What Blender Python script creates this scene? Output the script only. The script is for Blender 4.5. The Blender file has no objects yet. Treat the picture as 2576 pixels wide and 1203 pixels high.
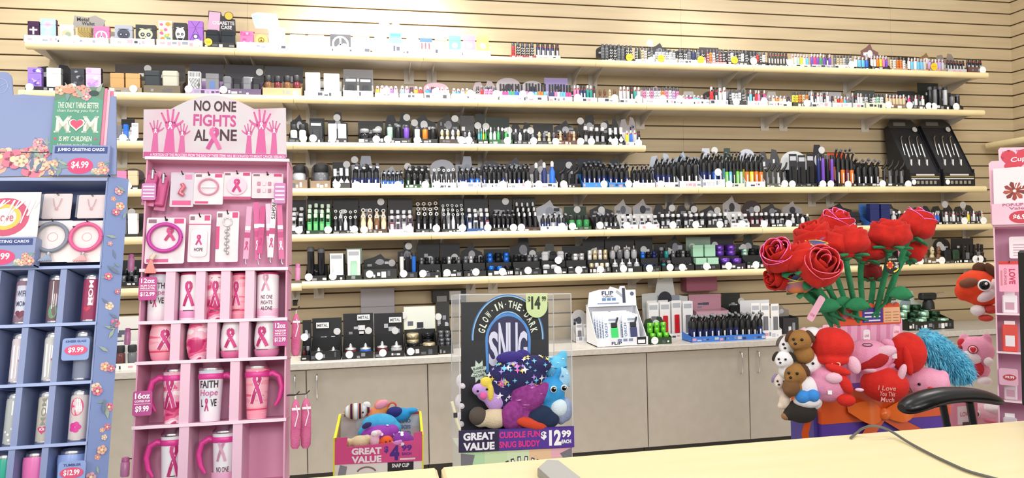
import bpy, math, random
from mathutils import Matrix, Vector
R=random.Random(7)
# ---------------------------------------------------------------- camera, world, light
F_,CX_,CY_=1760.,1288.,601.5
D_,H_=5.05,1.5
cd_=Vector((0.98126834,-0.0174954,0.19184984)); cu_=Vector((0.01999477,0.99973847,-0.01109937)); cn_=Vector((-0.19160548,0.01472745,0.98136152))
scene=bpy.context.scene
cam=bpy.data.cameras.new('camera'); cam_ob=bpy.data.objects.new('camera',cam); scene.collection.objects.link(cam_ob)
cam.sensor_width=36; cam.lens=36*F_/2576; cam.clip_start=.05; cam.clip_end=50
cam_ob.matrix_world=Matrix(((cd_[0],-cd_[1],-cd_[2],0),(cn_[0],-cn_[1],-cn_[2],-D_),(-cu_[0],cu_[1],cu_[2],H_),(0,0,0,1)))
scene.camera=cam_ob
w=bpy.data.worlds.new('world'); scene.world=w; w.use_nodes=True
w.node_tree.nodes['Background'].inputs[0].default_value=(1,.985,.965,1); w.node_tree.nodes['Background'].inputs[1].default_value=.72
def lamp(name,kind,loc,rot,energy,size=1,size2=None,col=(1,.96,.9),spot=1.2,blend=.8):
    l=bpy.data.lights.new(name,kind); l.energy=energy; l.color=col
    if kind=='AREA':
        l.size=size
        if size2: l.shape='RECTANGLE'; l.size_y=size2
    elif kind=='SPOT': l.spot_size=spot; l.spot_blend=blend; l.shadow_soft_size=size
    else: l.shadow_soft_size=size
    o=bpy.data.objects.new(name,l); o.location=loc; o.rotation_euler=rot; scene.collection.objects.link(o); return o
for x_,e_ in ((-1.4,34),(.9,40),(3.3,46)): lamp('ceiling_and_fill_light','AREA',(x_,-1.9,3.95),(.30,0,0),e_*.66,1.3,.6)
for x_ in (-2.2,.6,3.4): lamp('ceiling_and_fill_light','AREA',(x_,-8.2,3.3),(1.25,0,0),74,1.6,1.2,col=(1,.98,.95))  # added fill from behind the camera, brightens shelves and stand cubbies
for x_,e_ in ((-.9,10),(1.6,8),(3.4,5)): lamp('ceiling_and_fill_light','AREA',(x_,-4.3,3.95),(.5,0,0),e_,1.3,.6)
lamp('track_spot','SPOT',(-1.9,-1.0,3.97),(.45,0,0),95,.12,spot=1.5,blend=1)
lamp('track_spot','SPOT',(.06,-.85,3.97),(.40,0,0),540,.12,spot=1.45,blend=1)
lamp('track_spot','SPOT',(2.4,-.9,3.95),(.42,0,0),90,.12,spot=1.3,blend=1)
vs=scene.view_settings; vs.view_transform='Standard'; vs.look='None'; vs.gamma=1; vs.exposure=0.0; vs.use_curve_mapping=False
# ---------------------------------------------------------------- photo pixel -> world
def ray(px,py):
    c=Vector(((px-CX_)/F_,(py-CY_)/F_,1)); return Vector((c.dot(cd_),c.dot(cn_),-c.dot(cu_)))
CAM=Vector((0,-D_,H_))
def atY(px,py,Y): r=ray(px,py); return CAM+r*((Y+D_)/r.y)
def atX(px,py,X): r=ray(px,py); return CAM+r*(X/r.x)
def atZ(px,py,Z): r=ray(px,py); return CAM+r*((Z-H_)/r.z)
def mpp(p): # metres per photo pixel at a world point
    v=Vector(p)-CAM; return (v.x*cd_[2]+v.y*cn_[2]-v.z*cu_[2])/F_
class Plane:
    "a leaning plane: u right, v up the lean, w toward the shop"
    def __init__(s,loc,lean,yaw=0,roll=0):
        s.M=Matrix.Translation(Vector(loc))@Matrix.Rotation(yaw,4,'Z')@Matrix.Rotation(-lean,4,'X')@Matrix.Rotation(roll,4,'Y'); s.I=s.M.inverted()
    def uv(s,px,py,w=0):
        o=s.I@CAM; d=s.I.to_3x3()@ray(px,py); t=(-w-o.y)/d.y; p=o+d*t; return p.x,p.z
# ---------------------------------------------------------------- materials
def lin(h):
    h=h.lstrip('#')
    if len(h)==3: h=''.join(a*2 for a in h)
    return [((int(h[i:i+2],16)/255+.055)/1.055)**2.4 if int(h[i:i+2],16)>10 else int(h[i:i+2],16)/255/12.92 for i in (0,2,4)]+[1]
MC={}
def C(h,r=.5,metal=0,**k):
    key=(h,r,metal,tuple(sorted(k.items())))
    if key in MC: return MC[key]
    m=bpy.data.materials.new('mat_'+h.strip('#')); m.use_nodes=True; b=m.node_tree.nodes['Principled BSDF']
    b.inputs['Base Color'].default_value=lin(h); b.inputs['Roughness'].default_value=r; b.inputs['Metallic'].default_value=metal
    for n,v in k.items(): b.inputs[n.replace('_',' ')].default_value=v
    MC[key]=m; return m
def nmat(name,cols,scale=5,r=.5,vec='Object',detail=2,kind='noise',stretch=(1,1,1),bump=0,const=False,pos=None,**k):
    m=bpy.data.materials.new(name); m.use_nodes=True; nt=m.node_tree; b=nt.nodes['Principled BSDF']; b.inputs['Roughness'].default_value=r
    for n,v in k.items(): b.inputs[n.replace('_',' ')].default_value=v
    tc=nt.nodes.new('ShaderNodeTexCoord'); mp=nt.nodes.new('ShaderNodeMapping'); mp.inputs['Scale'].default_value=stretch
    nt.links.new(tc.outputs[vec],mp.inputs[0])
    t=nt.nodes.new({'noise':'ShaderNodeTexNoise','voro':'ShaderNodeTexVoronoi','wave':'ShaderNodeTexWave'}[kind]); t.inputs['Scale'].default_value=scale
    if kind=='noise': t.inputs['Detail'].default_value=detail
    nt.links.new(mp.outputs[0],t.inputs['Vector'])
    cr=nt.nodes.new('ShaderNodeValToRGB'); nt.links.new(t.outputs['Color' if kind=='wave' else 0],cr.inputs[0])
    e=cr.color_ramp.elements; pos=pos or [.3+.4*i/(len(cols)-1) for i in range(len(cols))]
    while len(e)<len(cols): e.new(.5)
    for i,c in enumerate(cols): e[i].position=pos[i]; e[i].color=lin(c)
    if const: cr.color_ramp.interpolation='CONSTANT'
    nt.links.new(cr.outputs[0],b.inputs['Base Color'])
    if bump:
        bp=nt.nodes.new('ShaderNodeBump'); bp.inputs['Strength'].default_value=bump; bp.inputs['Distance'].default_value=.003
        n2=nt.nodes.new('ShaderNodeTexNoise'); n2.inputs['Scale'].default_value=260; nt.links.new(tc.outputs[vec],n2.inputs['Vector'])
        nt.links.new(n2.outputs[0],bp.inputs['Height']); nt.links.new(bp.outputs[0],b.inputs['Normal'])
    MC[name]=m; return m
def plush(h,h2=None):
    key='plush'+h
    return MC.get(key) or nmat(key,[h2 or h,h],scale=30,r=.95,bump=.7,Sheen_Weight=.03)
slat_m=nmat('slatwall_laminate',['#c1ad8a','#ccb996'],scale=3,stretch=(.6,1,9),r=.45)
slot_m=C('#5c4a30',.8)  # groove shade put into the colour; the laminate itself is slat-coloured
nose_m=nmat('cream_nosing',['#efdba8','#f5e4b4'],scale=8,r=.3)
board_m=nmat('shelf_board',['#d6cebf','#dfd8ca'],scale=12,stretch=(.3,1,1),r=.5)
brk_m=C('#d3ccc0',.5)
cab_m=nmat('cabinet_laminate',['#b0a89b','#b6aea2'],scale=14,r=.45)
top_m=nmat('worktop_laminate',['#c2bcb3','#cfcac2'],scale=50,r=.35)
maple_m=nmat('maple_laminate',['#f5e5b2','#f8eabd'],scale=4,stretch=(.5,6,1),r=.33)
floor_m=nmat('floor_tile',['#dfd9cf','#e8e3da'],scale=5,r=.5)
glass_m=C('#ffffff',.04,0,Transmission_Weight=.0,Alpha=.22,Specular_IOR_Level=.9)
clear_m=C('#f4fbff',.06,0,Alpha=.13,Specular_IOR_Level=.7)
steel_m=C('#d8d8da',.22,1)
chrome_m=C('#e8e8ea',.12,1)
SILV=C('#c8c8cc',.3,.8)
BLK=C('#17181b',.4)
# ---------------------------------------------------------------- mesh builder
class MB:
    def __init__(s): s.v=[];s.f=[];s.mi=[];s.sm=[];s.mats=[];s.T=Matrix();s.W=None
    def _m(s,m):
        if isinstance(m,str): m=C(m)
        if m not in s.mats: s.mats.append(m)
        return s.mats.index(m)
    def add(s,vs,fs,m,smooth=False):
        o=len(s.v); i=s._m(m); s.v+=[tuple(s.T@Vector(p)) for p in vs]
        for f in fs: s.f.append(tuple(o+a for a in f)); s.mi.append(i); s.sm.append(smooth)
    def at(s,x=0,y=0,z=0,rx=0,ry=0,rz=0,sc=1):
        s.T=Matrix.Translation((x,y,z))@Matrix.Rotation(rz,4,'Z')@Matrix.Rotation(ry,4,'Y')@Matrix.Rotation(rx,4,'X')@Matrix.Diagonal((sc,sc,sc,1)); return s
    def box(s,x0,x1,y0,y1,z0,z1,m,b=0):
        if not b:
            s.add([(x0,y0,z0),(x1,y0,z0),(x1,y1,z0),(x0,y1,z0),(x0,y0,z1),(x1,y0,z1),(x1,y1,z1),(x0,y1,z1)],[(0,3,2,1),(4,5,6,7),(0,1,5,4),(1,2,6,5),(2,3,7,6),(3,0,4,7)],m); return
        b=min(b,(x1-x0)/2.1,(y1-y0)/2.1,(z1-z0)/2.1)
        c=[(x0,x1),(y0,y1),(z0,z1)]; V=[];idx={}
        for i in range(8):
            sg=[(i>>k)&1 for k in range(3)]
            for ax in range(3):
                p=[c[k][sg[k]] if k==ax else c[k][sg[k]]+(b if sg[k]==0 else -b) for k in range(3)]; idx[i,ax]=len(V); V.append(tuple(p))
        F=[]
        for ax in range(3):
            o=[k for k in range(3) if k!=ax]
            for sd in (0,1):
                q=[(0,0),(1,0),(1,1),(0,1)]; F.append(tuple(idx[(sd<<ax)|(a<<o[0])|(d<<o[1]),ax] for a,d in q))
            for a in (0,1):
                for d in (0,1):
                    i0=(a<<o[0])|(d<<o[1]); i1=i0|(1<<ax); F.append((idx[i0,o[0]],idx[i1,o[0]],idx[i1,o[1]],idx[i0,o[1]]))
        for i in range(8): F.append((idx[i,0],idx[i,1],idx[i,2]))
        s.add(V,F,m)
    def prism(s,pts,y0,y1,m,sidem=None):
        "outline in x,z extruded along y"
        n=len(pts); V=[(p[0],y0,p[1]) for p in pts]+[(p[0],y1,p[1]) for p in pts]
        s.add(V,[tuple(range(n)),tuple(range(2*n-1,n-1,-1))],m)
        s.add(V,[(i,(i+1)%n,n+(i+1)%n,n+i) for i in range(n)],sidem or m)
    def prismx(s,pts,x0,x1,m,smooth=False):
        "outline in y,z extruded along x"
        n=len(pts); V=[(x0,p[0],p[1]) for p in pts]+[(x1,p[0],p[1]) for p in pts]
        s.add(V,[tuple(range(n)),tuple(range(2*n-1,n-1,-1))],m)
        s.add(V,[(i,(i+1)%n,n+(i+1)%n,n+i) for i in range(n)],m,smooth)
    def lathe(s,prof,x,y,m,seg=16,sx=1,sy=1,cap=True):
        V=[];n=len(prof)
        for r,z in prof:
            for k in range(seg): a=2*math.pi*k/seg; V.append((x+r*sx*math.cos(a),y+r*sy*math.sin(a),z))
        F=[(i*seg+k,i*seg+(k+1)%seg,(i+1)*seg+(k+1)%seg,(i+1)*seg+k) for i in range(n-1) for k in range(seg)]
        s.add(V,F,m,True)
        if cap:
            s.add(V[:seg],[tuple(range(seg))],m); s.add(V[-seg:],[tuple(range(seg))],m)
    def tube(s,pts,r,m,seg=8,cap=True):
        P=[Vector(p) for p in pts]; rr=r if isinstance(r,(list,tuple)) else [r]*len(P); V=[]
        u=None
        for i,p in enumerate(P):
            t=(P[min(i+1,len(P)-1)]-P[max(i-1,0)]).normalized()
            if u is None: a=Vector((0,0,1)) if abs(t.z)<.9 else Vector((1,0,0)); u=t.cross(a).normalized()
            else:
                u=u-t*u.dot(t)
                if u.length<1e-5: u=t.cross(Vector((.3,.5,.8)))
                u.normalize()
            q=t.cross(u)
            for k in range(seg): an=2*math.pi*k/seg; V.append(tuple(p+(u*math.cos(an)+q*math.sin(an))*rr[i]))
        F=[(i*seg+k,i*seg+(k+1)%seg,(i+1)*seg+(k+1)%seg,(i+1)*seg+k) for i in range(len(P)-1) for k in range(seg)]
        s.add(V,F,m,True)
        if cap: s.add(V[:seg],[tuple(range(seg))],m); s.add(V[-seg:],[tuple(range(seg))],m)
    def ball(s,x,y,z,rx,ry,rz,m,seg=14,rings=9,rot=None):
        Q=rot.to_matrix() if rot else Matrix.Identity(3); c=Vector((x,y,z)); V=[]
        for i in range(rings+1):
            th=math.pi*i/rings
            for k in range(seg): a=2*math.pi*k/seg; V.append(tuple(c+Q@Vector((rx*math.sin(th)*math.cos(a),ry*math.sin(th)*math.sin(a),rz*math.cos(th)))))
        s.add(V,[(i*seg+k,i*seg+(k+1)%seg,(i+1)*seg+(k+1)%seg,(i+1)*seg+k) for i in range(rings) for k in range(seg)],m,True)
    # flat printed art, facing the shop (-y); with s.W=(cx,cy,r) it wraps round an upright cylinder
    def flat(s,pts,fs,y,m):
        if s.W:
            cx,cy,r=s.W[:3]; sl,z0=s.W[3:] if len(s.W)>3 else (0,0); V=[(cx+(r+sl*(p[1]-z0)-y)*math.sin((p[0]-cx)/r),cy-(r+sl*(p[1]-z0)-y)*math.cos((p[0]-cx)/r),p[1]) for p in pts]
        else: V=[(p[0],y,p[1]) for p in pts]
        s.add(V,fs,m)
    def poly(s,pts,y,m): s.flat(pts,[tuple(range(len(pts)))],y,m)
    def rect(s,x0,x1,z0,z1,y,m):
        if s.W:
            n=6; s.flat([(x0+(x1-x0)*i/n,z) for z in (z0,z1) for i in range(n+1)],[(i,i+1,i+n+2,i+n+1) for i in range(n)],y,m)
        else: s.poly([(x0,z0),(x1,z0),(x1,z1),(x0,z1)],y,m)
    def disc(s,x,z,rx,y,m,rz=None,n=20): s.poly([(x+rx*math.cos(2*math.pi*k/n),z+(rz or rx)*math.sin(2*math.pi*k/n)) for k in range(n)],y,m)
    def stroke(s,pts,wd,y,m,closed=False):
        P=[Vector(p) for p in pts]; n=len(P); wl=wd if isinstance(wd,(list,tuple)) else [wd]*n; V=[]
        for i,p in enumerate(P):
            a=P[(i-1)%n] if closed else P[max(i-1,0)]; b=P[(i+1)%n] if closed else P[min(i+1,n-1)]
            t=(b-a).normalized(); q=Vector((-t.y,t.x))*wl[i]/2; V+=[tuple(p+q),tuple(p-q)]
        F=[(2*i,2*i+1,(2*i+3)%(2*n),(2*i+2)%(2*n)) for i in range(n if closed else n-1)]
        s.flat(V,F,y,m)
    def ring(s,x,z,r,wd,y,m,n=24,rz=None): s.stroke([(x+r*math.cos(2*math.pi*k/n),z+(rz or r)*math.sin(2*math.pi*k/n)) for k in range(n)],wd,y,m,True)
    def text(s,t,x,z,wd,h,y,m,bold=.0,shear=0,arc=0,rot=0):
        "text fitted to wd x h centred on x,z"
        V,Fc=font(t,bold); ca,sa=math.cos(rot),math.sin(rot); O=[]
        for a,b in V:
            a*=wd; b*=h; a+=shear*b
            if arc: th=a/arc; rr=arc+b; a2=rr*math.sin(th); b2=rr*math.cos(th)-arc; a,b=a2,b2
            O.append((x+a*ca-b*sa,z+a*sa+b*ca))
        s.flat(O,Fc,y,m)
    def ribbon(s,x,z,wd,h,y,m,m2,out=None):
        P=[(-.40,-.5),(-.2,-.2),(.02,.06),(.20,.28),(.17,.42),(0,.5)]
        Q=[(-a,b) for a,b in P]; lw=wd*.26
        sc=lambda L:[(x+a*wd,z+b*h) for a,b in L]
        if out: s.stroke(sc(P+Q[::-1][1:]),lw*1.5,y,out)
        s.stroke(sc(P),lw,y-.0004,m); s.stroke(sc(Q),lw,y-.0008,m2)
FC={}
def font(t,bold):
    bold=round(bold*.8,4)
    k=(t,bold)
    if k in FC: return FC[k]
    cu=bpy.data.curves.new('lettering','FONT'); cu.body=t; cu.offset=bold; cu.resolution_u=3; cu.align_x='CENTER'
    ob=bpy.data.objects.new('lettering',cu); me=bpy.data.meshes.new_from_object(ob)
    xs=[v.co.x for v in me.vertices] or [0,1]; ys=[v.co.y for v in me.vertices] or [0,1]
    x0,x1,y0,y1=min(xs),max(xs),min(ys),max(ys)
    V=[((v.co.x-(x0+x1)/2)/max(x1-x0,1e-6),(v.co.y-(y0+y1)/2)/max(y1-y0,1e-6)) for v in me.vertices]; Fc=[tuple(p.vertices) for p in me.polygons]
    bpy.data.objects.remove(ob); bpy.data.curves.remove(cu); bpy.data.meshes.remove(me)
    FC[k]=(V,Fc); return FC[k]
def mesh(mb,name):
    me=bpy.data.meshes.new(name); me.from_pydata(mb.v,[],mb.f)
    for m in mb.mats: me.materials.append(m)
    me.polygons.foreach_set('material_index',mb.mi); me.polygons.foreach_set('use_smooth',mb.sm); me.update(); return me
LK=scene.collection.objects.link
def part(name,mb,parent,label=None,kind=None):
    me=mb if isinstance(mb,bpy.types.Mesh) else mesh(mb,name)
    o=bpy.data.objects.new(name,me); LK(o); o.parent=parent
    if label: o['label']=label
    if kind: o['kind']=kind
    return o
def tag(o,label,cat,group=None):
    o['label']=label; o['category']=cat
    if group: o['group']=group
    return o
def thing(name,label,cat,loc=(0,0,0),rot=(0,0,0),group=None,M=None):
    o=bpy.data.objects.new(name,None); LK(o); o.location=loc; o.rotation_euler=rot; o.empty_display_size=.05
    if M is not None: o.matrix_world=M
    return tag(o,label,cat,group)
def solo(name,mb,label,cat,loc=(0,0,0),rot=(0,0,0),group=None,M=None):
    me=mb if isinstance(mb,bpy.types.Mesh) else mesh(mb,name)
    o=bpy.data.objects.new(name,me); LK(o); o.location=loc; o.rotation_euler=rot
    if M is not None: o.matrix_world=M
    return tag(o,label,cat,group)
def struct(name,mb):
    o=bpy.data.objects.new(name,mesh(mb,name)); LK(o); o['kind']='structure'; return o
def remesh(mb,name,vox,mat,smooth=6):
    "melt overlapping lumps into one continuous skin"
    me=mesh(mb,name); o=bpy.data.objects.new(name,me); LK(o)
    a=o.modifiers.new('r','REMESH'); a.mode='VOXEL'; a.voxel_size=vox; a.use_smooth_shade=True
    b=o.modifiers.new('s','SMOOTH'); b.iterations=smooth; b.factor=.6
    dg=bpy.context.evaluated_depsgraph_get(); me2=bpy.data.meshes.new_from_object(o.evaluated_get(dg)); bpy.data.objects.remove(o)
    me2.materials.clear(); me2.materials.append(mat)
    for p in me2.polygons: p.use_smooth=True
    me2.name=name; return me2
# ---------------------------------------------------------------- room shell
SLOT0,SLOTH=2.806,.1003
WX=5.385
def slatwall(x0,x1,seams):
    mb=MB(); cuts=[x0]+seams+[x1]
    for a,b in zip(cuts,cuts[1:]):
        z=SLOT0-28*SLOTH
        while z<3.75:
            mb.box(a+.0006,b-.0006,-.012,0,z+.0055,z+SLOTH-.0055,slat_m); z+=SLOTH
    mb.box(x0,x1,0,.02,0,3.8,slot_m); return mb
seamx=[atY(624,45,0).x,atY(1711,60,0).x]
mb=slatwall(-3.4,WX,[seamx[0]]+[seamx[1]]+[4.2]); struct('wall_back',mb)
mb=slatwall(0,5.2,[1.2,2.4,3.6]); o=struct('wall_right',mb); o.location=(WX,0,0); o.rotation_euler=(0,0,-math.pi/2)
mb=MB(); mb.box(-3.6,5.5,-7,.1,-.02,0,floor_m); struct('floor',mb)
# ---------------------------------------------------------------- wall shelves
YF=-.35                                     # front of the shelves
SZ={1:2.786,2:2.487,3:2.184,4:1.883,5:1.585,6:1.278}   # nosing centre heights
def sx(k,px): # world x on the front line of shelf k for a photo column
    z=SZ[k]; x=atY(px,600,YF).x
    for _ in range(3):
        c=Vector((x,YF+D_,z-H_)); depth=c.x*cd_[2]+c.y*cn_[2]-c.z*cu_[2]; py=CY_+F_*(c.x*cd_[1]+c.y*cn_[1]-c.z*cu_[1])/depth; x=atY(px,py,YF).x
    return x
ORD=['','first','second','third','fourth','fifth','sixth','seventh','eighth','ninth','tenth','eleventh','twelfth','thirteenth','fourteenth']
LVL={1:'top',2:'second',3:'third',4:'fourth',5:'fifth',6:'lowest'}
NOSEP=[(-.012,-.024),(-.024,-.02),(-.03,-.01),(-.032,0),(-.03,.012),(-.022,.021),(-.012,.024),(.004,.024),(.004,-.024)]
def shelf(k,x0,x1,label,dz=0,ang=None):
    t=thing('wall_shelf',label,'shelf',((x0+x1)/2,0,SZ[k]+dz)); h=(x1-x0)/2-.001
    b=MB(); b.box(-h,h,YF+.02,-.013,-.006,.022,board_m); part('board',b,t)
    b=MB(); b.prismx([(YF+.03+p[0],p[1]) for p in NOSEP],-h,h,nose_m,True); part('nosing',b,t)
    n=max(2,round((x1-x0)/.6)); 
    for i in range(n):
        xx=-h+.08+(2*h-.16)*i/(n-1); b=MB()
        b.box(xx-.035,xx+.035,-.016,-.0125,-.11,-.006,brk_m)
        b.prismx([(-.016,-.006),(YF+.05,-.006),(-.016,-.09)],xx-.0015,xx+.0015,brk_m); part('bracket',b,t)
    return t
LE=-2.06
segs={1:[sx(1,62),sx(1,590),sx(1,1065),sx(1,1499),sx(1,1897),sx(1,2487)],2:[sx(2,45),-1.72,sx(2,738),sx(2,1202),sx(2,1627),3.12,sx(2,2478)],
3:[LE,-1.72,sx(3,737),sx(3,1202),sx(3,1625)],4:[LE,-1.72,sx(4,735),sx(4,1201),sx(4,1757),sx(4,2134),sx(4,2483)],
5:[LE,-.83,sx(5,1085),sx(5,1520),sx(5,1918),3.95,4.95],6:[LE,-1.1,sx(6,759),sx(6,1230),sx(6,1659),3.2,4.95]}
for k,L in segs.items():
    n=len(L)-1
    for i in range(n):
        nm='left end' if i==0 else 'right end' if i==n-1 else ORD[i+1]+' from left'
        shelf(k,L[i],L[i+1],f'cream-nosed shelf section on the slatwall, {LVL[k]} level, {nm}',dz=-.012 if (k==6 and i<2) else 0)
# shelf on the right hand wall
p=atX(2484,367,WX-.33)
t=thing('wall_shelf','cream-nosed shelf on the right side wall above the pink valentine stand','shelf',(WX,p.y,p.z))
b=MB(); b.box(-.31,-.013,-1.9,0,-.006,.022,board_m); part('board',b,t)
b=MB(); b.at(0,0,0,rz=-math.pi/2); b.prismx([(YF+.03+p_[0],p_[1]) for p_ in NOSEP],0,1.9,nose_m,True); part('nosing',b,t)
# ---------------------------------------------------------------- cabinets and worktop
CY0=-.56
cb=[-2.95,-1.5,None,None,None]
xs_=[atY(q,1000,CY0).x for q in (771,1077,1629,1886)]
A,B,Cc,Dd=xs_; wdr=(Cc-B)/2
units=[(B-4*(B-A),B-2*(B-A),'behind the blue stand'),(B-2*(B-A),B,'beside the pink ribbon stand'),(B,Cc,'behind the blanket bin'),(Cc,2*Dd-Cc,'with a pair of handles right of the blanket bin'),(2*Dd-Cc,4*Dd-3*Cc,'behind the rose display'),(4*Dd-3*Cc,WX-.02,'in the right hand corner')]
for (x0,x1,wh) in units:
    t=thing('base_cabinet','grey laminate base cabinet '+wh,'cabinet',((x0+x1)/2,0,0)); h=(x1-x0)/2
    b=MB(); b.box(-h+.001,h-.001,CY0+.02,-.02,.12,.77,cab_m); b.box(-h+.002,h-.002,CY0+.08,-.02,0,.12,'#2b2622'); part('body',b,t)
    for sgn in (-1,1):
        b=MB(); b.box(min(0,sgn*h)+.0035,max(0,sgn*h)-.0035,CY0,CY0+.018,.125,.762,cab_m,.0015); d=part('door',b,t)
        xx=sgn*.065; b=MB(); b.tube([(xx,CY0+.002,.735),(xx,CY0-.025,.728),(xx,CY0-.03,.70),(xx,CY0-.03,.62),(xx,CY0-.025,.592),(xx,CY0+.002,.585)],.0055,steel_m); part('handle',b,d)
b=MB(); b.box(-3.3,WX-.001,CY0-.035,-.013,.772,.812,top_m,.003)
solo('worktop',b,'long grey laminate worktop running over the base cabinets','worktop')
WT=.812
# ---------------------------------------------------------------- cash wrap counter in front
YC=-3.44
def counter(x0,x1,label):
    t=thing('sales_counter',label,'counter',((x0+x1)/2,-4.1,0)); h=(x1-x0)/2
    b=MB(); b.box(-h,h,-.55,.66,.965,1.0,maple_m,.006); part('worktop',b,t)
    b=MB(); b.box(-h+.02,h-.02,-.5,.6,0,.964,'#6b6259'); part('body',b,t)
g=atZ(1100,1165,1.0).x
counter(-1.35,g-.004,'pale maple counter section at the bottom left, left of the gap')
counter(g+.006,2.6,'long pale maple counter section across the bottom right')
# ---------------------------------------------------------------- goods
COL={'k':('black','#1c1d22'),'w':('white','#f2f2f2'),'r':('red','#c8242c'),'p':('pink','#ee7fb0'),'v':('purple','#7a4fc0'),'b':('blue','#2a6fd6'),'n':('navy blue','#1f2c66'),
'c':('light blue','#6cc4ea'),'t':('teal','#1f9a96'),'g':('green','#3ea35a'),'y':('yellow','#f2dc35'),'o':('orange','#f0802a'),'s':('silver','#c4c6cc'),'e':('beige','#d8c6a0'),
'l':('lavender','#c3a8ea'),'m':('magenta','#d63a8c'),'a':('grey','#74767c'),'u':('brown','#7a5238'),'d':('dark green','#23402c'),'i':('lime green','#7ee04a'),'x':('clear','#dfe9ec'),'z':('zigzag patterned','#2a2a2e'),'q':('dark red','#6d2630'),'j':('pale green','#a9d8bc')}
def rr(w,h,r,n=3):
    P=[]
    for cx,cz,a0 in ((w/2-r,h-r,0),(-w/2+r,h-r,90),(-w/2+r,r,180),(w/2-r,r,270)):
        for i in range(n+1): a=math.radians(a0+90*i/n); P.append((cx+r*math.cos(a),cz+r*math.sin(a)))
    return P
IC={}
def item(kind,c,w,h):
    "meshes of one piece of goods: [(part name, mesh), ...], standing on z=0, front at -y"
    w=max(w,.008); key=(kind,c,round(w,3),round(h,3))
    if key in IC: return IC[key]
    col=COL[c][1]; d=w*.5; L=[]; A=MB(); B=MB(); 
    body=C(col,.32); 
    if kind=='lighter':
        A.lathe([(w*.46,0),(w*.5,.002),(w*.5,h*.74),(w*.44,h*.76)],0,0,body,12,1,.62)
        A.rect(-w*.25,w*.25,h*.2,h*.55,-w*.315,{'k':'#c9c9cf','n':'#e8eef5'}.get(c,'#ffffff') if c in 'kn' else COL[c][1]); 
        B.lathe([(w*.42,h*.76),(w*.42,h*.93),(w*.3,h)],0,0,SILV if c not in 'kn' else C('#3a3b40',.3,.5),10,1,.6); B.box(-w*.2,w*.2,-w*.34,0,h*.74,h*.82,'#b02020' if c!='r' else '#222')
        L=[('body',A),('metal_hood',B)]
    elif kind=='zig':
        A.lathe([(w*.46,0),(w*.5,.002),(w*.5,h*.76),(w*.44,h*.78)],0,0,body,12,1,.62); m=C('#efefe8' if c in 'kzq' else '#2a2a30')
        for i in range(4): z=h*(.08+.17*i); A.stroke([(-w*.38,z),(-w*.1,z+h*.09),(w*.1,z),(w*.38,z+h*.09)],h*.035,-w*.325,m)
        B.lathe([(w*.42,h*.78),(w*.42,h*.95),(w*.3,h)],0,0,C('#55565c',.3,.6),10,1,.6); L=[('body',A),('metal_hood',B)]
    elif kind=='torch':
        A.lathe([(w*.42,0),(w*.48,.003),(w*.46,h*.45),(w*.48,h*.5)],0,0,body,12,1,.8)
        B.lathe([(w*.49,h*.5),(w*.46,h*.74),(w*.3,h*.8)],0,0,BLK,10,1,.85); B.tube([(0,0,h*.76),(w*.1,-w*.15,h*.9),(w*.25,-w*.45,h)],w*.22,BLK,8); B.tube([(w*.25,-w*.45,h),(w*.28,-w*.55,h*1.02)],w*.3,C('#9fa3ad',.3,.6),8)
        L=[('body',A),('nozzle',B)]
        S=MB(); S.rect(-w*.2,w*.05,h*.08,h*.4,-w*.4,'#e9edf2'); L.append(('paper_label',S))
    elif kind=='ringtop':
        A.lathe([(w*.42,0),(w*.48,.003),(w*.46,h*.55),(w*.3,h*.68),(w*.22,h*.8)],0,0,body,12,1,.8)
        A.rect(-w*.2,w*.1,h*.05,h*.4,-w*.39,'#e9edf2')
        ring=C('#f2f2f2'); B.T=Matrix.Translation((0,0,h*.88))@Matrix.Rotation(math.radians(80),4,'X')
        B.lathe([(w*.2,-.002),(w*.36,-.002),(w*.36,.003),(w*.2,.003),(w*.2,-.002)],0,0,ring,12,cap=False); L=[('body',A),('ring_cap',B)]
    elif kind=='pistol':
        A.lathe([(w*.4,0),(w*.42,.003),(w*.3,h*.15),(w*.3,h*.6)],0,0,body,10,1,.9)
        B.tube([(-w*.35,0,h*.66),(w*.3,-w*.1,h*.82),(w*.55,-w*.15,h)],[w*.26,w*.22,w*.14],BLK,10); B.box(-w*.1,w*.25,-w*.3,-w*.18,h*.4,h*.65,'#3a3b40',.002); L=[('body',A),('burner_head',B)]
    elif kind=='case':
        A.prism(rr(w,h*.74,.003),-d*.5,d*.5,body); B.T=Matrix.Translation((0,0,h*.745)); B.prism(rr(w,h*.255,.003),-d*.5,d*.5,body); L=[('case_body',A),('flip_lid',B)]
    elif kind=='jar':
        A.lathe([(w*.4,0),(w*.46,.004),(w*.46,h*.62),(w*.36,h*.7)],0,0,C(col,.1,0,Alpha=.75) ,14); B.lathe([(w*.4,h*.7),(w*.44,h*.73),(w*.44,h*.95),(w*.4,h)],0,0,'#2a2b2e' if c!='k' else '#8c8d92',14); L=[('jar_body',A),('lid',B)]
    elif kind=='grinder':
        A.lathe([(w*.44,0),(w*.46,.002),(w*.46,h*.45),(w*.43,h*.48)],0,0,C(col,.25,.6),16); B.lathe([(w*.45,h*.49),(w*.47,h*.52),(w*.47,h*.95),(w*.4,h)],0,0,C(col,.2,.7),16)
        L=[('base',A),('lid',B)]
    elif kind=='knobjar':
        A.lathe([(w*.3,0),(w*.46,h*.15),(w*.46,h*.5),(w*.4,h*.58)],0,0,C(col,.12,0,Alpha=.85),14); B.lathe([(w*.44,h*.58),(w*.42,h*.66),(w*.12,h*.74),(w*.14,h*.86),(w*.02,h)],0,0,SILV,14); L=[('jar_body',A),('knob_lid',B)]
    elif kind=='bottle':
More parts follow.
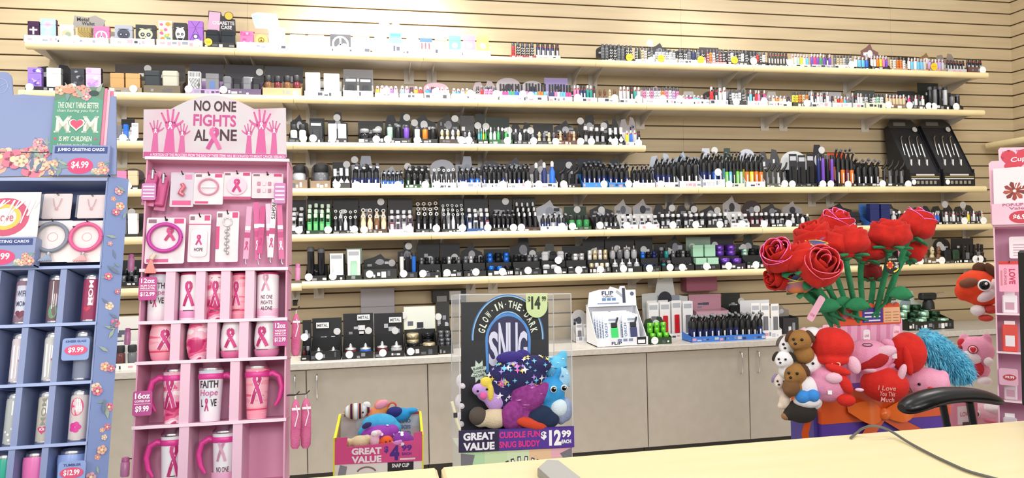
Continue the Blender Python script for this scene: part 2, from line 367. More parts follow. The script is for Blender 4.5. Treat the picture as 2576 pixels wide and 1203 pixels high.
        A.lathe([(w*.4,0),(w*.42,.003),(w*.42,h*.6),(w*.2,h*.72),(w*.16,h*.78)],0,0,body,12); B.lathe([(w*.2,h*.78),(w*.24,h*.8),(w*.24,h*.94),(w*.1,h)],0,0,'#e8e8e8' if c!='w' else '#3a3b40',10); L=[('bottle_body',A),('cap',B)]
    elif kind=='tube':
        A.lathe([(w*.36,0),(w*.4,.003),(w*.4,h*.86)],0,0,C(col,.18),14); B.lathe([(w*.42,h*.86),(w*.42,h*.96),(w*.3,h)],0,0,'#2b2c30' if c not in 'k' else '#56575d',14); L=[('tube_body',A),('cap',B)]
    elif kind=='squaretop':
        A.box(-w*.42,w*.42,-w*.3,w*.3,0,h*.6,body,.003); A.rect(-w*.3,w*.3,h*.1,h*.5,-w*.31,C({'g':'#6fbf78','d':'#9ab89f','k':'#b9bac0','e':'#f2e8cf','s':'#3a3b40','b':'#dfe9ff'}.get(c,'#cfd0d4')))
        B.lathe([(w*.2,h*.6),(w*.2,h*.8)],0,0,'#222'); B.box(-w*.32,w*.32,-w*.3,w*.3,h*.78,h,{'g':'#dff5df','k':'#dcdce0','e':'#ddd6c6'}.get(c,'#d6d7dc'),.004); L=[('body',A),('cap',B)]
    elif kind=='figure':
        A.ball(0,0,h*.3,w*.42,w*.3,h*.3,body,10,7); A.ball(0,-w*.05,h*.74,w*.34,w*.3,h*.26,body,10,7); L=[('figure_body',A)]
        B.disc(-w*.13,h*.76,w*.08,-w*.345,'#111',n=8); B.disc(w*.13,h*.76,w*.08,-w*.345,'#111',n=8); L.append(('eyes',B))
    elif kind=='pack':
        A.prism(rr(w,h,.003),-.0015,.0015,'#f4f4f4' if c!='k' else '#26272b'); A.rect(-w*.4,w*.4,h*.8,h*.93,-.002,'#b9bdc6'); B.prism(rr(w*.45,h*.5,.004),-.014,-.0016,body); B.T=Matrix.Translation((0,0,h*.12)); B.v=[(a,b,z+h*.12) for a,b,z in B.v]
        L=[('card',A),('packed_item',B)]
    elif kind=='pouch':
        A.box(-w*.48,w*.48,-d*.35,d*.35,0,h*.72,body,.008); B.box(-w*.5,w*.5,-d*.4,d*.38,h*.55,h,C(col,.8),.012); L=[('pouch_body',A),('flap',B)]
    elif kind=='figtag':
        A.lathe([(w*.36,0),(w*.4,.003),(w*.36,h*.7)],0,0,body,10); B.prism([(-w*.5,h*.3),(0,h*.08),(w*.5,h*.3),(0,h*.5)],-w*.46,-w*.4,'#f0f0f0'); B.box(-w*.3,w*.3,-w*.4,-w*.3,h*.62,h,'#ececec'); L=[('body',A),('paper_tag',B)]
    elif kind=='flagcase':
        A.prism(rr(w,h*.74,.003),-d*.5,d*.5,'#f5f5f5')
        for i in range(3): A.rect(-w*.42+i*w*.3,-w*.3+i*w*.3,.004,h*.7,-d*.5-.0004,'#c23a42')
        B.T=Matrix.Translation((0,0,h*.745)); B.prism(rr(w,h*.255,.003),-d*.5,d*.5,'#3558a8'); L=[('case_body',A),('flip_lid',B)]
    elif kind=='comb':
        A.prism(rr(w,h*.55,.002),-.006,.006,body); B.T=Matrix.Translation((0,0,h*.56)); B.prism(rr(w*.7,h*.44,.002),-.004,.004,'#1e1c22'); L=[('body',A),('comb_top',B)]
    me=[(n,mesh(mb,n)) for n,mb in L]; IC[key]=me; return me
NAME={'lighter':('lighter','pocket lighter','lighter'),'zig':('lighter','patterned pocket lighter','lighter'),'torch':('torch_lighter','torch lighter','torch lighter'),'ringtop':('torch_lighter','ring-topped torch lighter','torch lighter'),'pistol':('torch_lighter','pistol-shaped torch lighter','torch lighter'),
'case':('cigarette_case','flip-top case','case'),'flagcase':('cigarette_case','flag-striped flip-top case','case'),'jar':('jar','glass jar','jar'),'grinder':('grinder','round metal grinder','grinder'),'knobjar':('jar','knob-lidded jar','jar'),'bottle':('bottle','small bottle','bottle'),'tube':('tube','capped tube','tube'),
'squaretop':('pocket_pipe','square-capped holder','holder'),'figure':('figurine','small figurine','figurine'),'pack':('blister_pack','carded pack','package'),'pouch':('pouch','soft flap pouch','pouch'),'figtag':('tagged_holder','holder with paper tag','holder'),'comb':('comb','comb-topped holder','comb')}
ITEMN={}
def place(kind,c,w,h,loc,label,group,rz=0,rx=0):
    ps=item(kind,c,w,h); nm,_,cat=NAME[kind]
    o=bpy.data.objects.new(nm,ps[0][1]); LK(o); o.location=loc; o.rotation_euler=(rx,0,rz); tag(o,label,cat,group)
    for n,me in ps[1:]: q=bpy.data.objects.new(n,me); LK(q); q.parent=o
    ITEMN[kind]=ITEMN.get(kind,0)+1
    return o
GN=[0]
def tray(k,p0,p1,where,kind=None,cols='',ih=40,rows=1,tc='#1b1c1f',lip=12,hd=0,hc='#1e1f22',hs='rect',st=(),lean=0,desc='counter display tray',art=True,dep=.12,stc='#ffffff',yoff=0,rise=20,n=None,hst=(),z0=None,yf=None,words=None):
    "one display tray on shelf k between two photo columns, with its goods"
    if z0 is None:
        z=SZ[k]+.0225; xa,xb=sx(k,p0),sx(k,p1); yf=YF+.03-yoff
    else: z=z0; xa,xb=atY(p0,k,yf).x,atY(p1,k,yf).x
    xc=(xa+xb)/2; W=xb-xa; m=mpp((xc,yf,z)); hw=W/2-.001; lip*=m; ih*=m; hd*=m
    rd=random.Random(hash(where)%9999 if False else sum(map(ord,where)))
    if k==3 and 0<hd<84*m: hd=min(hd+14*m,86*m)  # third-shelf headers raised, their dark card standing in for wall shade
    if k==2 and kind in('lighter','zig'): ih*=1.18
    cw_=W/max(1,(n or len(cols) or 1)); dd=0
    if kind: wi=cw_*.86; dd=wi*{'lighter':.62,'zig':.62,'torch':.95,'ringtop':.8,'pistol':.9,'case':.5,'squaretop':.6,'figure':.6,'pack':.16,'pouch':.42,'comb':.2,'flagcase':.5,'figtag':1.0}.get(kind,.94)
    y0=max(.02,dd/2+.006); rs=max(.03,dd+.004); dep=max(dep,y0+rs*(rows-1)+dd/2+.008)
    t=thing('display_tray',f'{desc}, {where}'.replace('  ',' '),'display tray',(xc,yf,z),group=None)
    TM=C(tc,.5); b=MB(); b.box(-hw,hw,0,.002,0,lip,TM); b.box(-hw,hw,.002,dep,0,.003,TM); b.box(-hw,hw,dep-.002,dep,0,max(lip,hd*.5),TM)
    sh=max(lip*1.1,ih*.35)
    for s in (-1,1): b.prismx([(0,0),(dep,0),(dep,max(sh,hd*.5)),(0,lip)],s*hw-.0015 if s>0 else s*hw,s*hw if s>0 else s*hw+.0015,TM)
    for r in range(1,rows): b.box(-hw+.002,hw-.002,y0+rs*(r-.5)+.001,y0+rs*(r+.5)-.001,0,r*rise*m,TM)
    lightt=sum(lin(tc)[:3])>1.0
    inks=['#8f95a8','#c9ccd6','#3b3f4e','#e3a0b0'] if lightt else ['#d9d9de','#8b8d95','#ffffff','#5a5c66']
    if art:
        x=-hw+.006
        while x<hw-.02:
            ww=rd.uniform(.008,.035); hh=lip*rd.uniform(.25,.6); zz=rd.uniform(.1,.35)*lip
            if rd.random()<.75: b.rect(x,min(x+ww,hw-.003),zz,zz+hh,-.0006,rd.choice(inks))
            x+=ww+rd.uniform(.004,.015)
    part('tray_body',b,t)
    if hd:
        b=MB(); hz=max(lip,hd*.35); HM=C(hc,.5); lh=sum(lin(hc)[:3])>.9; ink=['#5b6070','#9aa0b0','#2c2f3a'] if lh else ['#e6e6ea','#b6b8c0','#8d8f98']
        T=hd-hz
        if hs=='rect': P=[(-hw,0),(hw,0),(hw,T),(-hw,T)]
        elif hs=='arch': P=[(-hw,0),(hw,0)]+[(hw*math.cos(math.pi*i/10),T*.55+T*.45*math.sin(math.pi*i/10)) for i in range(11)]
        elif hs=='tab': P=[(-hw,0),(hw,0),(hw,T*.5),(hw*.45,T*.55),(hw*.35,T),(-hw*.3,T),(-hw*.42,T*.62),(-hw,T*.6)]
        elif hs=='peak': P=[(-hw,0),(hw,0),(hw*.95,T*.55),(hw*.3,T*.7),(hw*.05,T),(-hw*.35,T*.8),(-hw,T*.6)]
        elif hs=='twin': P=[(-hw,0),(hw,0),(hw,T*.6),(hw*.7,T*.95),(hw*.3,T),(hw*.15,T*.6),(-hw*.1,T*.6),(-hw*.3,T*.9),(-hw*.8,T*.85),(-hw,T*.5)]
        b.prism([(p[0],p[1]+hz) for p in P],dep-.001,dep+.001,HM)
        b.box(-hw,hw,dep-.001,dep+.001,lip,hz+.001,HM)
        for q in range(rd.randint(3,5)):
            ww=rd.uniform(.15,.5)*hw; x=rd.uniform(-hw*.85,hw*.85-ww); hh=rd.uniform(.08,.2)*T; zz=hz+rd.uniform(.08,.45)*T; b.rect(x,x+ww,zz,zz+hh,dep-.0016-q*.0001,rd.choice(ink))
        if hs in('arch','tab','peak'): b.disc(0,hz+T*.45,min(hw*.3,T*.28),dep-.0025,rd.choice(ink),T*.2)
        part('header_card',b,t)
    for (px,dy) in list(st):
        b=MB(); q=(sx(k,px) if z0 is None else atY(px,k,yf).x)-xc; r=9.3*m
        sc='#ffffff' if dy>-99 else '#f5c52a'; dy2=dy if dy>-99 else dy+200
        b.T=Matrix.Translation((q,-.003,dy2*m))@Matrix.Rotation(math.pi/2,4,'X'); b.lathe([(r,-.0012),(r,.0012)],0,0,C(sc,.4),22); b.T=Matrix()
        b.rect(q-r*.6,q+r*.6,dy2*m-.001,dy2*m+.001,-.0046,'#d6d6d6' if sc=='#ffffff' else '#7a5510'); part('price_sticker',b,t)
    for (px,dy) in list(hst):
        b=MB(); q=(sx(k,px) if z0 is None else atY(px,k,yf).x)-xc; r=9*m
        b.T=Matrix.Translation((q,dep-.004,dy*m))@Matrix.Rotation(math.pi/2,4,'X'); b.lathe([(r,-.001),(r,.001)],0,0,C('#dddddd',.4),20); part('price_sticker',b,t)
    if kind:
        n=n or len(cols); cw=(2*hw-.006)/n; g=f'{NAME[kind][1]}s in the {where}'; nn=NAME[kind][1]
        for r in range(rows):
            for i in range(n):
                c=cols[(i+r)%len(cols)] if rows>1 else cols[i%len(cols)]
                if c==' ': continue
                rn={1:'',2:[', front row',', back row'][r] if rows==2 else '',3:''}.get(rows,'')
                if rows==3: rn=[', front row',', middle row',', back row'][r]
                lab=f'{COL[c][0]} {nn}, {ORD[i+1]} from left{rn}, {words or where}'
                place(kind,c,cw*.86,ih*rd.uniform(.96,1.03),(xc-hw+.003+cw*(i+.5),yf+y0+r*rs,z+(.0035 if r==0 else .0008)+r*rise*m),lab,g,rz=rd.uniform(-.08,.08))
    return t
def custom(k,p0,p1,h,name,label,cat,fn,y=.03,d=.03,zoff=0,group=None,rz=0,yf=None,z0=None):
    "a single decorated piece standing on shelf k"
    if z0 is None: z=SZ[k]+.0225; xa,xb=sx(k,p0),sx(k,p1); yf=YF+.03
    else: z=z0; xa,xb=atY(p0,k,yf).x,atY(p1,k,yf).x
    xc=(xa+xb)/2; W=xb-xa; m=mpp((xc,yf,z)); t=thing(name,label,cat,(xc,yf+y,z+.0035+zoff*m),(0,0,rz),group); fn(t,W*.94,h*m,d,m); return t
def boxcase(col,art,seam=.72,side=None,lidc=None):
    def f(t,w,h,d,m):
        b=MB(); M_=C(col,.35) if isinstance(col,str) else col; b.prism(rr(w,h*seam,.003),-d/2,d/2,M_,side and C(side)); 
        a=MB(); L_=M_ if not lidc else C(lidc); a.T=Matrix.Translation((0,0,h*seam+.001)); a.prism(rr(w,h*(1-seam)-.001,.003),-d/2,d/2,L_,side and C(side)); a.T=Matrix()
        if art: art(b,a,w,h,-d/2-.0006)
        part('case_body',b,t); part('flip_lid',a,t)
    return f
def a_skull(col):
    def f(b,a,w,h,y):
        b.disc(0,h*.5,w*.36,y,col,h*.3); b.rect(-w*.2,w*.2,h*.12,h*.3,y,col)
        for s in(-1,1): b.disc(s*w*.15,h*.48,w*.11,y-.0004,'#1d1f28'); b.disc(s*w*.15,h*.48,w*.05,y-.0008,'#9aa4b8')
        b.poly([(-w*.05,h*.34),(w*.05,h*.34),(0,h*.4)],y-.0004,'#1d1f28')
        for i in range(5): b.rect(-w*.16+i*w*.07,-w*.13+i*w*.07,h*.14,h*.26,y-.0004,'#2a2c36')
        a.rect(-w*.3,w*.3,h*.76,h*.8,y,col)
    return f
def a_peace(col,bg=None,s=.34):
    def f(b,a,w,h,y):
        if bg: b.disc(0,h*.4,w*.44,y+.0001,bg)
        r=w*s; z=h*.38; b.ring(0,z,r,w*.09,y-.0003,col)
        b.stroke([(0,z-r),(0,z+r)],w*.08,y-.0006,col)
        for q in(-1,1): b.stroke([(0,z),(q*r*.7,z-r*.7)],w*.08,y-.0006,col)
    return f
def a_blobs(cols,n=12,seed=1,sz=.2):
    def f(b,a,w,h,y):
        rd=random.Random(seed)
        for i in range(n):
            r=w*rd.uniform(sz*.4,sz); x=rd.uniform(-w/2+r,w/2-r); z=rd.uniform(r,h-r); tgt=b if z+r<h*.72 else a
            if tgt is a and z-r<h*.73: z=h*.73+r if h*.73+2*r<h else h*.4; tgt=b if z<h*.5 else a
            k=rd.randint(5,9); tgt.poly([(x+r*math.cos(6.283*j/k)*rd.uniform(.6,1),z+r*.8*math.sin(6.283*j/k)*rd.uniform(.6,1)) for j in range(k)],y-.0001*i-.0001,rd.choice(cols))
    return f
def a_quilt(c1,c2):
    def f(b,a,w,h,y):
        b.stroke([(-w*.48,h*.05),(0,h*.7)],w*.03,y,c1); b.stroke([(w*.48,h*.05),(0,h*.7)],w*.03,y,c1)
        a.stroke([(-w*.3,h*.98),(0,h*.74)],w*.03,y,c1); a.stroke([(w*.3,h*.98),(0,h*.74)],w*.03,y,c1); b.disc(0,h*.36,w*.12,y-.0004,c2); b.disc(0,h*.36,w*.2,y-.0002,c1)
    return f
def a_stripes(c,n=7,diag=.1):
    def f(b,a,w,h,y):
        for i in range(n): x=-w*.42+w*.84*i/(n-1); b.stroke([(x,h*.04),(x+(w*diag if x<w*.3 else 0),h*.35),(x,h*.68)],w*.045,y,c); a.stroke([(x,h*.75),(x,h*.96)],w*.045,y,c)
    return f
def a_disc(c):
    def f(b,a,w,h,y): b.disc(0,h*.46,w*.24,y,c)
    return f
# ---- top shelf, left part: cigarette cases
def sc1(p0,p1,h,label,col,art,**k): return custom(1,p0,p1,h,'cigarette_case',label,'case',boxcase(col,art,**{q:k.pop(q) for q in list(k) if q in('seam','side','lidc')}),group='cigarette cases on the top shelf',zoff=5,**k)
tray(1,52,181,'far left of the top shelf',tc='#f4efe6',lip=17,st=((160,10),),desc='white-lipped case tray')
sc1(60,91,48,'dark purple case with cosmic print and white cross, far left of top shelf','#3b1d3f',lambda b,a,w,h,y:(b.stroke([(-w*.35,h*.55),(w*.35,h*.55)],w*.15,y,'#f2e9f4'),b.stroke([(0,h*.3),(0,h*.7)],w*.15,y-.0003,'#f2e9f4'),b.rect(-w*.4,w*.4,h*.05,h*.25,y,'#7a2a60')))
sc1(92,134,55,'pastel pink and blue tie-dye case, second on the top shelf',nmat('tie_dye_pastel',['#e79ad0','#a9b6ee','#8fd0f4','#d7a3e0'],scale=14),None,side='#4a3a5c')
sc1(141,179,42,'beige case with a green circle print on the top shelf','#e6dfd0',lambda b,a,w,h,y:(b.disc(0,h*.38,w*.38,y,'#b7ae8c'),b.disc(w*.1,h*.4,w*.2,y-.0003,'#8c9a86')))
tray(1,180,270,'under the pink peace case on the top shelf',tc='#f1ece4',lip=15,st=((188,11),),hd=68,hc='#7c7774',hs='tab',desc='metal wallet tray with grey header')
t_=MB();t_.text('Metal',0,0,.07,.03,-.001,'#151515',.02); hp=atY(222,46,YF+.145); mwm=thing('header_sign','torn grey Metal Wallet header card on the top shelf','sign',(hp.x,YF+.146,hp.z-.03)); b=MB(); b.prism([(-.09,-.03),(.08,-.035),(.1,.02),(.04,.05),(.0,.035),(-.08,.045)],-.001,.001,'#8a8683'); b.text('Metal',-.03,.022,.07,.024,-.002,'#1a1a1a',.02); b.text('Wallet',.0,-.004,.075,.022,-.002,'#1a1a1a',.02); b.box(-.01,.01,.001,.003,SZ[1]+.0235-(hp.z-.03),-.03,'#8a8683'); part('card',b,mwm)
sc1(187,224,37,'gold and brown plaid case on the top shelf','#9c8850',a_stripes('#6d5a2c',5,.5),y=.028)
sc1(228,270,40,'pink case with a white peace sign on the top shelf','#d96a9c',a_peace('#ffffff'),y=.028)
tray(1,272,386,'under the two skull cases on the top shelf',tc='#f3eee8',lip=17,st=((369,11),),desc='white-lipped case tray')
sc1(281,329,45,'grey flat case with a dark skull on the top shelf','#9aa0ae',a_skull('#3a3f50'))
sc1(334,388,48,'black flat case with a cream skull on the top shelf','#2b2c30',a_skull('#c9c6a4'))
tray(1,389,508,'under the black skull and purple quilted cases',tc='#f3eee8',lip=17,st=((493,11),),desc='white-lipped case tray')
sc1(393,430,60,'cream case with orange and green floral print, top shelf','#ddd3c0',a_blobs(['#e88a3a','#7fae7a','#c05a8c','#e9b040','#5f8f8c'],16,3,.25))
sc1(431,467,56,'black case with a white sugar skull, top shelf','#1b1a20',a_skull('#efece8'))
sc1(468,508,62,'purple quilted case with a white heart, top shelf','#9a5fc4',a_quilt('#4e2a80','#ffffff'))
t_=tray(1,510,589,'pink and black cigarette case header, top shelf',tc='#211d20',lip=14,st=((522,-186),),desc='black pouch tray')
for a_,b_,s_ in((512,549,'left'),(550,589,'right')): custom(1,a_,b_,42,'pouch',f'dark grey soft cigarette pouch, {s_} one of the pair, top shelf','pouch',lambda t,w,h,d,m:(part('pouch_body',(lambda q:(q.box(-w/2,w/2,-d/2,d/2,0,h*.8,C('#31373c',.9),.01),q)[1])(MB()),t),part('flap',(lambda q:(q.box(-w/2,w/2,-d/2-.003,d/2+.001,h*.55,h,C('#2a3035',.9),.012),q)[1])(MB()),t)),zoff=5,group='dark soft cigarette pouches on the top shelf')
hp=atY(557,60,YF+.13); b=MB(); t_=thing('header_sign','pink and black cigarette case header with round yellow sticker, top shelf','sign',(hp.x,YF+.131,hp.z)); b=MB()
m_=mpp(hp); b.prism([(-33*m_,-28*m_),(34*m_,-28*m_),(33*m_,12*m_),(2*m_,20*m_),(-1*m_,30*m_),(-30*m_,32*m_)],-.001,.001,'#1e191c'); b.poly([(-33*m_,-18*m_),(-5*m_,-18*m_),(-2*m_,28*m_),(-28*m_,30*m_)],-.002,'#e6a9c6'); b.text('CIGARETTE',5*m_,2*m_,52*m_,9*m_,-.003,'#efe7ea',.03); b.text('CASE',12*m_,-9*m_,26*m_,9*m_,-.003,'#efe7ea',.03); b.box(-.012,.012,.001,.003,SZ[1]+.0235-hp.z,-.02,'#1e191c'); part('card',b,t_)
b=MB(); b.T=Matrix.Translation((18*m_,-.004,20*m_))@Matrix.Rotation(math.pi/2,4,'X'); b.lathe([(11*m_,-.001),(11*m_,.001)],0,0,C('#2a2320')); b.lathe([(9.5*m_,.001),(9.5*m_,.002)],0,0,C('#f2b93c')); part('price_sticker',b,t_)
tray(1,592,719,'under the pink glitter and cow print cases',tc='#fbf9f6',lip=17,desc='white-lipped case tray')
hp=atY(668,52,YF+.15); t_=thing('header_sign','light blue header card of three phone-like panels, top shelf','sign',(hp.x,YF+.15,hp.z)); m_=mpp(hp); b=MB(); b.prism([(-34*m_,14*m_),(-20*m_,20*m_),(28*m_,18*m_),(38*m_,-42*m_),(-18*m_,-45*m_)],-.001,.001,'#f4f6fb')
for i in range(3): b.poly([(x_*m_+i*16*m_,z_*m_) for x_,z_ in((-30,12),(-16,14),(-10,-22),(-24,-22))],-.002-i*.0002,'#aebfe6')
b.box(-.012,.012,.001,.003,SZ[1]+.0235-hp.z,-.04,'#e8eaf2'); part('card',b,t_)
sc1(600,636,40,'hot pink glitter flat case, top shelf','#f06aa0',a_blobs(['#f9a0c4','#e84a8c'],14,5,.18))
sc1(637,673,48,'orange case with mandala and yellow peace sign, top shelf','#d9987a',lambda b,a,w,h,y:(b.disc(0,h*.38,w*.42,y,'#f2cda0'),a_peace('#8a6a20','#f5e26a',.2)(b,a,w,h,y-.0004)))
sc1(674,716,52,'white case with grey cow patches, top shelf','#fafafa',a_blobs(['#8c919c','#6a6f7a'],8,9,.14))
tray(1,722,820,'under two silver etched cases, top shelf',tc='#fdfcfa',lip=14,desc='white-lipped case tray')
sc1(727,768,36,'silver etched flip case, left one of the silver pair','#dcdce0',a_blobs(['#a9abb4','#f4f4f4'],12,11,.16))
sc1(773,816,36,'silver etched flip case, right one of the silver pair','#e9e9ec',a_blobs(['#b9bbc4','#f8f8f8'],10,12,.16))
tray(1,822,932,'under the black peace-sign box, top shelf',tc='#fdfcfa',lip=13,st=((866,12),),desc='white-lipped case tray')
sc1(828,884,40,'black flat case with a big white peace sign, top shelf','#46474d',a_peace('#ffffff',None,.36))
sc1(887,931,36,'plain white flat case with faint dots, top shelf','#f8f8f8',a_blobs(['#c9c9cf'],6,14,.07))
tray(1,936,1017,'turquoise-topped case tray on the top shelf',tc='#fdfdfd',lip=26,desc='white tray with small pictures')
sc1(942,975,46,'white case with dark red edge, top shelf','#f4f2f0',None,side='#8a3a30')
sc1(979,1013,50,'turquoise case with blue rim, top shelf','#5fd6e4',lambda b,a,w,h,y:a.rect(-w*.4,w*.4,h*.8,h*.92,y,'#2a6fc0'))
hp=atY(961,72,YF+.12); t_=thing('header_sign','small grey tilted header picture above the red-edged case','sign',(hp.x,YF+.12,hp.z),(0,.45,0)); m_=mpp(hp); b=MB(); b.prism(rr(24*m_,20*m_,.006),-.001,.001,'#6b6662'); b.rect(-8*m_,8*m_,6*m_,15*m_,-.002,'#cfcac6'); b.T=Matrix.Rotation(-.45,4,'Y'); b.box(-.006,.006,.001,.003,SZ[1]+.0235-hp.z,-.01,'#6b6662'); part('card',b,t_)
hp=atY(996,74,YF+.12); t_=thing('header_sign','grey arch-topped header card behind the turquoise case','sign',(hp.x,YF+.12,hp.z-.05)); m_=mpp(hp); b=MB(); b.prism([(-17*m_,0),(17*m_,0),(17*m_,18*m_),(12*m_,20*m_)]+[(12*m_*math.cos(math.pi*i/8),26*m_+8*m_*math.sin(math.pi*i/8)) for i in range(9)]+[(-17*m_,18*m_)],-.001,.001,'#c3c6cc'); b.box(-.01,.01,-.001,.001,SZ[1]+.0235-(hp.z-.05),0,'#c3c6cc'); part('card',b,t_)
tray(1,1020,1092,'under the flag case, top shelf',tc='#fdfdfd',lip=14,desc='white-lipped case tray')
sc1(1024,1055,40,'white case with grey wavy lines, top shelf','#f6f6f6',a_stripes('#8c8c92',3,.3))
place('flagcase','w',(sx(1,1090)-sx(1,1058))*.95,40*mpp((.3,YF,2.8)),((sx(1,1090)+sx(1,1058))/2,YF+.06,SZ[1]+.032),'white case with blue lid and red stripes, top shelf','cigarette cases on the top shelf')
tray(1,1094,1165,'under the two green cases, top shelf',tc='#fdfdfd',lip=16,desc='white-lipped case tray')
sc1(1096,1128,44,'dull green case with white disc, top shelf','#7fa07a',a_disc('#ffffff'))
sc1(1131,1163,46,'bright green case with white disc, top shelf','#5fc486',a_disc('#ffffff'))
tray(1,1167,1237,'under the pink and yellow cases, top shelf',tc='#fdfdfd',lip=15,desc='white-lipped case tray')
sc1(1169,1200,48,'pink case with white disc, top shelf','#ee86d6',a_disc('#ffffff'))
sc1(1202,1234,48,'yellow case with white disc, top shelf','#fbe76a',a_disc('#ffffff'))
# ---- top shelf, right part: lighters
T=tray
T(1,1288,1350,'red-lipped tray, top shelf','zig','rkkkk',39,tc='#c83a44',lip=6)
T(1,1351,1414,'white-lipped tray beside the red-lipped one','lighter','nnnnk',38,tc='#f2f2f2',lip=9)
T(1,1516,1600,'first dark tray after the empty gap','zig','aakkaakk',42,tc='#1c1a1e',lip=6,hd=52,hc='#1a191c',hs='arch',st=((1587,-190),))
T(1,1602,1652,'grey zigzag tray, top shelf','zig','kdeska',38,tc='#e8e6e0',lip=7,st=((1642,4),))
T(1,1653,1709,'pale zigzag tray under grey disc sign','zig','swssws',34,tc='#e9e7e2',lip=8,hd=62,hc='#2a2b2e',hs='peak',st=((1667,-190),),hst=((1656,60),))
T(1,1712,1782,'dark tray with yellow dot, top shelf','zig','kkanak',36,tc='#e4dfd0',lip=9,hd=46,hc='#1c1d20',hs='arch',st=((1768,-190),))
T(1,1783,1834,'red lettered tray, top shelf','zig','qoskqk',38,tc='#d98a90',lip=6,hd=54,hc='#3a3134')
T(1,1836,1892,'black and white tray below dark header','zig','zwkzwk',38,tc='#3a383c',lip=9,hd=44,hc='#2b292c',st=((1853,-188),))
T(1,1893,1937,'black tray with one red lighter','zig','zkrzw',36,tc='#2a282c',lip=9,hd=48,hc='#29272b',st=((1901,11),))
T(1,1939,1993,'all-black lighter tray, top shelf','lighter','kkkkkkk',36,tc='#2a2a2c',lip=6,st=((1993,10),))
T(1,1999,2046,'pastel printed tray, top shelf','lighter','ewjywc',33,tc='#e9e7e2',lip=7)
T(1,2048,2104,'purple galaxy tray, top shelf','lighter','vmvgvnv',35,tc='#c4c4cc',lip=8)
T(1,2106,2156,'beige and grey tray, top shelf','zig','aeesas',34,tc='#dcdcd8',lip=10,st=((2149,10),))
T(1,2158,2198,'sky blue tray, top shelf','lighter','wccb',32,tc='#2a2a2c',lip=5)
T(1,2200,2247,'rainbow tray under horse-head card','lighter','wwoypv',36,tc='#3a2f28',lip=8,hd=78,hc='#7d5a55',hs='peak')
T(1,2249,2292,'orange striped tray, top shelf','zig','ewoow',34,tc='#c9a487',lip=5)
T(1,2294,2344,'ice blue tray, top shelf','lighter','wcwccs',33,tc='#c99a86',lip=4,hd=44,hc='#1c1b1d')
T(1,2346,2390,'lavender tray beside large yellow dot','lighter','lasls',32,tc='#d9a06a',lip=6,st=((2357,-188),),hd=58,hc='#8a6a40',hs='peak')
T(1,2392,2441,'black tray with stone-coloured card','lighter','kkkkkk',30,tc='#c9c6cc',lip=8,hd=58,hc='#8d7f76',hs='twin')
T(1,2443,2485,'wood-brown tray at the right end','lighter','kkkk',34,tc='#6d4a44',lip=14,st=((2480,7),))
# ---- second shelf
def sc2(p0,p1,h,label,col,art,**k): return custom(2,p0,p1,h,'cigarette_case',label,'case',boxcase(col,art,**{q:k.pop(q) for q in list(k) if q in('seam','side','lidc')}),group='cigarette cases on the second shelf',zoff=5,**k)
T(2,56,160,'left end of the second shelf',tc='#241c26',lip=11,hd=80,hc='#26242a',hs='twin',st=((69,9),),desc='black tray with CASE header')
sc2(60,97,54,'purple and blue stone-print case, second shelf','#9a7ad6',a_blobs(['#d9c9f4','#5a4ab0','#c6a6ea','#8f7ae0'],12,21,.3))
sc2(108,147,54,'pale mint silver case, second shelf','#dfeae8',None,side='#9aa0a2')
T(2,166,262,'under the dark floral case, second shelf',tc='#2a2026',lip=10,st=((178,11),),desc='black case tray')
sc2(170,206,54,'charcoal case with grey flower print, second shelf','#3a3c42',a_blobs(['#6d7078','#8d9098','#25262b'],12,22,.25))
sc2(208,249,56,'purple marble case, second shelf','#d9b8e6',a_blobs(['#f4e9f8','#b48ad0','#c9a2dc'],12,23,.3),side='#2c2630')
T(2,268,354,'under the kraft boxes, second shelf',tc='#9c8a70',lip=13,hd=84,hc='#4a423e',hs='rect',st=((332,10),),hst=((354,74),),desc='cardboard tray')
sc2(270,307,44,'plain kraft cardboard case, left of two','#c89a62',None)
sc2(309,348,44,'plain kraft cardboard case, right of two','#cf9f66',None,side='#8c6a40')
T(2,356,452,'under the charcoal and cream pouches',tc='#6f6452',lip=20,hd=84,hc='#4b4542',st=(),desc='brown pouch tray')
for a_,b_,c_,n_ in((357,399,'#3d4347','charcoal'),(402,445,'#c9c7b8','cream')): custom(2,a_,b_,42,'pouch',f'{n_} cloth pouch in the brown tray, second shelf','pouch',lambda t,w,h,d,m,c_=c_:(part('pouch_body',(lambda q:(q.box(-w/2,w/2,-d/2,d/2,0,h*.8,C(c_,.9),.008),q)[1])(MB()),t),part('flap',(lambda q:(q.box(-w/2-.001,w/2+.001,-d/2-.003,d/2+.001,h*.62,h,C(c_,.9),.008),q)[1])(MB()),t)),zoff=16)
T(2,462,552,'under the zebra case, second shelf',tc='#b99ad0',lip=13,st=((472,12),),hd=88,hc='#3a363e',hs='rect',desc='purple-lipped tray')
sc2(468,502,52,'white and black zebra-striped case, second shelf','#f2f2f2',a_stripes('#1a1a1c',8,.2))
sc2(513,548,48,'grey and blue folded case, second shelf','#7b7a80',lambda b,a,w,h,y:b.rect(-w*.2,w*.2,h*.1,h*.6,y,'#5a7ab0'))
T(2,554,656,'black tray with lilac print, second shelf','pouch','akak',46,tc='#5a4a68',lip=16,st=((560,12),),hd=88,hc='#332f38',hs='rect',hst=((645,70),),words='black lilac-print tray, second shelf')
T(2,658,758,'kraft tray of roasted-brown jars, second shelf','jar','uquq',52,tc='#b99a74',lip=20,hd=86,hc='#38373b',words='kraft tray, second shelf')
T(2,764,858,'clear tray with two white boxes, second shelf',tc='#f6f6f4',lip=14,st=((845,22),),hd=50,hc='#d9d9d4',desc='white tray')
sc2(766,806,56,'tall white plastic box with silver side, second shelf','#fafafa',None,side='#6a6a6e')
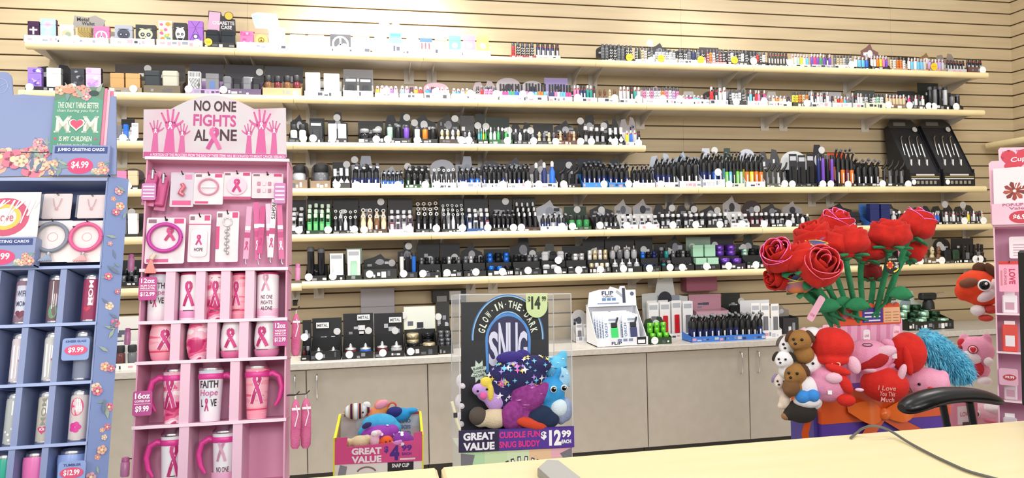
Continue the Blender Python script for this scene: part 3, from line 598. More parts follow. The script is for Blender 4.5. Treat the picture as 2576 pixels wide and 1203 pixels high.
sc2(813,855,54,'tall white textured box, second shelf','#f6f6f2',a_blobs(['#dededa'],8,31,.2))
T(2,862,940,'white tray with two fact cards, second shelf','pack','kk',50,tc='#fcfcfc',lip=17,hd=82,hc='#8f8d90',hs='rect')
T(2,943,1004,'orange to lilac row','lighter','owlvl',26,tc='#fdfdfd',lip=13,hd=40,hc='#a88a98',hs='tab',st=((973,18),),words='tray under a mauve tab header')
T(2,1006,1067,'second pink-lettered tray, second shelf','lighter','cpkor',26,tc='#fdfdfd',lip=13,hd=42,hc='#a58b93',hs='tab')
T(2,1070,1135,'tray under pink arch, second shelf','lighter','bnwww',26,tc='#fdfdfd',lip=15,hd=52,hc='#d0a8b6',hs='arch',st=((1097,18),))
T(2,1138,1196,'tray with red oval, second shelf','lighter','cbwok',24,tc='#fdfdfd',lip=15,st=((1185,16),))
T(2,1198,1256,'tray beside the skeleton card','zig','krppk',30,tc='#fdfdfd',lip=14,hd=60,hc='#b9a9ae',hs='twin',st=((1250,16),))
T(2,1258,1322,'rainbow comb tray, second shelf','comb','wmmtgbbn',42,tc='#fdfdfd',lip=14,hd=68,hc='#c7bdc4',hs='arch',st=((1318,17),))
T(2,1324,1381,'pastel comb tray, second shelf','comb','pvbcooc',44,tc='#fdfdfd',lip=15,hd=62,hc='#c3bcc2',hs='arch',st=((1338,14),))
T(2,1383,1444,'tray with lavender banner, second shelf','comb','nnpwccmm',44,tc='#e3dcf8',lip=13,hd=70,hc='#a595cc')
T(2,1446,1506,'dark hooded tray with teal, second shelf','lighter','ppnnttk',36,tc='#fdfdfd',lip=12,hd=40,hc='#26252a',hs='arch',st=((1456,11),))
T(2,1508,1560,'white tray of tiny brown dolls','figure','uueu',34,tc='#fdfdfd',lip=12,st=((1550,12),),words='white tray, second shelf')
T(2,1562,1620,'silver and teal tray, second shelf','lighter','wssktw',36,tc='#fdfdfd',lip=11,st=((1610,11),))
T(2,1622,1718,'long white tray of mixed lighters','zig','pwpwwopwlp',36,tc='#fdfdfd',lip=13,hd=54,hc='#c9b2b8',hs='peak',st=((1672,13),(1714,13)))
T(2,1720,1790,'short lighters under grey header','lighter','epmccak',20,tc='#fdfdfd',lip=13,hd=42,hc='#a7a3a0',hs='tab')
T(2,1792,1838,'red first tray under black arch','lighter','rksw',38,tc='#fdfdfd',lip=13,hd=44,hc='#2a292c',hs='arch')
T(2,1840,1884,'white figures tray, second shelf','zig','kwswk',34,tc='#3a383a',lip=12,hd=50,hc='#9a9aa0',hs='peak',st=((1857,9),))
T(2,1886,1938,'red and blue tray, second shelf','lighter','kckrpkm',34,tc='#fdfdfd',lip=12,hd=46,hc='#8f8f92',hs='peak',st=((1928,12),))
T(2,1940,1999,'tiny orange card tray, second shelf','lighter','aeoewk',22,tc='#efe9dc',lip=12,hd=46,hc='#a5a3a0',hs='tab')
T(2,2001,2046,'yellow first tray, second shelf','zig','yyoeo',32,tc='#4a4836',lip=11,hd=36,hc='#8c8a88',st=((2036,9),))
T(2,2048,2098,'white and black tray, second shelf','lighter','wkwskw',32,tc='#fdfdfd',lip=12,hd=52,hc='#a9a8ac',hs='peak')
T(2,2100,2150,'small multicolour tray, second shelf','lighter','keroca',24,tc='#fdfdfd',lip=12,hd=48,hc='#a5a4a8')
T(2,2152,2183,'grey and white pair tray','lighter','akww',32,tc='#e9e6e4',lip=12,hd=44,hc='#9a96a0',hs='tab')
T(2,2185,2236,'wire-topped white tray, second shelf','zig','skwjw',30,tc='#dfe4cc',lip=13,hd=54,hc='#4b524c',st=((2242,9),))
T(2,2238,2292,'cream lighter tray, second shelf','lighter','eeeeee',30,tc='#8a6a4c',lip=11,hd=46,hc='#4a4c4a',hs='twin')
T(2,2294,2340,'pink first tray near black tower','lighter','mkwkw',30,tc='#3c3638',lip=10,hd=54,hc='#24262c',hs='rect',st=((2295,9),(2344,8)))
# black tower display at the right end
t_=tray(2,2346,2400,'right end of the second shelf','tube','kaks',58,tc='#1e2120',lip=12,hd=76,hc='#1d2220',st=((2357,7),),desc='tall black display tower',words='in the tall black tower, second shelf')
T(2,2402,2432,'small black stand at the shelf end','tube','ak',40,tc='#1f2220',lip=10,hd=52,hc='#2b302c',st=((2413,8),))
# ---- third shelf
T(3,284,320,'white tray with blue bag handle','pouch','ab',42,tc='#f2f2f2',lip=8,hd=50,hc='#1f2024',st=((306,8),))
T(3,322,345,'black tray with white card','pack','w',46,tc='#1f2024',lip=8,st=((332,8),))
T(3,724,772,'left end beside pink sign, third shelf','jar','ww',46,tc='#1d1d20',lip=12,hd=66,hc='#1b1b1e',hs='peak',st=((762,11),))
T(3,774,814,'dark tray with heart card','pack','k',52,tc='#232327',lip=10,hd=56,hc='#26262b',st=((787,11),))
T(3,822,874,'white tool card tray','pack','ww',50,tc='#2a2a2e',lip=12,hd=76,hc='#2c2c31',hs='tab',st=((836,10),),hst=((846,72),))
T(3,900,966,'two-jar black tray','jar','kk',36,tc='#1b1a1c',lip=13,hd=50,hc='#2c2a2a',st=((947,10),),hst=((953,42),))
T(3,970,1036,'black tray with green and purple tubes','tube','jkv',48,tc='#232528',lip=14,hd=82,hc='#23282e',hs='twin',st=((976,10),),hst=((1027,74),))
T(3,1040,1103,'black tray with tie-dye tube','tube','wok',42,tc='#26272b',lip=12,hd=74,hc='#2a2b30',hs='peak',st=((1051,9),),hst=((1047,60),))
T(3,1106,1164,'skull ornament tray, third shelf','figure','eese',36,tc='#3a322c',lip=12,hd=80,hc='#35332f',hs='peak',st=((1162,10),),hst=((1152,72),))
T(3,1166,1202,'small dark trinket tray','figure','ask',32,tc='#28262c',lip=10,hd=66,hc='#4a4a4c',st=((1181,10),))
T(3,1204,1230,'cyan and yellow clip tray','bottle','ctyg',40,tc='#2d3a2c',lip=12,hd=70,hc='#23282a',hst=((1211,54),))
T(3,1232,1293,'green and black tray, third shelf','bottle','jwgkgj',44,tc='#2a5a34',lip=12,hd=62,hc='#243028',st=((1279,9),),hst=((1232,52),))
T(3,1295,1352,'black tray with white logos','bottle','kwkka',38,tc='#222225',lip=10,hd=50,hc='#1f2022',hs='twin',st=((1345,9),),hst=((1291,42),))
T(3,1354,1406,'round badge figures tray','figure','eaea',32,tc='#211f20',lip=9,hd=46,hc='#202123',st=((1401,8),),hst=((1347,42),))
T(3,1408,1468,'tray of cream dolls with orange lip','figure','ekuek',36,tc='#6a3a28',lip=11,hd=56,hc='#2c2e30',hs='peak',st=((1464,9),))
T(3,1470,1530,'white-capped black tray, third shelf','squaretop','kkkk',46,tc='#2a2a24',lip=9,hd=70,hc='#2c2826',hs='tab',st=((1491,9),),hst=((1477,68),))
T(3,1532,1576,'white diamond tag tray','figtag','kkk',44,tc='#2a2a2c',lip=8,hd=62,hc='#303036',hs='twin',st=((1550,8),),hst=((1537,56),))
T(3,1578,1620,'clear tray with blue lighter','lighter','ybsk',38,tc='#e6e6e8',lip=9,hd=66,hc='#a9a2a6',hs='twin',st=((1610,6),))
# ---- fourth shelf
T(4,285,345,'pink-wrapped box tray','case','pe',46,tc='#3a2c30',lip=10,hd=58,hc='#5a4a50',hs='arch',st=((318,9),))
T(4,727,773,'kraft tray, left one, fourth shelf','jar','s',58,tc='#8a7560',lip=22,hd=68,hc='#4d453d',hs='arch')
T(4,779,832,'kraft tray, right one, fourth shelf','jar','a',60,tc='#8c7862',lip=20,hd=72,hc='#54483e',hs='arch')
T(4,834,882,'black lanyard tray, fourth shelf','figtag','kkk',50,tc='#3a3a3e',lip=15,hd=72,hc='#28282c',st=((847,9),),hst=((871,66),))
T(4,884,957,'navy torch tray under tall white sign','torch','nnnn',52,rows=2,rise=9,tc='#e9eefb',lip=14,hd=88,hc='#aeb4c4',hs='tab',st=((897,9),),hst=((892,78),))
T(4,959,1017,'small blue torch tray','torch','bbbbb',38,rows=2,rise=9,tc='#eef1fb',lip=11,hd=62,hc='#b4b8c2',hs='peak',st=((1002,9),))
T(4,1020,1085,'green-lipped torch tray','torch','dkka',46,rows=2,rise=9,tc='#1f4a2a',lip=10,hd=62,hc='#23292a',st=((1071,9),),hst=((1029,60),))
T(4,1087,1151,'white-ring torch tray','ringtop','kkkkk',52,tc='#f1f1f4',lip=14,hd=78,hc='#b3b6c2',hs='arch',st=((1101,9),))
T(4,1153,1213,'blue-bodied torch tray','torch','nnbb',46,rows=2,rise=9,tc='#f3f3f6',lip=14,hd=86,hc='#a9adbb',hs='tab',st=((1167,8),))
T(4,1215,1278,'long white tray, fifth of torches','torch','nkkkn',50,rows=2,rise=9,tc='#f1f1f4',lip=12,hd=72,hc='#4a4d5a',hs='arch',st=((1267,9),))
T(4,1280,1340,'long white tray, sixth of torches','torch','kknkk',50,rows=2,rise=9,tc='#f1f1f4',lip=12,hd=84,hc='#4d505d',hs='peak',st=((1331,9),))
T(4,1343,1407,'red-capped fuel can tray','bottle','knb',66,tc='#f0f0f2',lip=12,hd=78,hc='#8a8084',hs='peak',st=((1358,9),))
T(4,1409,1466,'black torch stand','pistol','kkk',54,tc='#222226',lip=10,hd=78,hc='#25262b',st=((1421,9),),hst=((1447,62),))
T(4,1469,1533,'first blue-lipped tray','torch','nnknn',56,rows=2,rise=9,tc='#3f8fe0',lip=13,hd=78,hc='#28303f',st=((1523,9),))
T(4,1535,1592,'second blue-lipped tray','torch','nnkn',52,rows=2,rise=9,tc='#3f8fe0',lip=13,hd=76,hc='#303a4c',hs='tab',st=((1585,9),))
T(4,1595,1653,'low white torch tray','torch','kknkk',46,rows=2,rise=9,tc='#f4f4f6',lip=12,st=((1606,7),))
T(4,1655,1712,'white tray beside the shelf end','torch','nnnk',64,rows=2,rise=9,tc='#e8ecf6',lip=13,hd=92,hc='#b3bac8',hs='twin',st=((1667,8),))
T(4,1714,1770,'light blue headed torch tray','torch','kkk',70,rows=2,rise=9,tc='#f2f4fa',lip=16,hd=96,hc='#a4bad2',hs='peak')
T(4,1772,1830,'silver bagged torch tray','torch','nnbn',78,rows=2,rise=9,tc='#dfe3ec',lip=20,hd=104,hc='#c9ced8',hs='tab',st=((1812,38),))
T(4,1832,1880,'green flame torch tray','torch','ickij',78,rows=2,rise=9,tc='#cfe0cf',lip=10,hd=104,hc='#3b4a42',hs='tab',st=((1839,7),),hst=((1824,98),))
T(4,1882,1932,'orange flame torch tray','torch','oyoo',76,rows=2,rise=9,tc='#efefef',lip=14,hd=102,hc='#cfd2e0',hs='arch')
T(4,1934,1992,'grey pistol torch tray','pistol','aasa',62,tc='#5a5a4c',lip=9,hd=102,hc='#4a4c50',hs='twin',st=((1980,8),))
T(4,1994,2062,'black display card with white squares','pack','kkk',82,tc='#1f2224',lip=9,hd=96,hc='#dfe2e4',hs='arch',st=((1999,7),))
T(4,2064,2112,'purple tube display','tube','nvkv',84,tc='#26232e',lip=9,hd=112,hc='#2a2834',hs='tab',st=((2076,7),(2096,7)),hst=((2100,98),))
T(4,2114,2162,'orange-topped torch display','torch','koqo',86,rows=2,rise=9,tc='#3a2c22',lip=9,hd=90,hc='#e0502c',hs='rect',st=((2140,6),))
T(4,2164,2228,'dark torch tray, right side','torch','kkkk',60,rows=2,rise=9,tc='#26272a',lip=9,hd=66,hc='#2c2a28',hs='arch',st=((2227,7),))
T(4,2230,2291,'dark pistol tray before black towers','pistol','kaka',66,tc='#26272a',lip=9,st=((2292,6),))
def tower(p0,p1,word):
    t=custom(4,p0,p1,164,'display_stand',f'tall black lean-back display of curved metal tools, {word} of two, fourth shelf','display stand',lambda t,w,h,d,m:towerf(t,w,h,m),y=0,group='tall black tool displays')
def towerf(t,w,h,m):
    b=MB(); P=[(0,0),(.2,0),(.27,h*.97),(.22,h),(.02,h*.26),(0,h*.26)]; b.prismx(P,-w/2,-w/2+.004,'#202126'); b.prismx(P,w/2-.004,w/2,'#202126'); b.box(-w/2,w/2,0,.2,0,.004,'#202126'); b.prismx([(.015,h*.2),(.225,h*.96),(.23,h*.96),(.02,h*.2)],-w/2+.004,w/2-.004,'#25262c'); part('stand_body',b,t)
    b=MB(); b.box(-w/2,w/2,-.004,0,0,h*.2,'#1b1c20')
    for i in range(6): b.rect(-w*.42+i*w*.14,-w*.34+i*w*.14,h*.03,h*.08,-.005,'#9a948a')
    b.rect(-w*.46,w*.46,h*.105,h*.118,-.005,'#e6e6e6'); b.rect(-w*.46,w*.46,h*.135,h*.15,-.005,'#9a8a4a'); b.rect(-w*.3,w*.3,h*.16,h*.185,-.005,'#d9d9d9'); part('front_lip',b,t)
    b=MB(); b.T=Matrix.Translation((0,.222,h*.96))@Matrix.Rotation(-.15,4,'X'); b.prism([(-w/2,0),(w/2,0),(w/2,h*.06),(w*.3,h*.14),(-w*.4,h*.14),(-w/2,h*.05)],-.001,.001,'#2a2826'); b.rect(-w*.3,w*.1,h*.04,h*.1,-.002,'#6d6a66'); part('header_card',b,t)
    b=MB(); b.T=Matrix.Translation((w*.36,.205,h*.94))@Matrix.Rotation(math.pi/2-.3,4,'X'); b.lathe([(.022,-.001),(.022,.001)],0,0,C('#cfcfcf'),20); part('price_sticker',b,t)
    b=MB(); b.T=Matrix.Translation((-w*.38,-.006,h*.06))@Matrix.Rotation(math.pi/2,4,'X'); b.lathe([(.02,-.001),(.02,.001)],0,0,C('#ffffff'),20); part('price_sticker',b,t)
    for i in range(3):
        x=-w*.26+i*w*.26; b=MB(); b.tube([(x-w*.06,.10,h*.5),(x-w*.05,.13,h*.66),(x,.16,h*.78),(x+w*.07,.17,h*.82)],.005,steel_m); b.tube([(x+w*.03,.08,h*.45),(x+w*.05,.13,h*.68)],.007,C('#c4c6c8',.25,.8)); b.tube([(x+w*.02,.04,h*.22),(x+w*.03,.085,h*.46)],.012,C('#33353a')); b.box(x-.006,x+.004,.05,.06,h*.32,h*.42,'#eeeeee'); part('curved_tool',b,t)
tower(2294,2376,'left one'); tower(2379,2463,'right one')
# ---- fifth shelf: stepped black trays
T(5,285,345,'grey and white box tray','case','aw',58,tc='#2c2e2c',lip=8,hd=62,hc='#2c2c2f',hst=((312,66),))
S5=dict(tc='#1d1d20',lip=9,rows=3,rise=14,hd=90)
T(5,727,766,'skull holder tray, fifth shelf','squaretop','ak',42,**S5,st=((751,11),))
T(5,768,834,'green holder tray, fifth shelf','squaretop','gggg',50,tc='#1c3a22',lip=10,rows=3,rise=14,hd=92,st=((825,11),))
T(5,836,902,'zigzag holder tray, fifth shelf','ringtop','zzszz',46,tc='#1e1e21',lip=9,rows=2,rise=16,hd=92,st=((891,11),))
T(5,904,976,'beige holder tray, fifth shelf','ringtop','eeue',48,tc='#4a3a2c',lip=10,rows=2,rise=16,st=((916,10),),hd=88,hst=((960,82),))
T(5,978,1042,'pink-lettered holder tray','squaretop','qsak',44,tc='#d6c6e0',lip=9,rows=2,rise=14,st=((1030,11),),hd=90,hc='#2f2a30')
T(5,1046,1110,'big white ring tray, fifth shelf','ringtop','kkkk',52,tc='#26262a',lip=9,rows=3,rise=14,st=((1099,10),))
T(5,1112,1174,'small white ring tray','ringtop','kaska',50,tc='#2a2a2c',lip=8,rows=3,rise=12,st=((1165,10),),hd=88,hc='#25262c')
T(5,1176,1238,'blue smoke holder tray','squaretop','nskq',46,tc='#2c4f8a',lip=8,rows=2,rise=14,st=((1229,10),),hd=86,hc='#25262c')
T(5,1240,1300,'low black torch tray, fifth shelf','torch','kkkkk',40,tc='#25261f',lip=9,rows=2,rise=12,st=((1294,9),),hd=84,hc='#2b2a30',hst=((1283,78),))
T(5,1302,1360,'black and white bottle tray','bottle','kkkk',46,tc='#4a3530',lip=9,rows=3,rise=14,st=((1314,9),),hd=88,hc='#2a2b30')
T(5,1362,1432,'silver-headed blue torch tray','torch','nnsnn',40,tc='#e6e9f0',lip=11,hd=80,hc='#b8bcc6',hs='peak',st=((1417,10),))
T(5,1434,1492,'bright green cup tray','jar','ggg',36,tc='#234a2a',lip=9,hd=62,hc='#2a4030',st=((1443,10),),hst=((1468,54),))
T(5,1500,1562,'marbled torch tray','torch','kuska',38,tc='#29292c',lip=9,hd=70,hc='#2b2b2f',hs='peak',st=((1513,11),),hst=((1531,52),))
wh=dict(tc='#26262a',lip=10,hc='#9a9698',hs='peak')
T(5,1564,1610,'first scissor-sign tray','squaretop','sks',34,tc='#f1f1f1',lip=12,hd=80,hc='#a8a4a4',hs='peak',st=((1580,10),))
T(5,1612,1664,'second scissor-sign tray','squaretop','sks',34,tc='#f1f1f1',lip=12,hd=80,hc='#a5a2a4',hs='peak',st=((1636,8),))
T(5,1666,1722,'black tray right of scissor signs','squaretop','kaks',36,tc='#232327',lip=9,hd=70,hc='#2d2c30',hs='twin',st=((1697,9),),hst=((1713,54),))
T(5,1724,1782,'second black tray right of scissor signs','squaretop','kska',36,tc='#232327',lip=9,hd=66,hc='#2b2b2e',hs='twin',st=((1755,9),),hst=((1770,50),))
T(5,1784,1842,'third black tray right of scissor signs','squaretop','kssk',36,tc='#232327',lip=9,hd=60,hc='#2d2c2f',hs='peak',st=((1816,9),),hst=((1830,46),))
T(5,1844,1892,'third scissor-sign tray','squaretop','sks',34,tc='#f1f1f1',lip=12,hd=84,hc='#a9a4a5',hs='peak',st=((1873,9),))
T(5,1894,1944,'plum tray with grey disc','squaretop','qkqk',36,tc='#3a262a',lip=9,hd=70,hc='#3c2e30',hs='arch',st=((1928,8),),hst=((1932,48),))
T(5,1946,1996,'black tray left of the roses','squaretop','aksk',34,tc='#26262a',lip=9,hd=64,hc='#3a3a3e',hs='peak',st=((1990,8),))
T(5,1998,2050,'white sign tray left of roses','bottle','skwk',32,tc='#26262a',lip=9,hd=68,hc='#a39fa0',hs='peak')
T(5,2110,2178,'dark tray between the rose heads','pouch','kk',34,tc='#202022',lip=10,hd=60,hc='#2a2a2c',hs='peak')
T(5,2195,2252,'blue-framed box tray behind roses','case','nn',54,tc='#3b6cc0',lip=8,hd=56,hc='#4a7fd0')
T(5,2254,2300,'small silver tray behind roses','bottle','skk',36,tc='#2c2c2f',lip=9,hd=56,hc='#3a3c3c',hs='peak')
T(5,2332,2378,'thin orange and blue lighters tray','lighter','roobtbb',30,tc='#1f2022',lip=7,rows=1,hd=50,hc='#333338',hs='twin')
T(5,2380,2436,'black white lighter row near corner','lighter','kwkwkk',32,tc='#2a2a24',lip=7,hd=52,hc='#33332f',hs='twin',st=((2434,8),),hst=((2416,52),))
T(5,2438,2490,'lighter row with one yellow','lighter','kykwkke',32,tc='#2a2a24',lip=7,hd=50,hc='#3b3b36',hs='twin',st=((2482,8),),hst=((2462,50),))
# ---- lowest shelf
T(6,280,345,'black tray left of the pink stand','grinder','kaka',26,tc='#1b1c1e',lip=12,rows=2,rise=16,hd=66,hc='#202124')
T(6,766,822,'tray of two tall dark cylinders','tube','kk',84,tc='#26272a',lip=14,hd=40,st=((776,11),))
T(6,825,868,'black card display with white pipe','pack','w',68,tc='#202124',lip=14,hd=66,hc='#1f2023',st=((837,11),),hst=((848,48),))
T(6,870,911,'green glass card display','pack','j',74,tc='#26302c',lip=12,hd=80,hc='#9ab8ae',hst=((889,60),))
T(6,914,1000,'ash tray stand with dot row','jar','xaxaxa',18,tc='#2a2c2c',lip=26,hd=64,hc='#35383a',hs='peak',st=((930,14),),hst=((988,40),),words='dotted stand, lowest shelf')
T(6,1003,1052,'white and blue tube tray','tube','wkb',62,tc='#26272b',lip=16,hd=92,hc='#2a2b2e',hs='tab',st=((1016,13),),hst=((1032,82),))
def dbl(p0,p1,where,cols,st,hst,kind='grinder',ih=17,**k): T(6,p0,p1,where,kind,cols,ih,rows=2,rise=34,tc=k.pop('tc','#1f2123'),lip=k.pop('lip',15),hd=k.pop('hd',78)+8,hc=k.pop('hc','#23262a'),hs=k.pop('hs','rect' if int(p0)%3 else 'tab'),st=st,hst=hst,dep=.15,**k)
dbl(1055,1112,'grinder stand beside blue tube','kaka',((1065,12),),((1088,46),))
dbl(1114,1166,'second two-tier grinder stand','aksk',((1126,12),),((1152,50),))
dbl(1168,1226,'third two-tier grinder stand','kask',((1199,12),),((1219,44),),hs='peak')
dbl(1228,1294,'stand with blue butterfly tray','bbk',((1266,11),),((1286,42),),ih=24,hd=60)
dbl(1296,1366,'tall-headed grinder stand','akka',((1331,12),),((1355,54),),hd=92)
dbl(1368,1430,'silver shoe-shaped grinder stand','ssk',((1406,12),(1408,36)),(),kind='pouch',ih=24,hd=70,hc='#505355')
dbl(1432,1484,'striped cup stand','skw',((1459,10),),((1465,40),),hd=62)
dbl(1486,1542,'cream checkered grinder stand','ewew',((1514,10),),((1514,54),),ih=24,hd=80)
dbl(1544,1620,'silver knob jar stand','ssas',((1572,10),),((1575,60),),kind='knobjar',ih=34,hd=84)
dbl(1622,1668,'blue glint grinder stand','nbk',((1638,9),),((1644,56),),hd=80)
dbl(1670,1698,'teal jar stand','tk',((1690,10),),(),kind='jar',ih=26,hd=60)
dbl(1700,1752,'flat black grinder stand','kaka',((1721,9),),((1708,50),),hd=84,hs='peak')
dbl(1754,1818,'pale green glass box stand','jj',((1782,10),),((1770,60),),kind='case',ih=30,hd=76,hc='#8fa79a')
dbl(1820,1882,'purple tin stand','vv',((1838,10),),((1833,62),),kind='grinder',ih=28,hd=80,hc='#33303a',tc='#2c2436')
dbl(1884,1946,'green leaf stand left of roses','djk',((1907,10),),((1902,54),),hd=78,hc='#2c3830')
T(6,2270,2330,'pink and silver tube tray right of roses','tube','pqssws',46,tc='#2b2a2c',lip=12,hd=72,hc='#2c2c30',hs='tab',st=((2323,8),))
T(6,2332,2384,'brown dragon figure tray','figure','ueu',44,tc='#6a5a40',lip=16,hd=70,hc='#8a8270',hs='rect',st=((2377,8),))
T(6,2386,2430,'black leopard tray','pouch','kd',34,tc='#24241f',lip=10,hd=64,hc='#1f2022',hs='arch',hst=((2402,46),))
T(6,2432,2490,'rack of black combs near corner','comb','kakkak',46,tc='#26262a',lip=10,hd=62,hc='#2a2a2e',st=((2462,9),(2474,9)))
# ---- things on the worktop
def WTray(p0,p1,py,yf,where,*a,**k): return tray(py,p0,p1,where,*a,z0=WT,yf=yf,**k)
WTray(757,781,895,-.5,'left end of the worktop','jar','qk',34,tc='#1c1a1c',lip=14,hd=98,hc='#1f2022',st=((767,60),),rows=1)
WTray(780,858,895,-.52,'first jar stand on the worktop','knobjar','ca',30,tc='#1f2022',lip=24,hd=100,hc='#26282a',st=((803,12),),hst=((845,64),),dep=.18)
WTray(861,940,893,-.52,'second jar stand on the worktop','knobjar','qb',36,tc='#1f2022',lip=18,hd=108,hc='#232427',st=((879,12),),hst=((927,62),),dep=.18)
WTray(942,1018,889,-.52,'third jar stand on the worktop','knobjar','qs',38,tc='#1f2022',lip=16,hd=105,hc='#232427',st=((963,12),),hst=((997,58),),dep=.18)
WTray(1020,1102,885,-.52,'fourth stand with round tins','grinder','ke',30,tc='#1d1f1e',lip=24,rows=2,rise=22,hd=118,hc='#dfe4da',st=((1033,12),),hst=((1019,96),),dep=.18)
WTray(1104,1140,880,-.50,'fifth stand of stacked tins','grinder','aa',18,tc='#1d1f1e',lip=20,rows=3,rise=18,hd=126,hc='#2a2c2c',dep=.18,hst=((1110,88),))
for i,(a_,b_,n_) in enumerate(((782,858,'first'),(861,940,'second'),(942,1018,'third'))):
    q=atY((a_+b_)/2+(14 if i else -8),792+6*i if i else 818,-.33); s=thing('sign_card',f'small white METAL sign card on the {n_} jar stand','sign',(q.x,-.344,q.z)); b=MB(); b.box(-.045,.045,-.002,.0,-.022,.022,'#26272a'); b.rect(-.04,.04,-.018,.018,-.003,'#f2f2f2'); b.text('METAL',0,0,.066,.02,-.0035,'#6a6a6e',.03); part('card',b,s)
# pale grey panel and black box on the wall above the worktop
q0=atY(907,727,-.03); q1=atY(993,800,-.03); b=MB(); b.box(q0.x,q1.x,-.035,-.013,.9,q0.z,'#c4c1c8',.002); b.box(q0.x,q1.x,-.0365,-.035,q0.z-.13,q0.z-.127,'#8d8a90'); solo('wall_panel',b,'pale grey panel on the slatwall behind the jar stands','panel')
q0=atY(1087,730,-.1); q1=atY(1172,760,-.1); b=MB(); b.box(q0.x,q1.x,-.12,-.014,q1.z,q0.z,'#25211f',.004); b.rect(q0.x+.03,q0.x+.1,q1.z+.01,q1.z+.05,-.121,'#8c8a8a'); b.rect(q0.x+.12,q0.x+.2,q1.z+.02,q0.z-.01,-.1215,'#b9b5b0'); solo('hanging_box',b,'black picture box hanging above the fifth worktop stand','box')
# hooks, right of the pink ribbon stand
def hook(px,py,label,up=.03):
    q=atY(px,py,-.012); b=MB(); b.tube([(q.x,-.012,q.z),(q.x+.02,-.12,q.z),(q.x+.035,-.16,q.z+up)],.004,'#2b2826'); b.box(q.x-.015,q.x+.015,-.016,-.0125,q.z-.02,q.z+.02,'#2b2826'); solo('wall_hook',b,label,'hook')
hook(742,762,'black slatwall hook above the worktop beside the pink stand')
# centre and right of the worktop
WTray(1448,1490,845,-.26,'left of the flip torch display','pack','aw',44,tc='#e9e9ea',lip=14,hd=78,hc='#e4e2e4',hs='arch')
def flip(t,w,h,d,m):
    b=MB(); P=[(0,0),(.24,0),(.24,h*.9),(.2,h*.9),(0,h*.12)]; b.prismx(P,-w/2,-w/2+.004,'#f3f4f8'); b.prismx(P,w/2-.004,w/2,'#f3f4f8'); b.box(-w/2,w/2,0,.24,0,.004,'#f3f4f8'); b.box(-w/2,w/2,.236,.24,0,h*.95,'#dfe2ea'); part('box_body',b,t)
    b=MB(); b.box(-w/2,w/2,-.004,0,0,h*.2,'#eef1f8'); b.disc(-w*.38,h*.1,w*.08,-.005,'#ffffff'); b.text('FLIP',-w*.12,h*.07,w*.2,h*.07,-.005,'#2a3050',.03)
    for i in range(3): b.rect(-w*.1+i*w*.11,-w*.02+i*w*.11,h*.11,h*.17,-.005,'#7f95b8')
    b.rect(w*.28,w*.46,h*.02,h*.2,-.0052,'#2a2c34'); b.rect(w*.3,w*.44,h*.05,h*.13,-.0055,'#ffffff'); part('front_lip',b,t)
    b=MB(); b.T=Matrix.Translation((0,.2,h*.9))@Matrix.Rotation(-.12,4,'X'); H=h*.5; b.prism([(-w*.5,0),(w*.5,0),(w*.5,H*.8),(w*.3,H*.8),(w*.28,H),(w*.18,H),(w*.16,H*.85),(-w*.02,H),(-w*.06,H*.85),(-w*.25,H*.85),(-w*.45,H*.72)],-.002,.002,'#e9edf6')
    b.text('FLIP',-w*.08,H*.66,w*.24,H*.2,-.003,'#2c3350',.03); b.text('TORCH',-w*.08,H*.49,w*.22,H*.09,-.003,'#2c3350',.03)
    for i in range(3): b.rect(-w*.2+i*w*.1,-w*.12+i*w*.1,H*.28,H*.42,-.003,'#5f86b4')
    b.rect(-w*.3,w*.14,H*.12,H*.17,-.003,'#7b89a8'); b.stroke([(w*.1,H*.75),(w*.24,H*.45)],w*.05,-.003,'#aab0bd'); b.stroke([(w*.25,H*.9),(w*.25,H*.15)],w*.06,-.0035,'#3d4253'); b.disc(w*.42,H*.6,w*.04,-.003,'#59607a'); part('header_card',b,t)
    b=MB(); b.T=Matrix.Translation((-w*.32,-.006,h*.02+.02))@Matrix.Rotation(math.pi/2,4,'X'); b.lathe([(.024,-.001),(.024,.001)],0,0,C('#ffffff'),20); part('price_sticker',b,t)
custom(870,1498,1634,104,'display_box','white flip torch display box with tall printed header on the worktop','display box',flip,y=0,z0=WT,yf=-.54)
qz=atY(1565,800,-.5); xm=mpp(qz)
for i in range(5):
    for s,(px,cc,cn) in enumerate(((1542,'#3ad06a','green'),(1590,'#3a3f6a','dark blue'))):
        if i and s==1 and i>4: continue
        q=atY(px-i*3.2,860,-.5); b=MB(); w_=.062*2.1; h_=.19; b.T=Matrix.Identity(4); b.prism(rr(.118,h_,.004),-.0015,.0015,'#e6e9f2'); b.text('TORCH',-.04,h_*.4,h_*.6,.02,-.002,'#5a74a0',.03,rot=math.pi/2); b.rect(-.02,.04,h_*.78,h_*.86,-.002,'#9aa4ba'); b.rect(-.02,.035,h_*.68,h_*.73,-.002,'#b4bccb')
        t=thing('torch_pack',f'carded flip torch pack, {cn} torch, {ORD[i+1]} from front in the flip display','package',(q.x,-.5+i*.03,WT+.02+i*.004),(-.2,0,0),group='carded flip torch packs'); part('card',b,t)
        b=MB(); b.box(-.008,.038,-.018,-.002,.02,.1,cc,.003); part('torch_body',b,t); b=MB(); b.box(-.006,.036,-.017,-.003,.101,.135,'#1f2226',.003); b.tube([(.03,-.01,.13),(.045,-.01,.17)],.006,BLK); part('torch_head',b,t)
WTray(1636,1690,858,-.53,'bright green stand on worktop','grinder','iii',26,tc='#2c4a2c',lip=17,rows=2,rise=26,hd=66,hc='#2c3a2c',hs='twin',st=((1647,10),),hst=((1668,48),),desc='black and green stand')
WTray(1632,1750,845,-.28,'row of tall white packs under printed header','pack','arra',92,n=4,tc='#e6eae8',lip=12,hd=150,hc='#d6dbda',hs='tab',rows=2,rise=2,words='tall white pack stand, worktop')
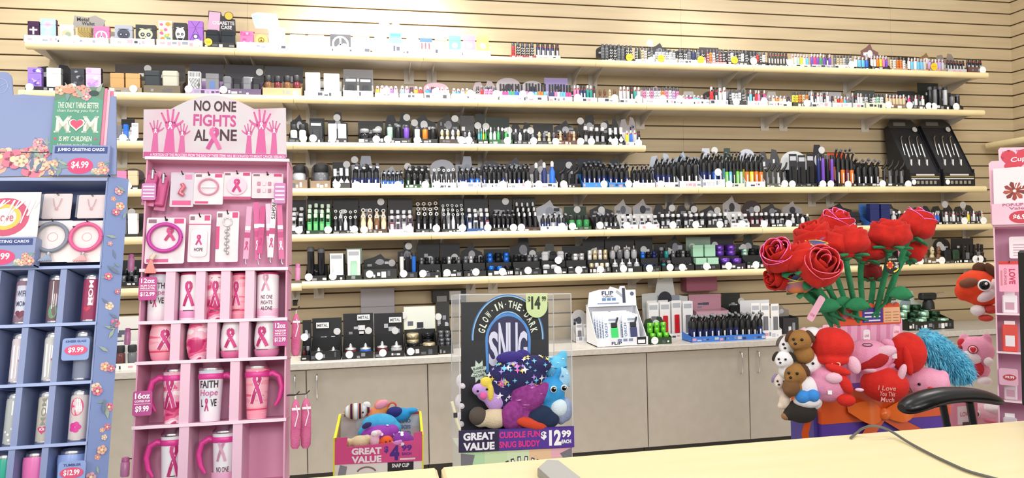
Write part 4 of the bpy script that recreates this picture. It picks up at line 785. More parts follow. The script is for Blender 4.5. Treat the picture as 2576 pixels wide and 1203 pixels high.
WTray(1752,1835,842,-.2,'pink bracelet box behind the blue torch tray','jar','ppt',30,tc='#d9a9b8',lip=60,hd=100,hc='#e2a6ba',desc='pink display box')
WTray(1838,1884,842,-.2,'black box beside the pink bracelet box','pouch','k',70,tc='#26292b',lip=50,hd=100,hc='#2c302f',hst=((1886,78),),desc='black display box')
q=atY(1740,720,-.1); b=MB(); b.box(q.x-.05,q.x+.2,-.12,-.014,q.z-.04,q.z+.12,'#a85f74',.004); solo('hanging_box',b,'dusky pink box on the wall under the lowest shelf','box')
WTray(1740,1926,852,-.53,'blue tray of torches at the worktop front','torch','nnnnnknnkkkn',62,rows=2,rise=3,tc='#3c7fe0',lip=14,dep=.16,words='blue worktop tray',desc='long clear blue tray')
WTray(1892,1968,852,-.50,'white slanted box of carded clips','pack','aaa',86,tc='#f2f2f4',lip=20,hd=92,hc='#d9dade',dep=.16,desc='white display box')
WTray(1970,2010,848,-.34,'small purple and white stand behind plush','bottle','wlw',32,tc='#2c2a30',lip=40,hd=70,hc='#8c837a',hs='peak')
WTray(2286,2400,835,-.48,'stand right of roses','grinder','djdj',26,tc='#20241f',lip=22,hd=92,hc='#c9cfc4',hs='tab',rows=3,rise=16,hst=((2352,76),),desc='black display of green-rimmed tins')
q=atY(2335,745,-.3); b=MB(); b.lathe([(.045,-.08),(.04,-.03),(.03,-.01)],0,0,'#1d1e20',14); b.box(-.075,.06,-.03,.03,-.01,.045,'#1d1e20',.012); t=thing('torch_gun','black kitchen torch with side nozzle above the green-rimmed stand','torch',(q.x,-.3,q.z-.02)); part('torch_body',b,t); b=MB(); b.tube([(.05,0,.03),(.14,0,.04)],.008,steel_m); part('nozzle',b,t)
WTray(250,345,870,-.5,'white boxed dome display left of pink stand','jar','aqa',60,tc='#f3f3ef',lip=16,hd=130,hc='#e6e4dc',desc='white box display',words='white dome display')
# ================================================================ pink ribbon stand
PK='#d77fae'; MAG='#c2478c'; LPK='#f0cfe0'
pinkbody=nmat('pink_cardboard',['#dc9bba','#e3a8c5'],scale=3,r=.55)
water=nmat('watercolour_print',['#c67ea2','#d3c5cd','#cdc7cd','#d0b3c1','#c793ae'],scale=3.2,r=.5,detail=4,pos=[.3,.42,.5,.6,.72])
palewater=nmat('pale_watercolour',['#e3c3d1','#e9e1e5','#dfcfd7'],scale=9,r=.45,detail=3)
camo=nmat('pink_camouflage',['#c02c6c','#e2628f','#f3b9cc','#f7ecef','#d0487f'],scale=13,r=.3,detail=2,const=True,stretch=(1,1,2.2),pos=[0,.4,.48,.56,.64])
stripe=nmat('pink_brush_stripes',['#e0486f','#f2a0b4','#f6b9c6','#e66a86','#f4c6cf'],scale=9,r=.3,const=True,stretch=(.5,.5,6),pos=[0,.38,.5,.6,.68])
marble=nmat('blue_white_marble',['#c9d9ea','#f6f6fa','#f2dfe9'],scale=9,r=.25,detail=3)
pearl=nmat('pearl_white',['#eef0f6','#ffffff'],scale=4,r=.2)
P1=Plane((atY(540,800,-3.0).x,-3.154,0),.160,.02,.012)
def U(px,py,w=0,P=None): return (P or P1).uv(px,py,w)
uL=(U(362,420)[0]+U(338,1150)[0])/2; uR=(U(722,420)[0]+U(720,1150)[0])/2
def vl(a,b,P=None): return (U(*a,P=P)[1]+U(*b,P=P)[1])/2
V0=vl((360,400),(722,397)); V1=vl((350,689),(720,663)); V2=vl((350,817),(719,793)); V3=vl((344,917),(717,892)); V4=vl((338,1079),(717,1047)); V5=V4-(V3-V4)*1.02; V6=V5-.17
ST=thing('display_stand','tall pink cardboard display stand headed NO ONE FIGHTS ALONE','display stand',M=P1.M)
DPT=.13
b=MB(); b.box(uL,uL+.004,0,DPT,.02,V0,pinkbody); b.box(uR-.004,uR,0,DPT,.02,V0,pinkbody); part('side_panel',b,ST)
b=MB(); b.box(uL+.004,uR-.004,DPT-.004,DPT,.02,V0,pinkbody); b.box(uL+.004,uR-.004,.06,.063,V1,V0,pinkbody); part('back_panel',b,ST)
b=MB(); b.box(uL+.001,uR-.001,.002,DPT,.02,V6-.006,pinkbody); b.box(uL-.005,uR+.005,-.004,DPT+.02,0,.03,MAG); part('base',b,ST)
for i,v in enumerate((V0,V1,V2,V3,V4,V5,V6)):
    b=MB(); b.box(uL-.002,uR+.002,-.004,DPT,v-.004,v,pinkbody); b.box(uL-.003,uR+.003,-.006,-.004,v-.008,v+.001,C('#f6dcea')); part('shelf',b,ST)
for (va,vb,xs,py) in ((V2,V1,(428,504,567,628),740),(V3,V2,(441,533,613),865),(V4,V3,(465,590),985),(V5,V4,(462,597),1130)):
    for x in xs:
        u=U(x,py)[0]; b=MB(); b.box(u-.0125,u+.0125,-.003,DPT-.005,va,vb-.008,C('#ecc3d8')); part('divider',b,ST)
# header
def pp(L,w=0,P=None): return [U(x,y,w,P) for x,y in L]
hw=.0; zt=V0
arc=[(430+ (640-430)*i/14, 275-35*math.sin(math.pi*i/14)) for i in range(15)]
b=MB(); b.prism(pp([(360,398),(362,276)]+arc+[(719,272),(721,396)])[::-1],-.002,.004,water)
m1=mpp(P1.M@Vector((0,0,V0)))
def PB(b,t,x,y,wd,h,yy,m,P=None,**k): u,v=U(x,y,P=P); b.text(t,u,v,wd*m1,h*m1,yy,m,**k)
u0,v0=U(361,397); u1,v1=U(720,385); b.rect(u0,u1,V0-.001,V0+.015,-.0025,MAG)
b.text('A PORTION OF THE PROCEEDS FROM THE SALE OF THESE ITEMS WILL BE DONATED TO BREAST CANCER RESEARCH',(uL+uR)/2,V0+.007,(uR-uL)*.95,.0085,-.003,'#f6e3ee',.02)
PB(b,'NO ONE',542,268,100,28,-.003,'#43222f',bold=.03); PB(b,'FIGHTS',541,304,101,31,-.003,MAG,bold=.03)
PB(b,'AL',507,341,34,30,-.003,'#43222f',bold=.03); PB(b,'NE',575,341,40,30,-.003,'#43222f',bold=.03)
u,v=U(539,350); b.ribbon(u,v,36*m1,54*m1,-.0034,MAG,'#d9679f')
def hand(b,px,py,s,mir,base=385):
    u,v=U(px,py); ub,vb=U(px,base); vb=V0+.016; s*=m1; c='#cf5a98' if s>.03 else '#cc5f99'
    b.poly([(u-s*.42,vb),(u+s*.42,vb),(u+s*.25,v-s*.35),(u+s*.42,v+s*.1),(u+s*.36,v+s*.38),(u-s*.38,v+s*.38),(u-s*.4,v+s*.05),(u-s*.24,v-s*.35)],-.0026,c)
    for a,l,o in ((-.42,.95,-.3),(-.14,1.15,-.1),(.08,1.2,.1),(.3,1.0,.3)):
        a*=mir;o*=mir; x0,z0=u+o*s,v+s*.2; x1,z1=x0+math.sin(a)*l*s,z0+math.cos(a)*l*s; b.stroke([(x0,z0),(x1,z1)],[.19*s,.13*s],-.0026,c); b.disc(x1,z1,.065*s,-.0026,c,n=8)
    x0,z0=u+mir*.3*s,v; b.stroke([(x0,z0),(x0+mir*.4*s,z0+.22*s),(x0+mir*.66*s,z0+.5*s)],[.26*s,.2*s,.12*s],-.0026,c)
    b.ribbon(u,v+s*.02,s*.36,s*.55,-.0032,'#f6e9f0','#ffffff')
for (px,py,s,mi) in ((392,331,20,1),(429,318,31,1),(459,338,19,1),(627,338,19,-1),(658,318,31,-1),(690,331,20,-1)): hand(b,px,py,s,mi)
part('header_sign',b,ST,'watercolour header sign with pink raised hands and NO ONE FIGHTS ALONE')
def tagp(P,ST_,px0,px1,py0,py1,lines,col,label,y=-.012,tc='#ffffff',thing_=None,mt=None):
    "price tag clipped to a stand: lines=(text, rel height centre, rel w, rel h)"
    mt=mt or m1; u0,v1=P.uv(px0,py0,-y); u1,v0=P.uv(px1,py1,-y); b=MB(); w,h=u1-u0,v1-v0; uc,vc=(u0+u1)/2,(v0+v1)/2
    b.prism([(uc+x,v0+z) for x,z in rr(w,h,min(w,h)*.12)],y,y+.0015,col)
    b.box(uc-w*.2,uc+w*.2,y+.0015,.002,v1-h*.15,v1-h*.1,col)
    for t,zc,rw,rh in lines: 
        if t=='-': b.rect(uc-w*rw/2,uc+w*rw/2,v0+h*zc-h*rh/2,v0+h*zc+h*rh/2,y-.0006,tc)
        else: b.text(t,uc,v0+h*zc,w*rw,h*rh,y-.0008,tc,.035)
    part('price_tag',b,ST_,label)
tagp(P1,ST,350,393,697,755,(('12oz',.83,.75,.2),('SLIM CAN',.62,.8,.08),('INSULATOR',.5,.8,.08),('-',.42,.85,.015),('$12.99',.25,.8,.2)),'#c0468f','magenta price tag 12oz $12.99')
tagp(P1,ST,688,722,809,870,(('12oz',.83,.75,.2),('VACUUM',.62,.8,.08),('WINE CUP',.5,.8,.08),('-',.42,.85,.015),('$12.99',.25,.8,.2)),'#c0468f','magenta price tag 12oz wine cup $12.99')
tagp(P1,ST,335,381,985,1045,(('16oz',.8,.78,.24),('COFFEE CUP',.58,.8,.08),('-',.47,.85,.015),('$9.99',.26,.7,.27)),'#b9478f','magenta price tag 16oz $9.99')
tagp(P1,ST,357,391,461,503,tuple(('-',z,.8,.08) for z in (.2,.4,.6,.8)),'#c77fb8','lilac price card with printed rows',tc='#efe0f0')
tagp(P1,ST,690,718,460,512,tuple(('-',z,.8,.08) for z in (.2,.4,.6,.8)),'#c77fb8','lilac price card with printed rows, right',tc='#efe0f0')
def inP(P,u,y,v,rx=0,rz=0,ry=0): return P.M@Matrix.Translation((u,y,v))@Matrix.Rotation(rz,4,'Z')@Matrix.Rotation(ry,4,'Y')@Matrix.Rotation(rx,4,'X')
def words3(b,z,h,r,L,cx=0):
    for t,zc,w,hh,c in L: b.text(t,cx,z+h*zc,r*w,h*hh,-.0008,c,.03)
def cup(kind,px0,px1,pyb,h_px,mat,art,label,v,group,hand_=0,base=None,P=P1,rzz=0):
    u=(U(px0,pyb)[0]+U(px1,pyb)[0])/2; r=(U(px1,pyb)[0]-U(px0,pyb)[0])/2*.98; h=h_px*m1*(1.0); y=max(r+.004,.045)
    t=thing({'can':'tumbler','wine':'wine_cup','mug':'travel_mug'}[kind],label,'cup',M=inP(P,u,y,v+.0005,rz=rzz),group=group)
    b=MB(); mt=C(mat,.3) if isinstance(mat,str) else mat
    if kind=='can': b.lathe([(r*.9,0),(r,.006),(r,h*.93),(r*.97,h*.95)],0,0,mt,32); W=(0,0,r); L=[(r*.98,h*.95),(r*.98,h*.99),(r*.9,h),(r*.3,h)]; lm=C('#c03a72',.3)
    elif kind=='wine': b.lathe([(r*.62,0),(r*.8,h*.07),(r*.98,h*.35),(r,h*.5),(r*.95,h*.75),(r*.82,h*.98)],0,0,mt,32); W=(0,0,r); L=[(r*.8,h*.98),(r*.8,h),(r*.3,h)]; lm=C('#e9cdd9',.3)
    else: b.lathe([(r*.78,0),(r*.8,.006),(r*.98,h*.8),(r,h*.82)],0,0,mt,32); W=(0,0,r*.9,r*.25/h,h*.4); L=[(r*.98,h*.82),(r,h*.84),(r*.98,h*.87),(r*.78,h*.9),(r*.78,h*.98),(r*.7,h),(r*.2,h)]; lm=steel_m
    if base: b.lathe([(r*(.91 if kind!='wine' else .63),-.0002),(r*(1.005 if kind!='wine' else .9),h*.06),(r*(1.004 if kind!='wine' else .985),h*.22)],0,0,base,32,cap=False)
    b.W=W; art and art(b,r,h); b.W=None; part('cup_body',b,t)
    b=MB(); b.lathe(L,0,0,lm,28); part('lid',b,t)
    if hand_:
        b=MB(); s=hand_; q=r*.9; pts=[(s*q,0,h*.72),(s*(q+.012),0,h*.74),(s*(q+.03),0,h*.68),(s*(q+.038),0,h*.5),(s*(q+.032),0,h*.32),(s*(q+.02),0,h*.2)]
        b.tube(pts,[.009,.009,.0085,.008,.007,.004],C('#e0449a',.35),10); b.lathe([(r*.99,h*.68),(r*1.03,h*.69),(r*1.04,h*.76),(r,h*.77)],0,0,C('#e0449a',.35),28,cap=False); part('handle',b,t)
    return t
RB='#b82d6e'; RB2='#cf3f86'
a_rib=lambda s=1,dx=0,z=.55,note=True:(lambda b,r,h:(b.ribbon(dx*r,h*z,r*1.05*s,h*.5*s,-.0006,RB,RB2,C('#efdfe8')),note and b.rect(-r*.5+dx*r,r*.5+dx*r,h*.2,h*.215,-.0006,'#5a3a48')))
a_faith=lambda top=.74,k=1:(lambda b,r,h:(b.text('FAITH',0,h*top,r*1.25*k,h*.12,-.0006,'#3c2430',.03),b.text('Hope',0,h*(top-.15),r*1.25*k,h*.13,-.0008,'#d0609a',.01,shear=.1),b.text('L',-r*.48*k,h*(top-.3),r*.2,h*.12,-.0006,'#3c2430',.03),b.ribbon(-r*.15,h*(top-.33),r*.36,h*.2,-.0006,RB,RB2),b.text('VE',r*.36*k,h*(top-.3),r*.5,h*.12,-.0006,'#3c2430',.03)))
def a_alone(b,r,h,z=0): 
    b.ribbon(-r*.1,h*(.77+z),r*.8,h*.36,-.0006,'#c98aa8','#dba9c0')
    for i,t in enumerate(('NO ONE','FIGHTS','ALONE')): b.text(t,0,h*(.46+z-.12*i),r*1.05,h*.085,-.0008,('#7a3a5c','#7a3a5c','#5a2a44')[i],.02)
G1='slim ribbon tumblers on the pink stand'; G2='rounded wine cups on the pink stand'; G3='handled travel mugs on the pink stand'
cup('can',357,418,808,120,marble,a_faith(.72),'white marbled slim tumbler with FAITH Hope LOVE, behind magenta tag',V2,G1)
cup('can',440,497,800,118,pearl,a_rib(),'white slim tumbler with pink ribbon, second in top cup row',V2,G1,base=C('#e2a0cc'))
cup('can',511,561,798,118,camo,a_rib(),'pink camouflage slim tumbler in the top cup row',V2,G1)
cup('can',575,622,796,116,stripe,a_rib(1,-.45),'pink striped slim tumbler with ribbon at its left side',V2,G1)
cup('can',639,697,792,116,pearl,a_alone,'white slim tumbler reading NO ONE FIGHTS ALONE',V2,G1,base=C('#efc3da'))
cup('wine',360,431,912,90,stripe,a_rib(1,.4,.55,False),'pink striped wine cup with ribbon at its right side',V3,G2)
cup('wine',457,522,908,88,camo,None,'pink camouflage wine cup without a ribbon',V3,G2)
cup('wine',545,607,902,88,pearl,a_rib(),'white wine cup with pink ribbon and pink foot, left of two',V3,G2,base=C('#dd77a5'))
cup('wine',632,700,896,90,pearl,a_rib(1,-.3),'white wine cup with pink ribbon beside the magenta tag',V3,G2,base=C('#e08fb8'))
cup('mug',394,456,1070,146,camo,a_rib(1,-.2,.5,False),'pink camouflage travel mug with handle at left',V4,G3,hand_=-1)
cup('mug',486,553,1062,146,marble,a_faith(.6,1.15),'white marbled travel mug reading FAITH Hope LOVE',V4,G3,hand_=1)
cup('mug',607,672,1052,146,stripe,a_rib(1,.1,.5,False),'pink striped travel mug with handle at right',V4,G3,hand_=1)
cup('mug',388,450,1220,146,pearl,a_rib(1,.35,.45,True),'white travel mug with pink ribbon, bottom left of the stand',V5,G3,hand_=-1)
cup('mug',522,588,1215,146,pearl,lambda b,r,h:a_alone(b,r,h,-.2),'pale pink travel mug reading NO ONE FIGHTS ALONE',V5,G3,hand_=-1,base=C('#eab0d0'))
# carded goods hanging in the stand
def hcard(P,px0,px1,py0,py1,y,mat,label,fn,name='hanging_card',cat='card',lean=.05,rot=0,parent=None,hook_='#3a2c34',M1=None,group=None):
    u0,v1=P.uv(px0,py0,-y); u1,v0=P.uv(px1,py1,-y); w,h=u1-u0,v1-v0
    t=thing(name,label,cat,M=inP(P,(u0+u1)/2,y,v1,rx=-lean,ry=rot),group=group); b=MB()
    b.prism([(x,z-h) for x,z in rr(w,h,w*.05)],-.0008,.0008,C(mat,.4) if isinstance(mat,str) else mat)
    b.disc(0,-h*.05,w*.04,-.0012,'#3a2430'); fn and fn(b,w,h,t); part('card',b,t)
    q=MB(); q.tube([((u0+u1)/2,y+.05,v1-h*.03),((u0+u1)/2,y-.012,v1-h*.04),((u0+u1)/2,y-.018,v1-h*.0)],.0018,hook_,6); part('peg_hook',q,parent)
    return t
def top2(b,w,h): b.rect(-w*.45,-w*.25,-h*.12,-h*.04,-.0012,'#8a6a78'); b.rect(w*.2,w*.45,-h*.13,-h*.02,-.0012,'#d0457f')
GC='carded gifts hanging in the pink stand'
def k1(b,w,h,t): b.rect(-w*.4,w*.4,-h*.95,-h*.82,-.0012,'#d95a90'); b.rect(w*.1,w*.4,-h*.2,-h*.06,-.0012,'#e58ab4'); q=MB(); q.tube([(0,-.006,-h*.35),(w*.1,-.008,-h*.45),(0,-.01,-h*.55),(-w*.08,-.008,-h*.62),(w*.1,-.008,-h*.68)],.006,C('#e07a8c',.3,.4)); part('brooch',q,t)
hcard(P1,431,487,434,522,.025,'#cfc6d4','grey-pink card holding a small ribbon brooch',k1,parent=ST,group=GC)
def kbr(c):
    def f(b,w,h,t): top2(b,w,h); b.rect(-w*.45,0,-h*.97,-h*.9,-.0012,'#d0457f'); q=MB(); q.tube([(w*.33*math.cos(a),-.006,-h*.45+w*.3*math.sin(a)) for a in [6.283*i/20 for i in range(21)]],.0025,c); q.box(-w*.25,w*.25,-.008,-.004,-h*.48,-h*.45,'#e8e8ea'); part('bracelet',q,t)
    return f
hcard(P1,490,561,436,516,.022,palewater,'pale card holding a thin pink bracelet',kbr('#d98aa8'),parent=ST,group=GC)
def kbadge(b,w,h,t): top2(b,w,h); b.rect(-w*.5,w*.5,-h,-h*.9,-.0012,'#c24a7a'); q=MB(); q.T=Matrix.Translation((0,-.003,-h*.52))@Matrix.Rotation(math.pi/2,4,'X'); q.lathe([(w*.36,-.002),(w*.36,.003)],0,0,C('#f0c9d9'),24); q.T=Matrix(); q.ribbon(0,-h*.52,w*.35,h*.45,-.007,RB,RB2); part('badge',q,t)
hcard(P1,563,631,433,503,.026,palewater,'pale card holding a round pink ribbon badge',kbadge,parent=ST,group=GC)
def kear(b,w,h,t):
    top2(b,w,h)
    for i in range(4):
        for j in range(2): q=MB(); q.box(-w*.32+i*w*.17,-w*.22+i*w*.17,-.004,-.001,-h*.5-j*h*.28,-h*.35-j*h*.28,'#e8d8e0' if i%2 else '#c98aa8',.001); part('earring',q,t)
hcard(P1,634,712,436,500,.03,palewater,'wide card of small earring pairs beside the right price card',kear,parent=ST,group=GC)
def kbox(b,w,h,t): q=MB(); q.box(-w*.4,w*.4,-.02,-.0012,-h*.9,-h*.15,'#c9568c',.003); q.tube([(0,-.024,-h*.05),(w*.1,-.024,-h*.3)],.004,SILV); part('clip_case',q,t)
hcard(P1,376,404,430,520,.02,'#d77fa8','magenta clip case on a tilted card, left of the pair',kbox,parent=ST,rot=.16,group=GC)
hcard(P1,404,428,440,532,.03,'#c9709c','magenta clip case on a tilted card, right of the pair',kbox,parent=ST,rot=.12,group=GC)
def bigring(c,r=.39):
    def f(b,w,h,t):
        top2(b,w,h); b.rect(-w*.45,w*.1,-h*.97,-h*.9,-.0012,'#d45a94')
        q=MB(); q.tube([(w*r*math.cos(a),-.009,-h*.45+w*r*.92*math.sin(a)) for a in [6.283*i/26 for i in range(27)]],.0058,C(c,.35),10,False); part('bangle',q,t)
    return f
t_=hcard(P1,370,464,548,664,.012,palewater,'pale card with a thick magenta bangle and coral tassel',bigring('#c23aa0',.41),parent=ST,group=GC)
b=MB(); b.ribbon(.012,-.05,.03,.036,-.004,RB,RB2); part('ribbon_print',b,t_)
b=MB(); b.tube([(-.022,-.016,-.11),(-.03,-.018,-.125)],.006,'#e8d0c0'); [b.tube([(-.03,-.018,-.125),(-.042+i*.005,-.02,-.165)],.003,'#f0938a',5) for i in range(6)]; part('tassel',b,t_)
def klan(b,w,h,t): top2(b,w,h); b.rect(-w*.5,w*.5,-h*.22,-h*.2,-.0012,'#d0457f'); q=MB(); q.prism([(x*1.0,z-h*.9) for x,z in rr(w*.75,h*.58,w*.2)],-.006,-.001,'#e9dbe4'); q.ribbon(0,-h*.55,w*.3,h*.2,-.0066,RB,RB2); q.text('HOPE',0,-h*.75,w*.4,h*.07,-.0066,'#4a2436',.02); part('badge_holder',q,t)
hcard(P1,477,528,540,660,.02,palewater,'narrow card with a bottle-shaped badge holder',klan,parent=ST,group=GC)
def kkey(b,w,h,t): top2(b,w,h); b.rect(-w*.5,-w*.35,-h*.75,-h*.3,-.0012,'#d0457f'); q=MB(); q.tube([(w*.2*math.cos(a),-.005,-h*.22+w*.2*math.sin(a)) for a in [6.283*i/14 for i in range(15)]],.0018,chrome_m,6,False); [q.ball(w*.05*(-1)**i,-.006,-h*(.35+.06*i),.004,.004,.006,SILV,8,5) for i in range(9)]; part('key_chain',q,t)
hcard(P1,546,599,532,660,.022,palewater,'tall card with a silver key ring chain',kkey,parent=ST,group=GC)
for i,(x,y0_,y1_,c) in enumerate(((628,520,652,'#e2a4c4'),(645,510,655,'#d25f98'),(663,520,640,'#c94a86'),(676,515,650,'#f0c4d8'),(692,505,650,'#e8e0e6'),(705,520,655,'#d46a9c'))):
    u,v1=P1.uv(x,y0_,-.02); _,v0=P1.uv(x,y1_,-.02); b=MB(); w=.0075; h=v1-v0; b.box(-w,w,-.0015,.0015,-h,0,c); b.rect(-w,w,-h*.45,-h*.38,-.002,'#fff'); b.rect(-w,w,-h*.6,-h*.5,-.002,'#c0467f'); b.ribbon(0,-h*.75,w*1.5,h*.16,-.0022,'#f6e6ee' if i%2 else RB,'#ffffff' if i%2 else RB2)
    if i==4: b.text('FIGHTS',0,-h*.2,h*.28,w*1.5,-.0022,'#3c2430',.02,rot=-math.pi/2)
    t=thing('lanyard',f'pink ribbon lanyard, {ORD[i+1]} from left in the bunch at the stand\'s right','lanyard',M=inP(P1,u,.02-.004*i,v1,ry=.05*(-1)**i),group='ribbon lanyards in the pink stand'); part('strap',b,t)
    q=MB(); q.tube([(0,0,-h),(0,-.002,-h-.01),(.003,-.002,-h-.016)],.0022,SILV,6); part('clip',q,t)
# pouches hanging from hooks on the side of the stand
def pouchp(px,py0,py1,wpx,y,label,hk):
    u,v1=P1.uv(px,py0,-y); _,v0=P1.uv(px,py1,-y); h=v1-v0; w=wpx*m1; t=thing('hanging_pouch',label,'pouch',M=inP(P1,u,y,v1,rz=.2),group='pink pouches on the side of the stand')
    b=MB(); b.T=Matrix.Translation((0,0,-h)); b.lathe([(w*.25,0),(w*.45,h*.06),(w*.5,h*.3),(w*.46,h*.8),(w*.3,h*.93),(w*.12,h)],0,0,plush('#e07aa4','#cf6494'),14,1,.6); b.T=Matrix(); part('pouch_body',b,t)
    q=MB(); q.tube([(0,-w*.32,-h*.12),(w*.2,-w*.34,-h*.3),(-w*.1,-w*.36,-h*.55)],.002,'#f4e3ea',6); q.box(-w*.4,w*.4,-w*.34,-w*.3,-h*.22,-h*.17,'#f4f4f6'); part('strap',q,t)
    q=MB(); q.tube([(uR-.001,y,v1+.012),(u,y,v1+.012),(u+.01,y,v1+.022)],.002,'#3a3034',6); q.tube([(u,y,v1+.012),(u,y,v1-.002)],.0015,'#e8e8ea',6); part('side_hook',q,ST)
pouchp(745,790,896,22,.05,'pink pouch at worktop height, right side of the stand',1); pouchp(744,1005,1130,24,.03,'lower pink pouch nearest the stand',1); pouchp(770,1002,1128,26,.06,'lower pink pouch farther from the stand',1)
def barrel(px,py0,py1,wpx,y,label,side):
    u,v1=P1.uv(px,py0,-y); _,v0=P1.uv(px,py1,-y); h=v1-v0; w=wpx*m1; t=thing('lip_balm_tube',label,'tube',M=inP(P1,u,y,v0),group='pink tubes on the sides of the stand')
    b=MB(); b.lathe([(w*.4,0),(w*.5,h*.08),(w*.5,h*.7),(w*.42,h*.75)],0,0,C('#e39ac4',.3),14); part('tube_body',b,t); q=MB(); q.lathe([(w*.42,h*.75),(w*.44,h*.8),(w*.4,h*.97),(w*.2,h)],0,0,C('#d77fb4',.3),14); part('cap',q,t)
    q=MB(); q.tube([((uR-.001) if side>0 else (uL+.001),y,v0+h*.9),(u,y,v0+h*.9)],.0018,'#3a3034',6); part('side_hook',q,ST)
barrel(749,664,706,14,.06,'pink tube beside the right of the stand at the lowest shelf',1); barrel(331,640,682,15,.06,'pink tube left of the stand, upper',-1); barrel(322,825,868,14,.06,'pink tube left of the stand at worktop height',-1); barrel(316,1150,1200,20,.04,'striped pink tube at the bottom left of the stand',-1)
# ================================================================ blue card stand
BL='#8ea4d8'; bluem=nmat('periwinkle_cardboard',['#8593bd','#909ec8'],scale=3,r=.5)
P2=Plane((atY(120,800,-3.0).x,-3.36,0),.235,0,0)
m2=mpp(P2.M@Vector((0,0,1.6))); m2b=mpp(P2.M@Vector((0,0,1.1)))
def U2(px,py,w=0): return P2.uv(px,py,w)
S2=thing('display_stand','tall periwinkle blue cardboard stand of MOM greeting cards and cups','display stand',M=P2.M)
bR=(U2(268,560)[0]+U2(212,1120)[0])/2; bL=bR-.52; Z0=U2(150,450)[1]; z1=vl((0,677),(262,666),P2); z2=vl((0,820),(240,811),P2); z3=vl((0,970),(218,959),P2); z4=vl((0,1126),(210,1113),P2); z5=z4-(z3-z4)
b=MB(); b.box(bL,bL+.004,0,.15,.02,Z0,bluem); b.box(bR-.003,bR+.001,0,.15,.02,Z0,bluem); rd=random.Random(4)
def flowers(b,x0,x1,z0,z1,y,n,seed,sc=1):
    rd=random.Random(seed)
    for i in range(n):
        x=rd.uniform(x0,x1); z=rd.uniform(z0,z1); r=rd.uniform(.006,.013)*sc; yy=y-.0001*i; k=rd.random()
        if k<.5:
            r=min(r,.012)
            a=rd.uniform(0,3.14); b.poly([(x+r*2*math.cos(a),z+r*2*math.sin(a)),(x-r*.5*math.sin(a),z+r*.5*math.cos(a)),(x-r*1.6*math.cos(a),z-r*1.6*math.sin(a)),(x+r*.5*math.sin(a),z-r*.5*math.cos(a))],yy,rd.choice(['#7f9a98','#8fa8a4','#6f809a','#9fb0a0']))
        else:
            c=rd.choice(['#e7a394','#edb9a2','#d98098','#f0d3bb','#dfa5b2']); 
            for q in range(5): b.disc(x+r*.6*math.cos(q*1.256),z+r*.6*math.sin(q*1.256),r*.55,yy,c,n=9)
            b.disc(x,z,r*.35,yy-.00005,'#f6e4b0',n=8)
part('side_panel',b,S2)
# outer floral wing on the right, angled back
b=MB(); b.T=Matrix.Translation((bR+.002,.0,0))@Matrix.Rotation(math.radians(38),4,'Z'); b.box(0,.052,0,.003,.02,Z0+.01,C('#7f93c6',.5)); flowers(b,.008,.045,.3,Z0,-.0006,64,8,.9); part('wing_panel',b,S2)
b=MB(); b.box(bL+.004,bR-.004,.146,.15,.02,Z0,bluem); b.box(bL+.004,bR-.004,.09,.093,z1,Z0,C('#46527a',.5)); part('back_panel',b,S2)
b=MB(); b.box(bL+.001,bR-.001,.002,.15,.02,z5-.006,bluem); b.box(bL-.004,bR+.004,-.004,.155,0,.03,'#6478b0'); part('base',b,S2)
for v in (Z0,z1,z2,z3,z4,z5): b=MB(); b.box(bL-.001,bR+.001,-.003,.146,v-.004,v,bluem); b.box(bL-.001,bR+.001,-.005,-.003,v-.007,v+.001,C('#a8b8e4')); part('shelf',b,S2)
for va,vb,xs,py in ((z2,z1,(74,156,-10),745),(z3,z2,(58,141,-24),895),(z4,z3,(43,127,-38),1045),(z5,z4,(28,112),1165)):
    for x in xs: u=U2(x,py)[0]; b=MB(); b.box(u-.0075,u+.0075,-.003,.14,va,vb-.008,bluem); part('divider',b,S2)
b=MB(); L=[(-60,446),(-60,182),(-5,182)]+[(14+16*math.sin(a),198-16*math.cos(a)) for a in (0,.5,1.0,1.5)]+[(33,240),(60,238),(90,241),(125,243),(292,243),(293,440)]
b.prism(pp(L,0,P2)[::-1],-.002,.004,bluem); x0,zz0=U2(-20,440); x1,zz1=U2(128,335); flowers(b,x0+.01,x1-.01,zz0+.012,zz0+.06,-.0026,34,5,2.3); flowers(b,U2(70,400)[0],x1-.006,zz0+.06,zz0+.1,-.0026,10,6,1.4)
b.rect(U2(-60,385)[0],U2(125,385)[0],U2(40,386)[1],U2(40,384)[1],-.0055,'#3a4260'); uq,vq=U2(2,218); b.ring(uq,vq,.018,.0012,-.003,'#b4c2e8',rz=.022); b.stroke([(uq-.02,vq-.03),(uq,vq),(uq+.016,vq+.012)],.0012,-.003,'#b4c2e8')
part('header_sign',b,S2,'periwinkle header with rounded tab and painted flowers')
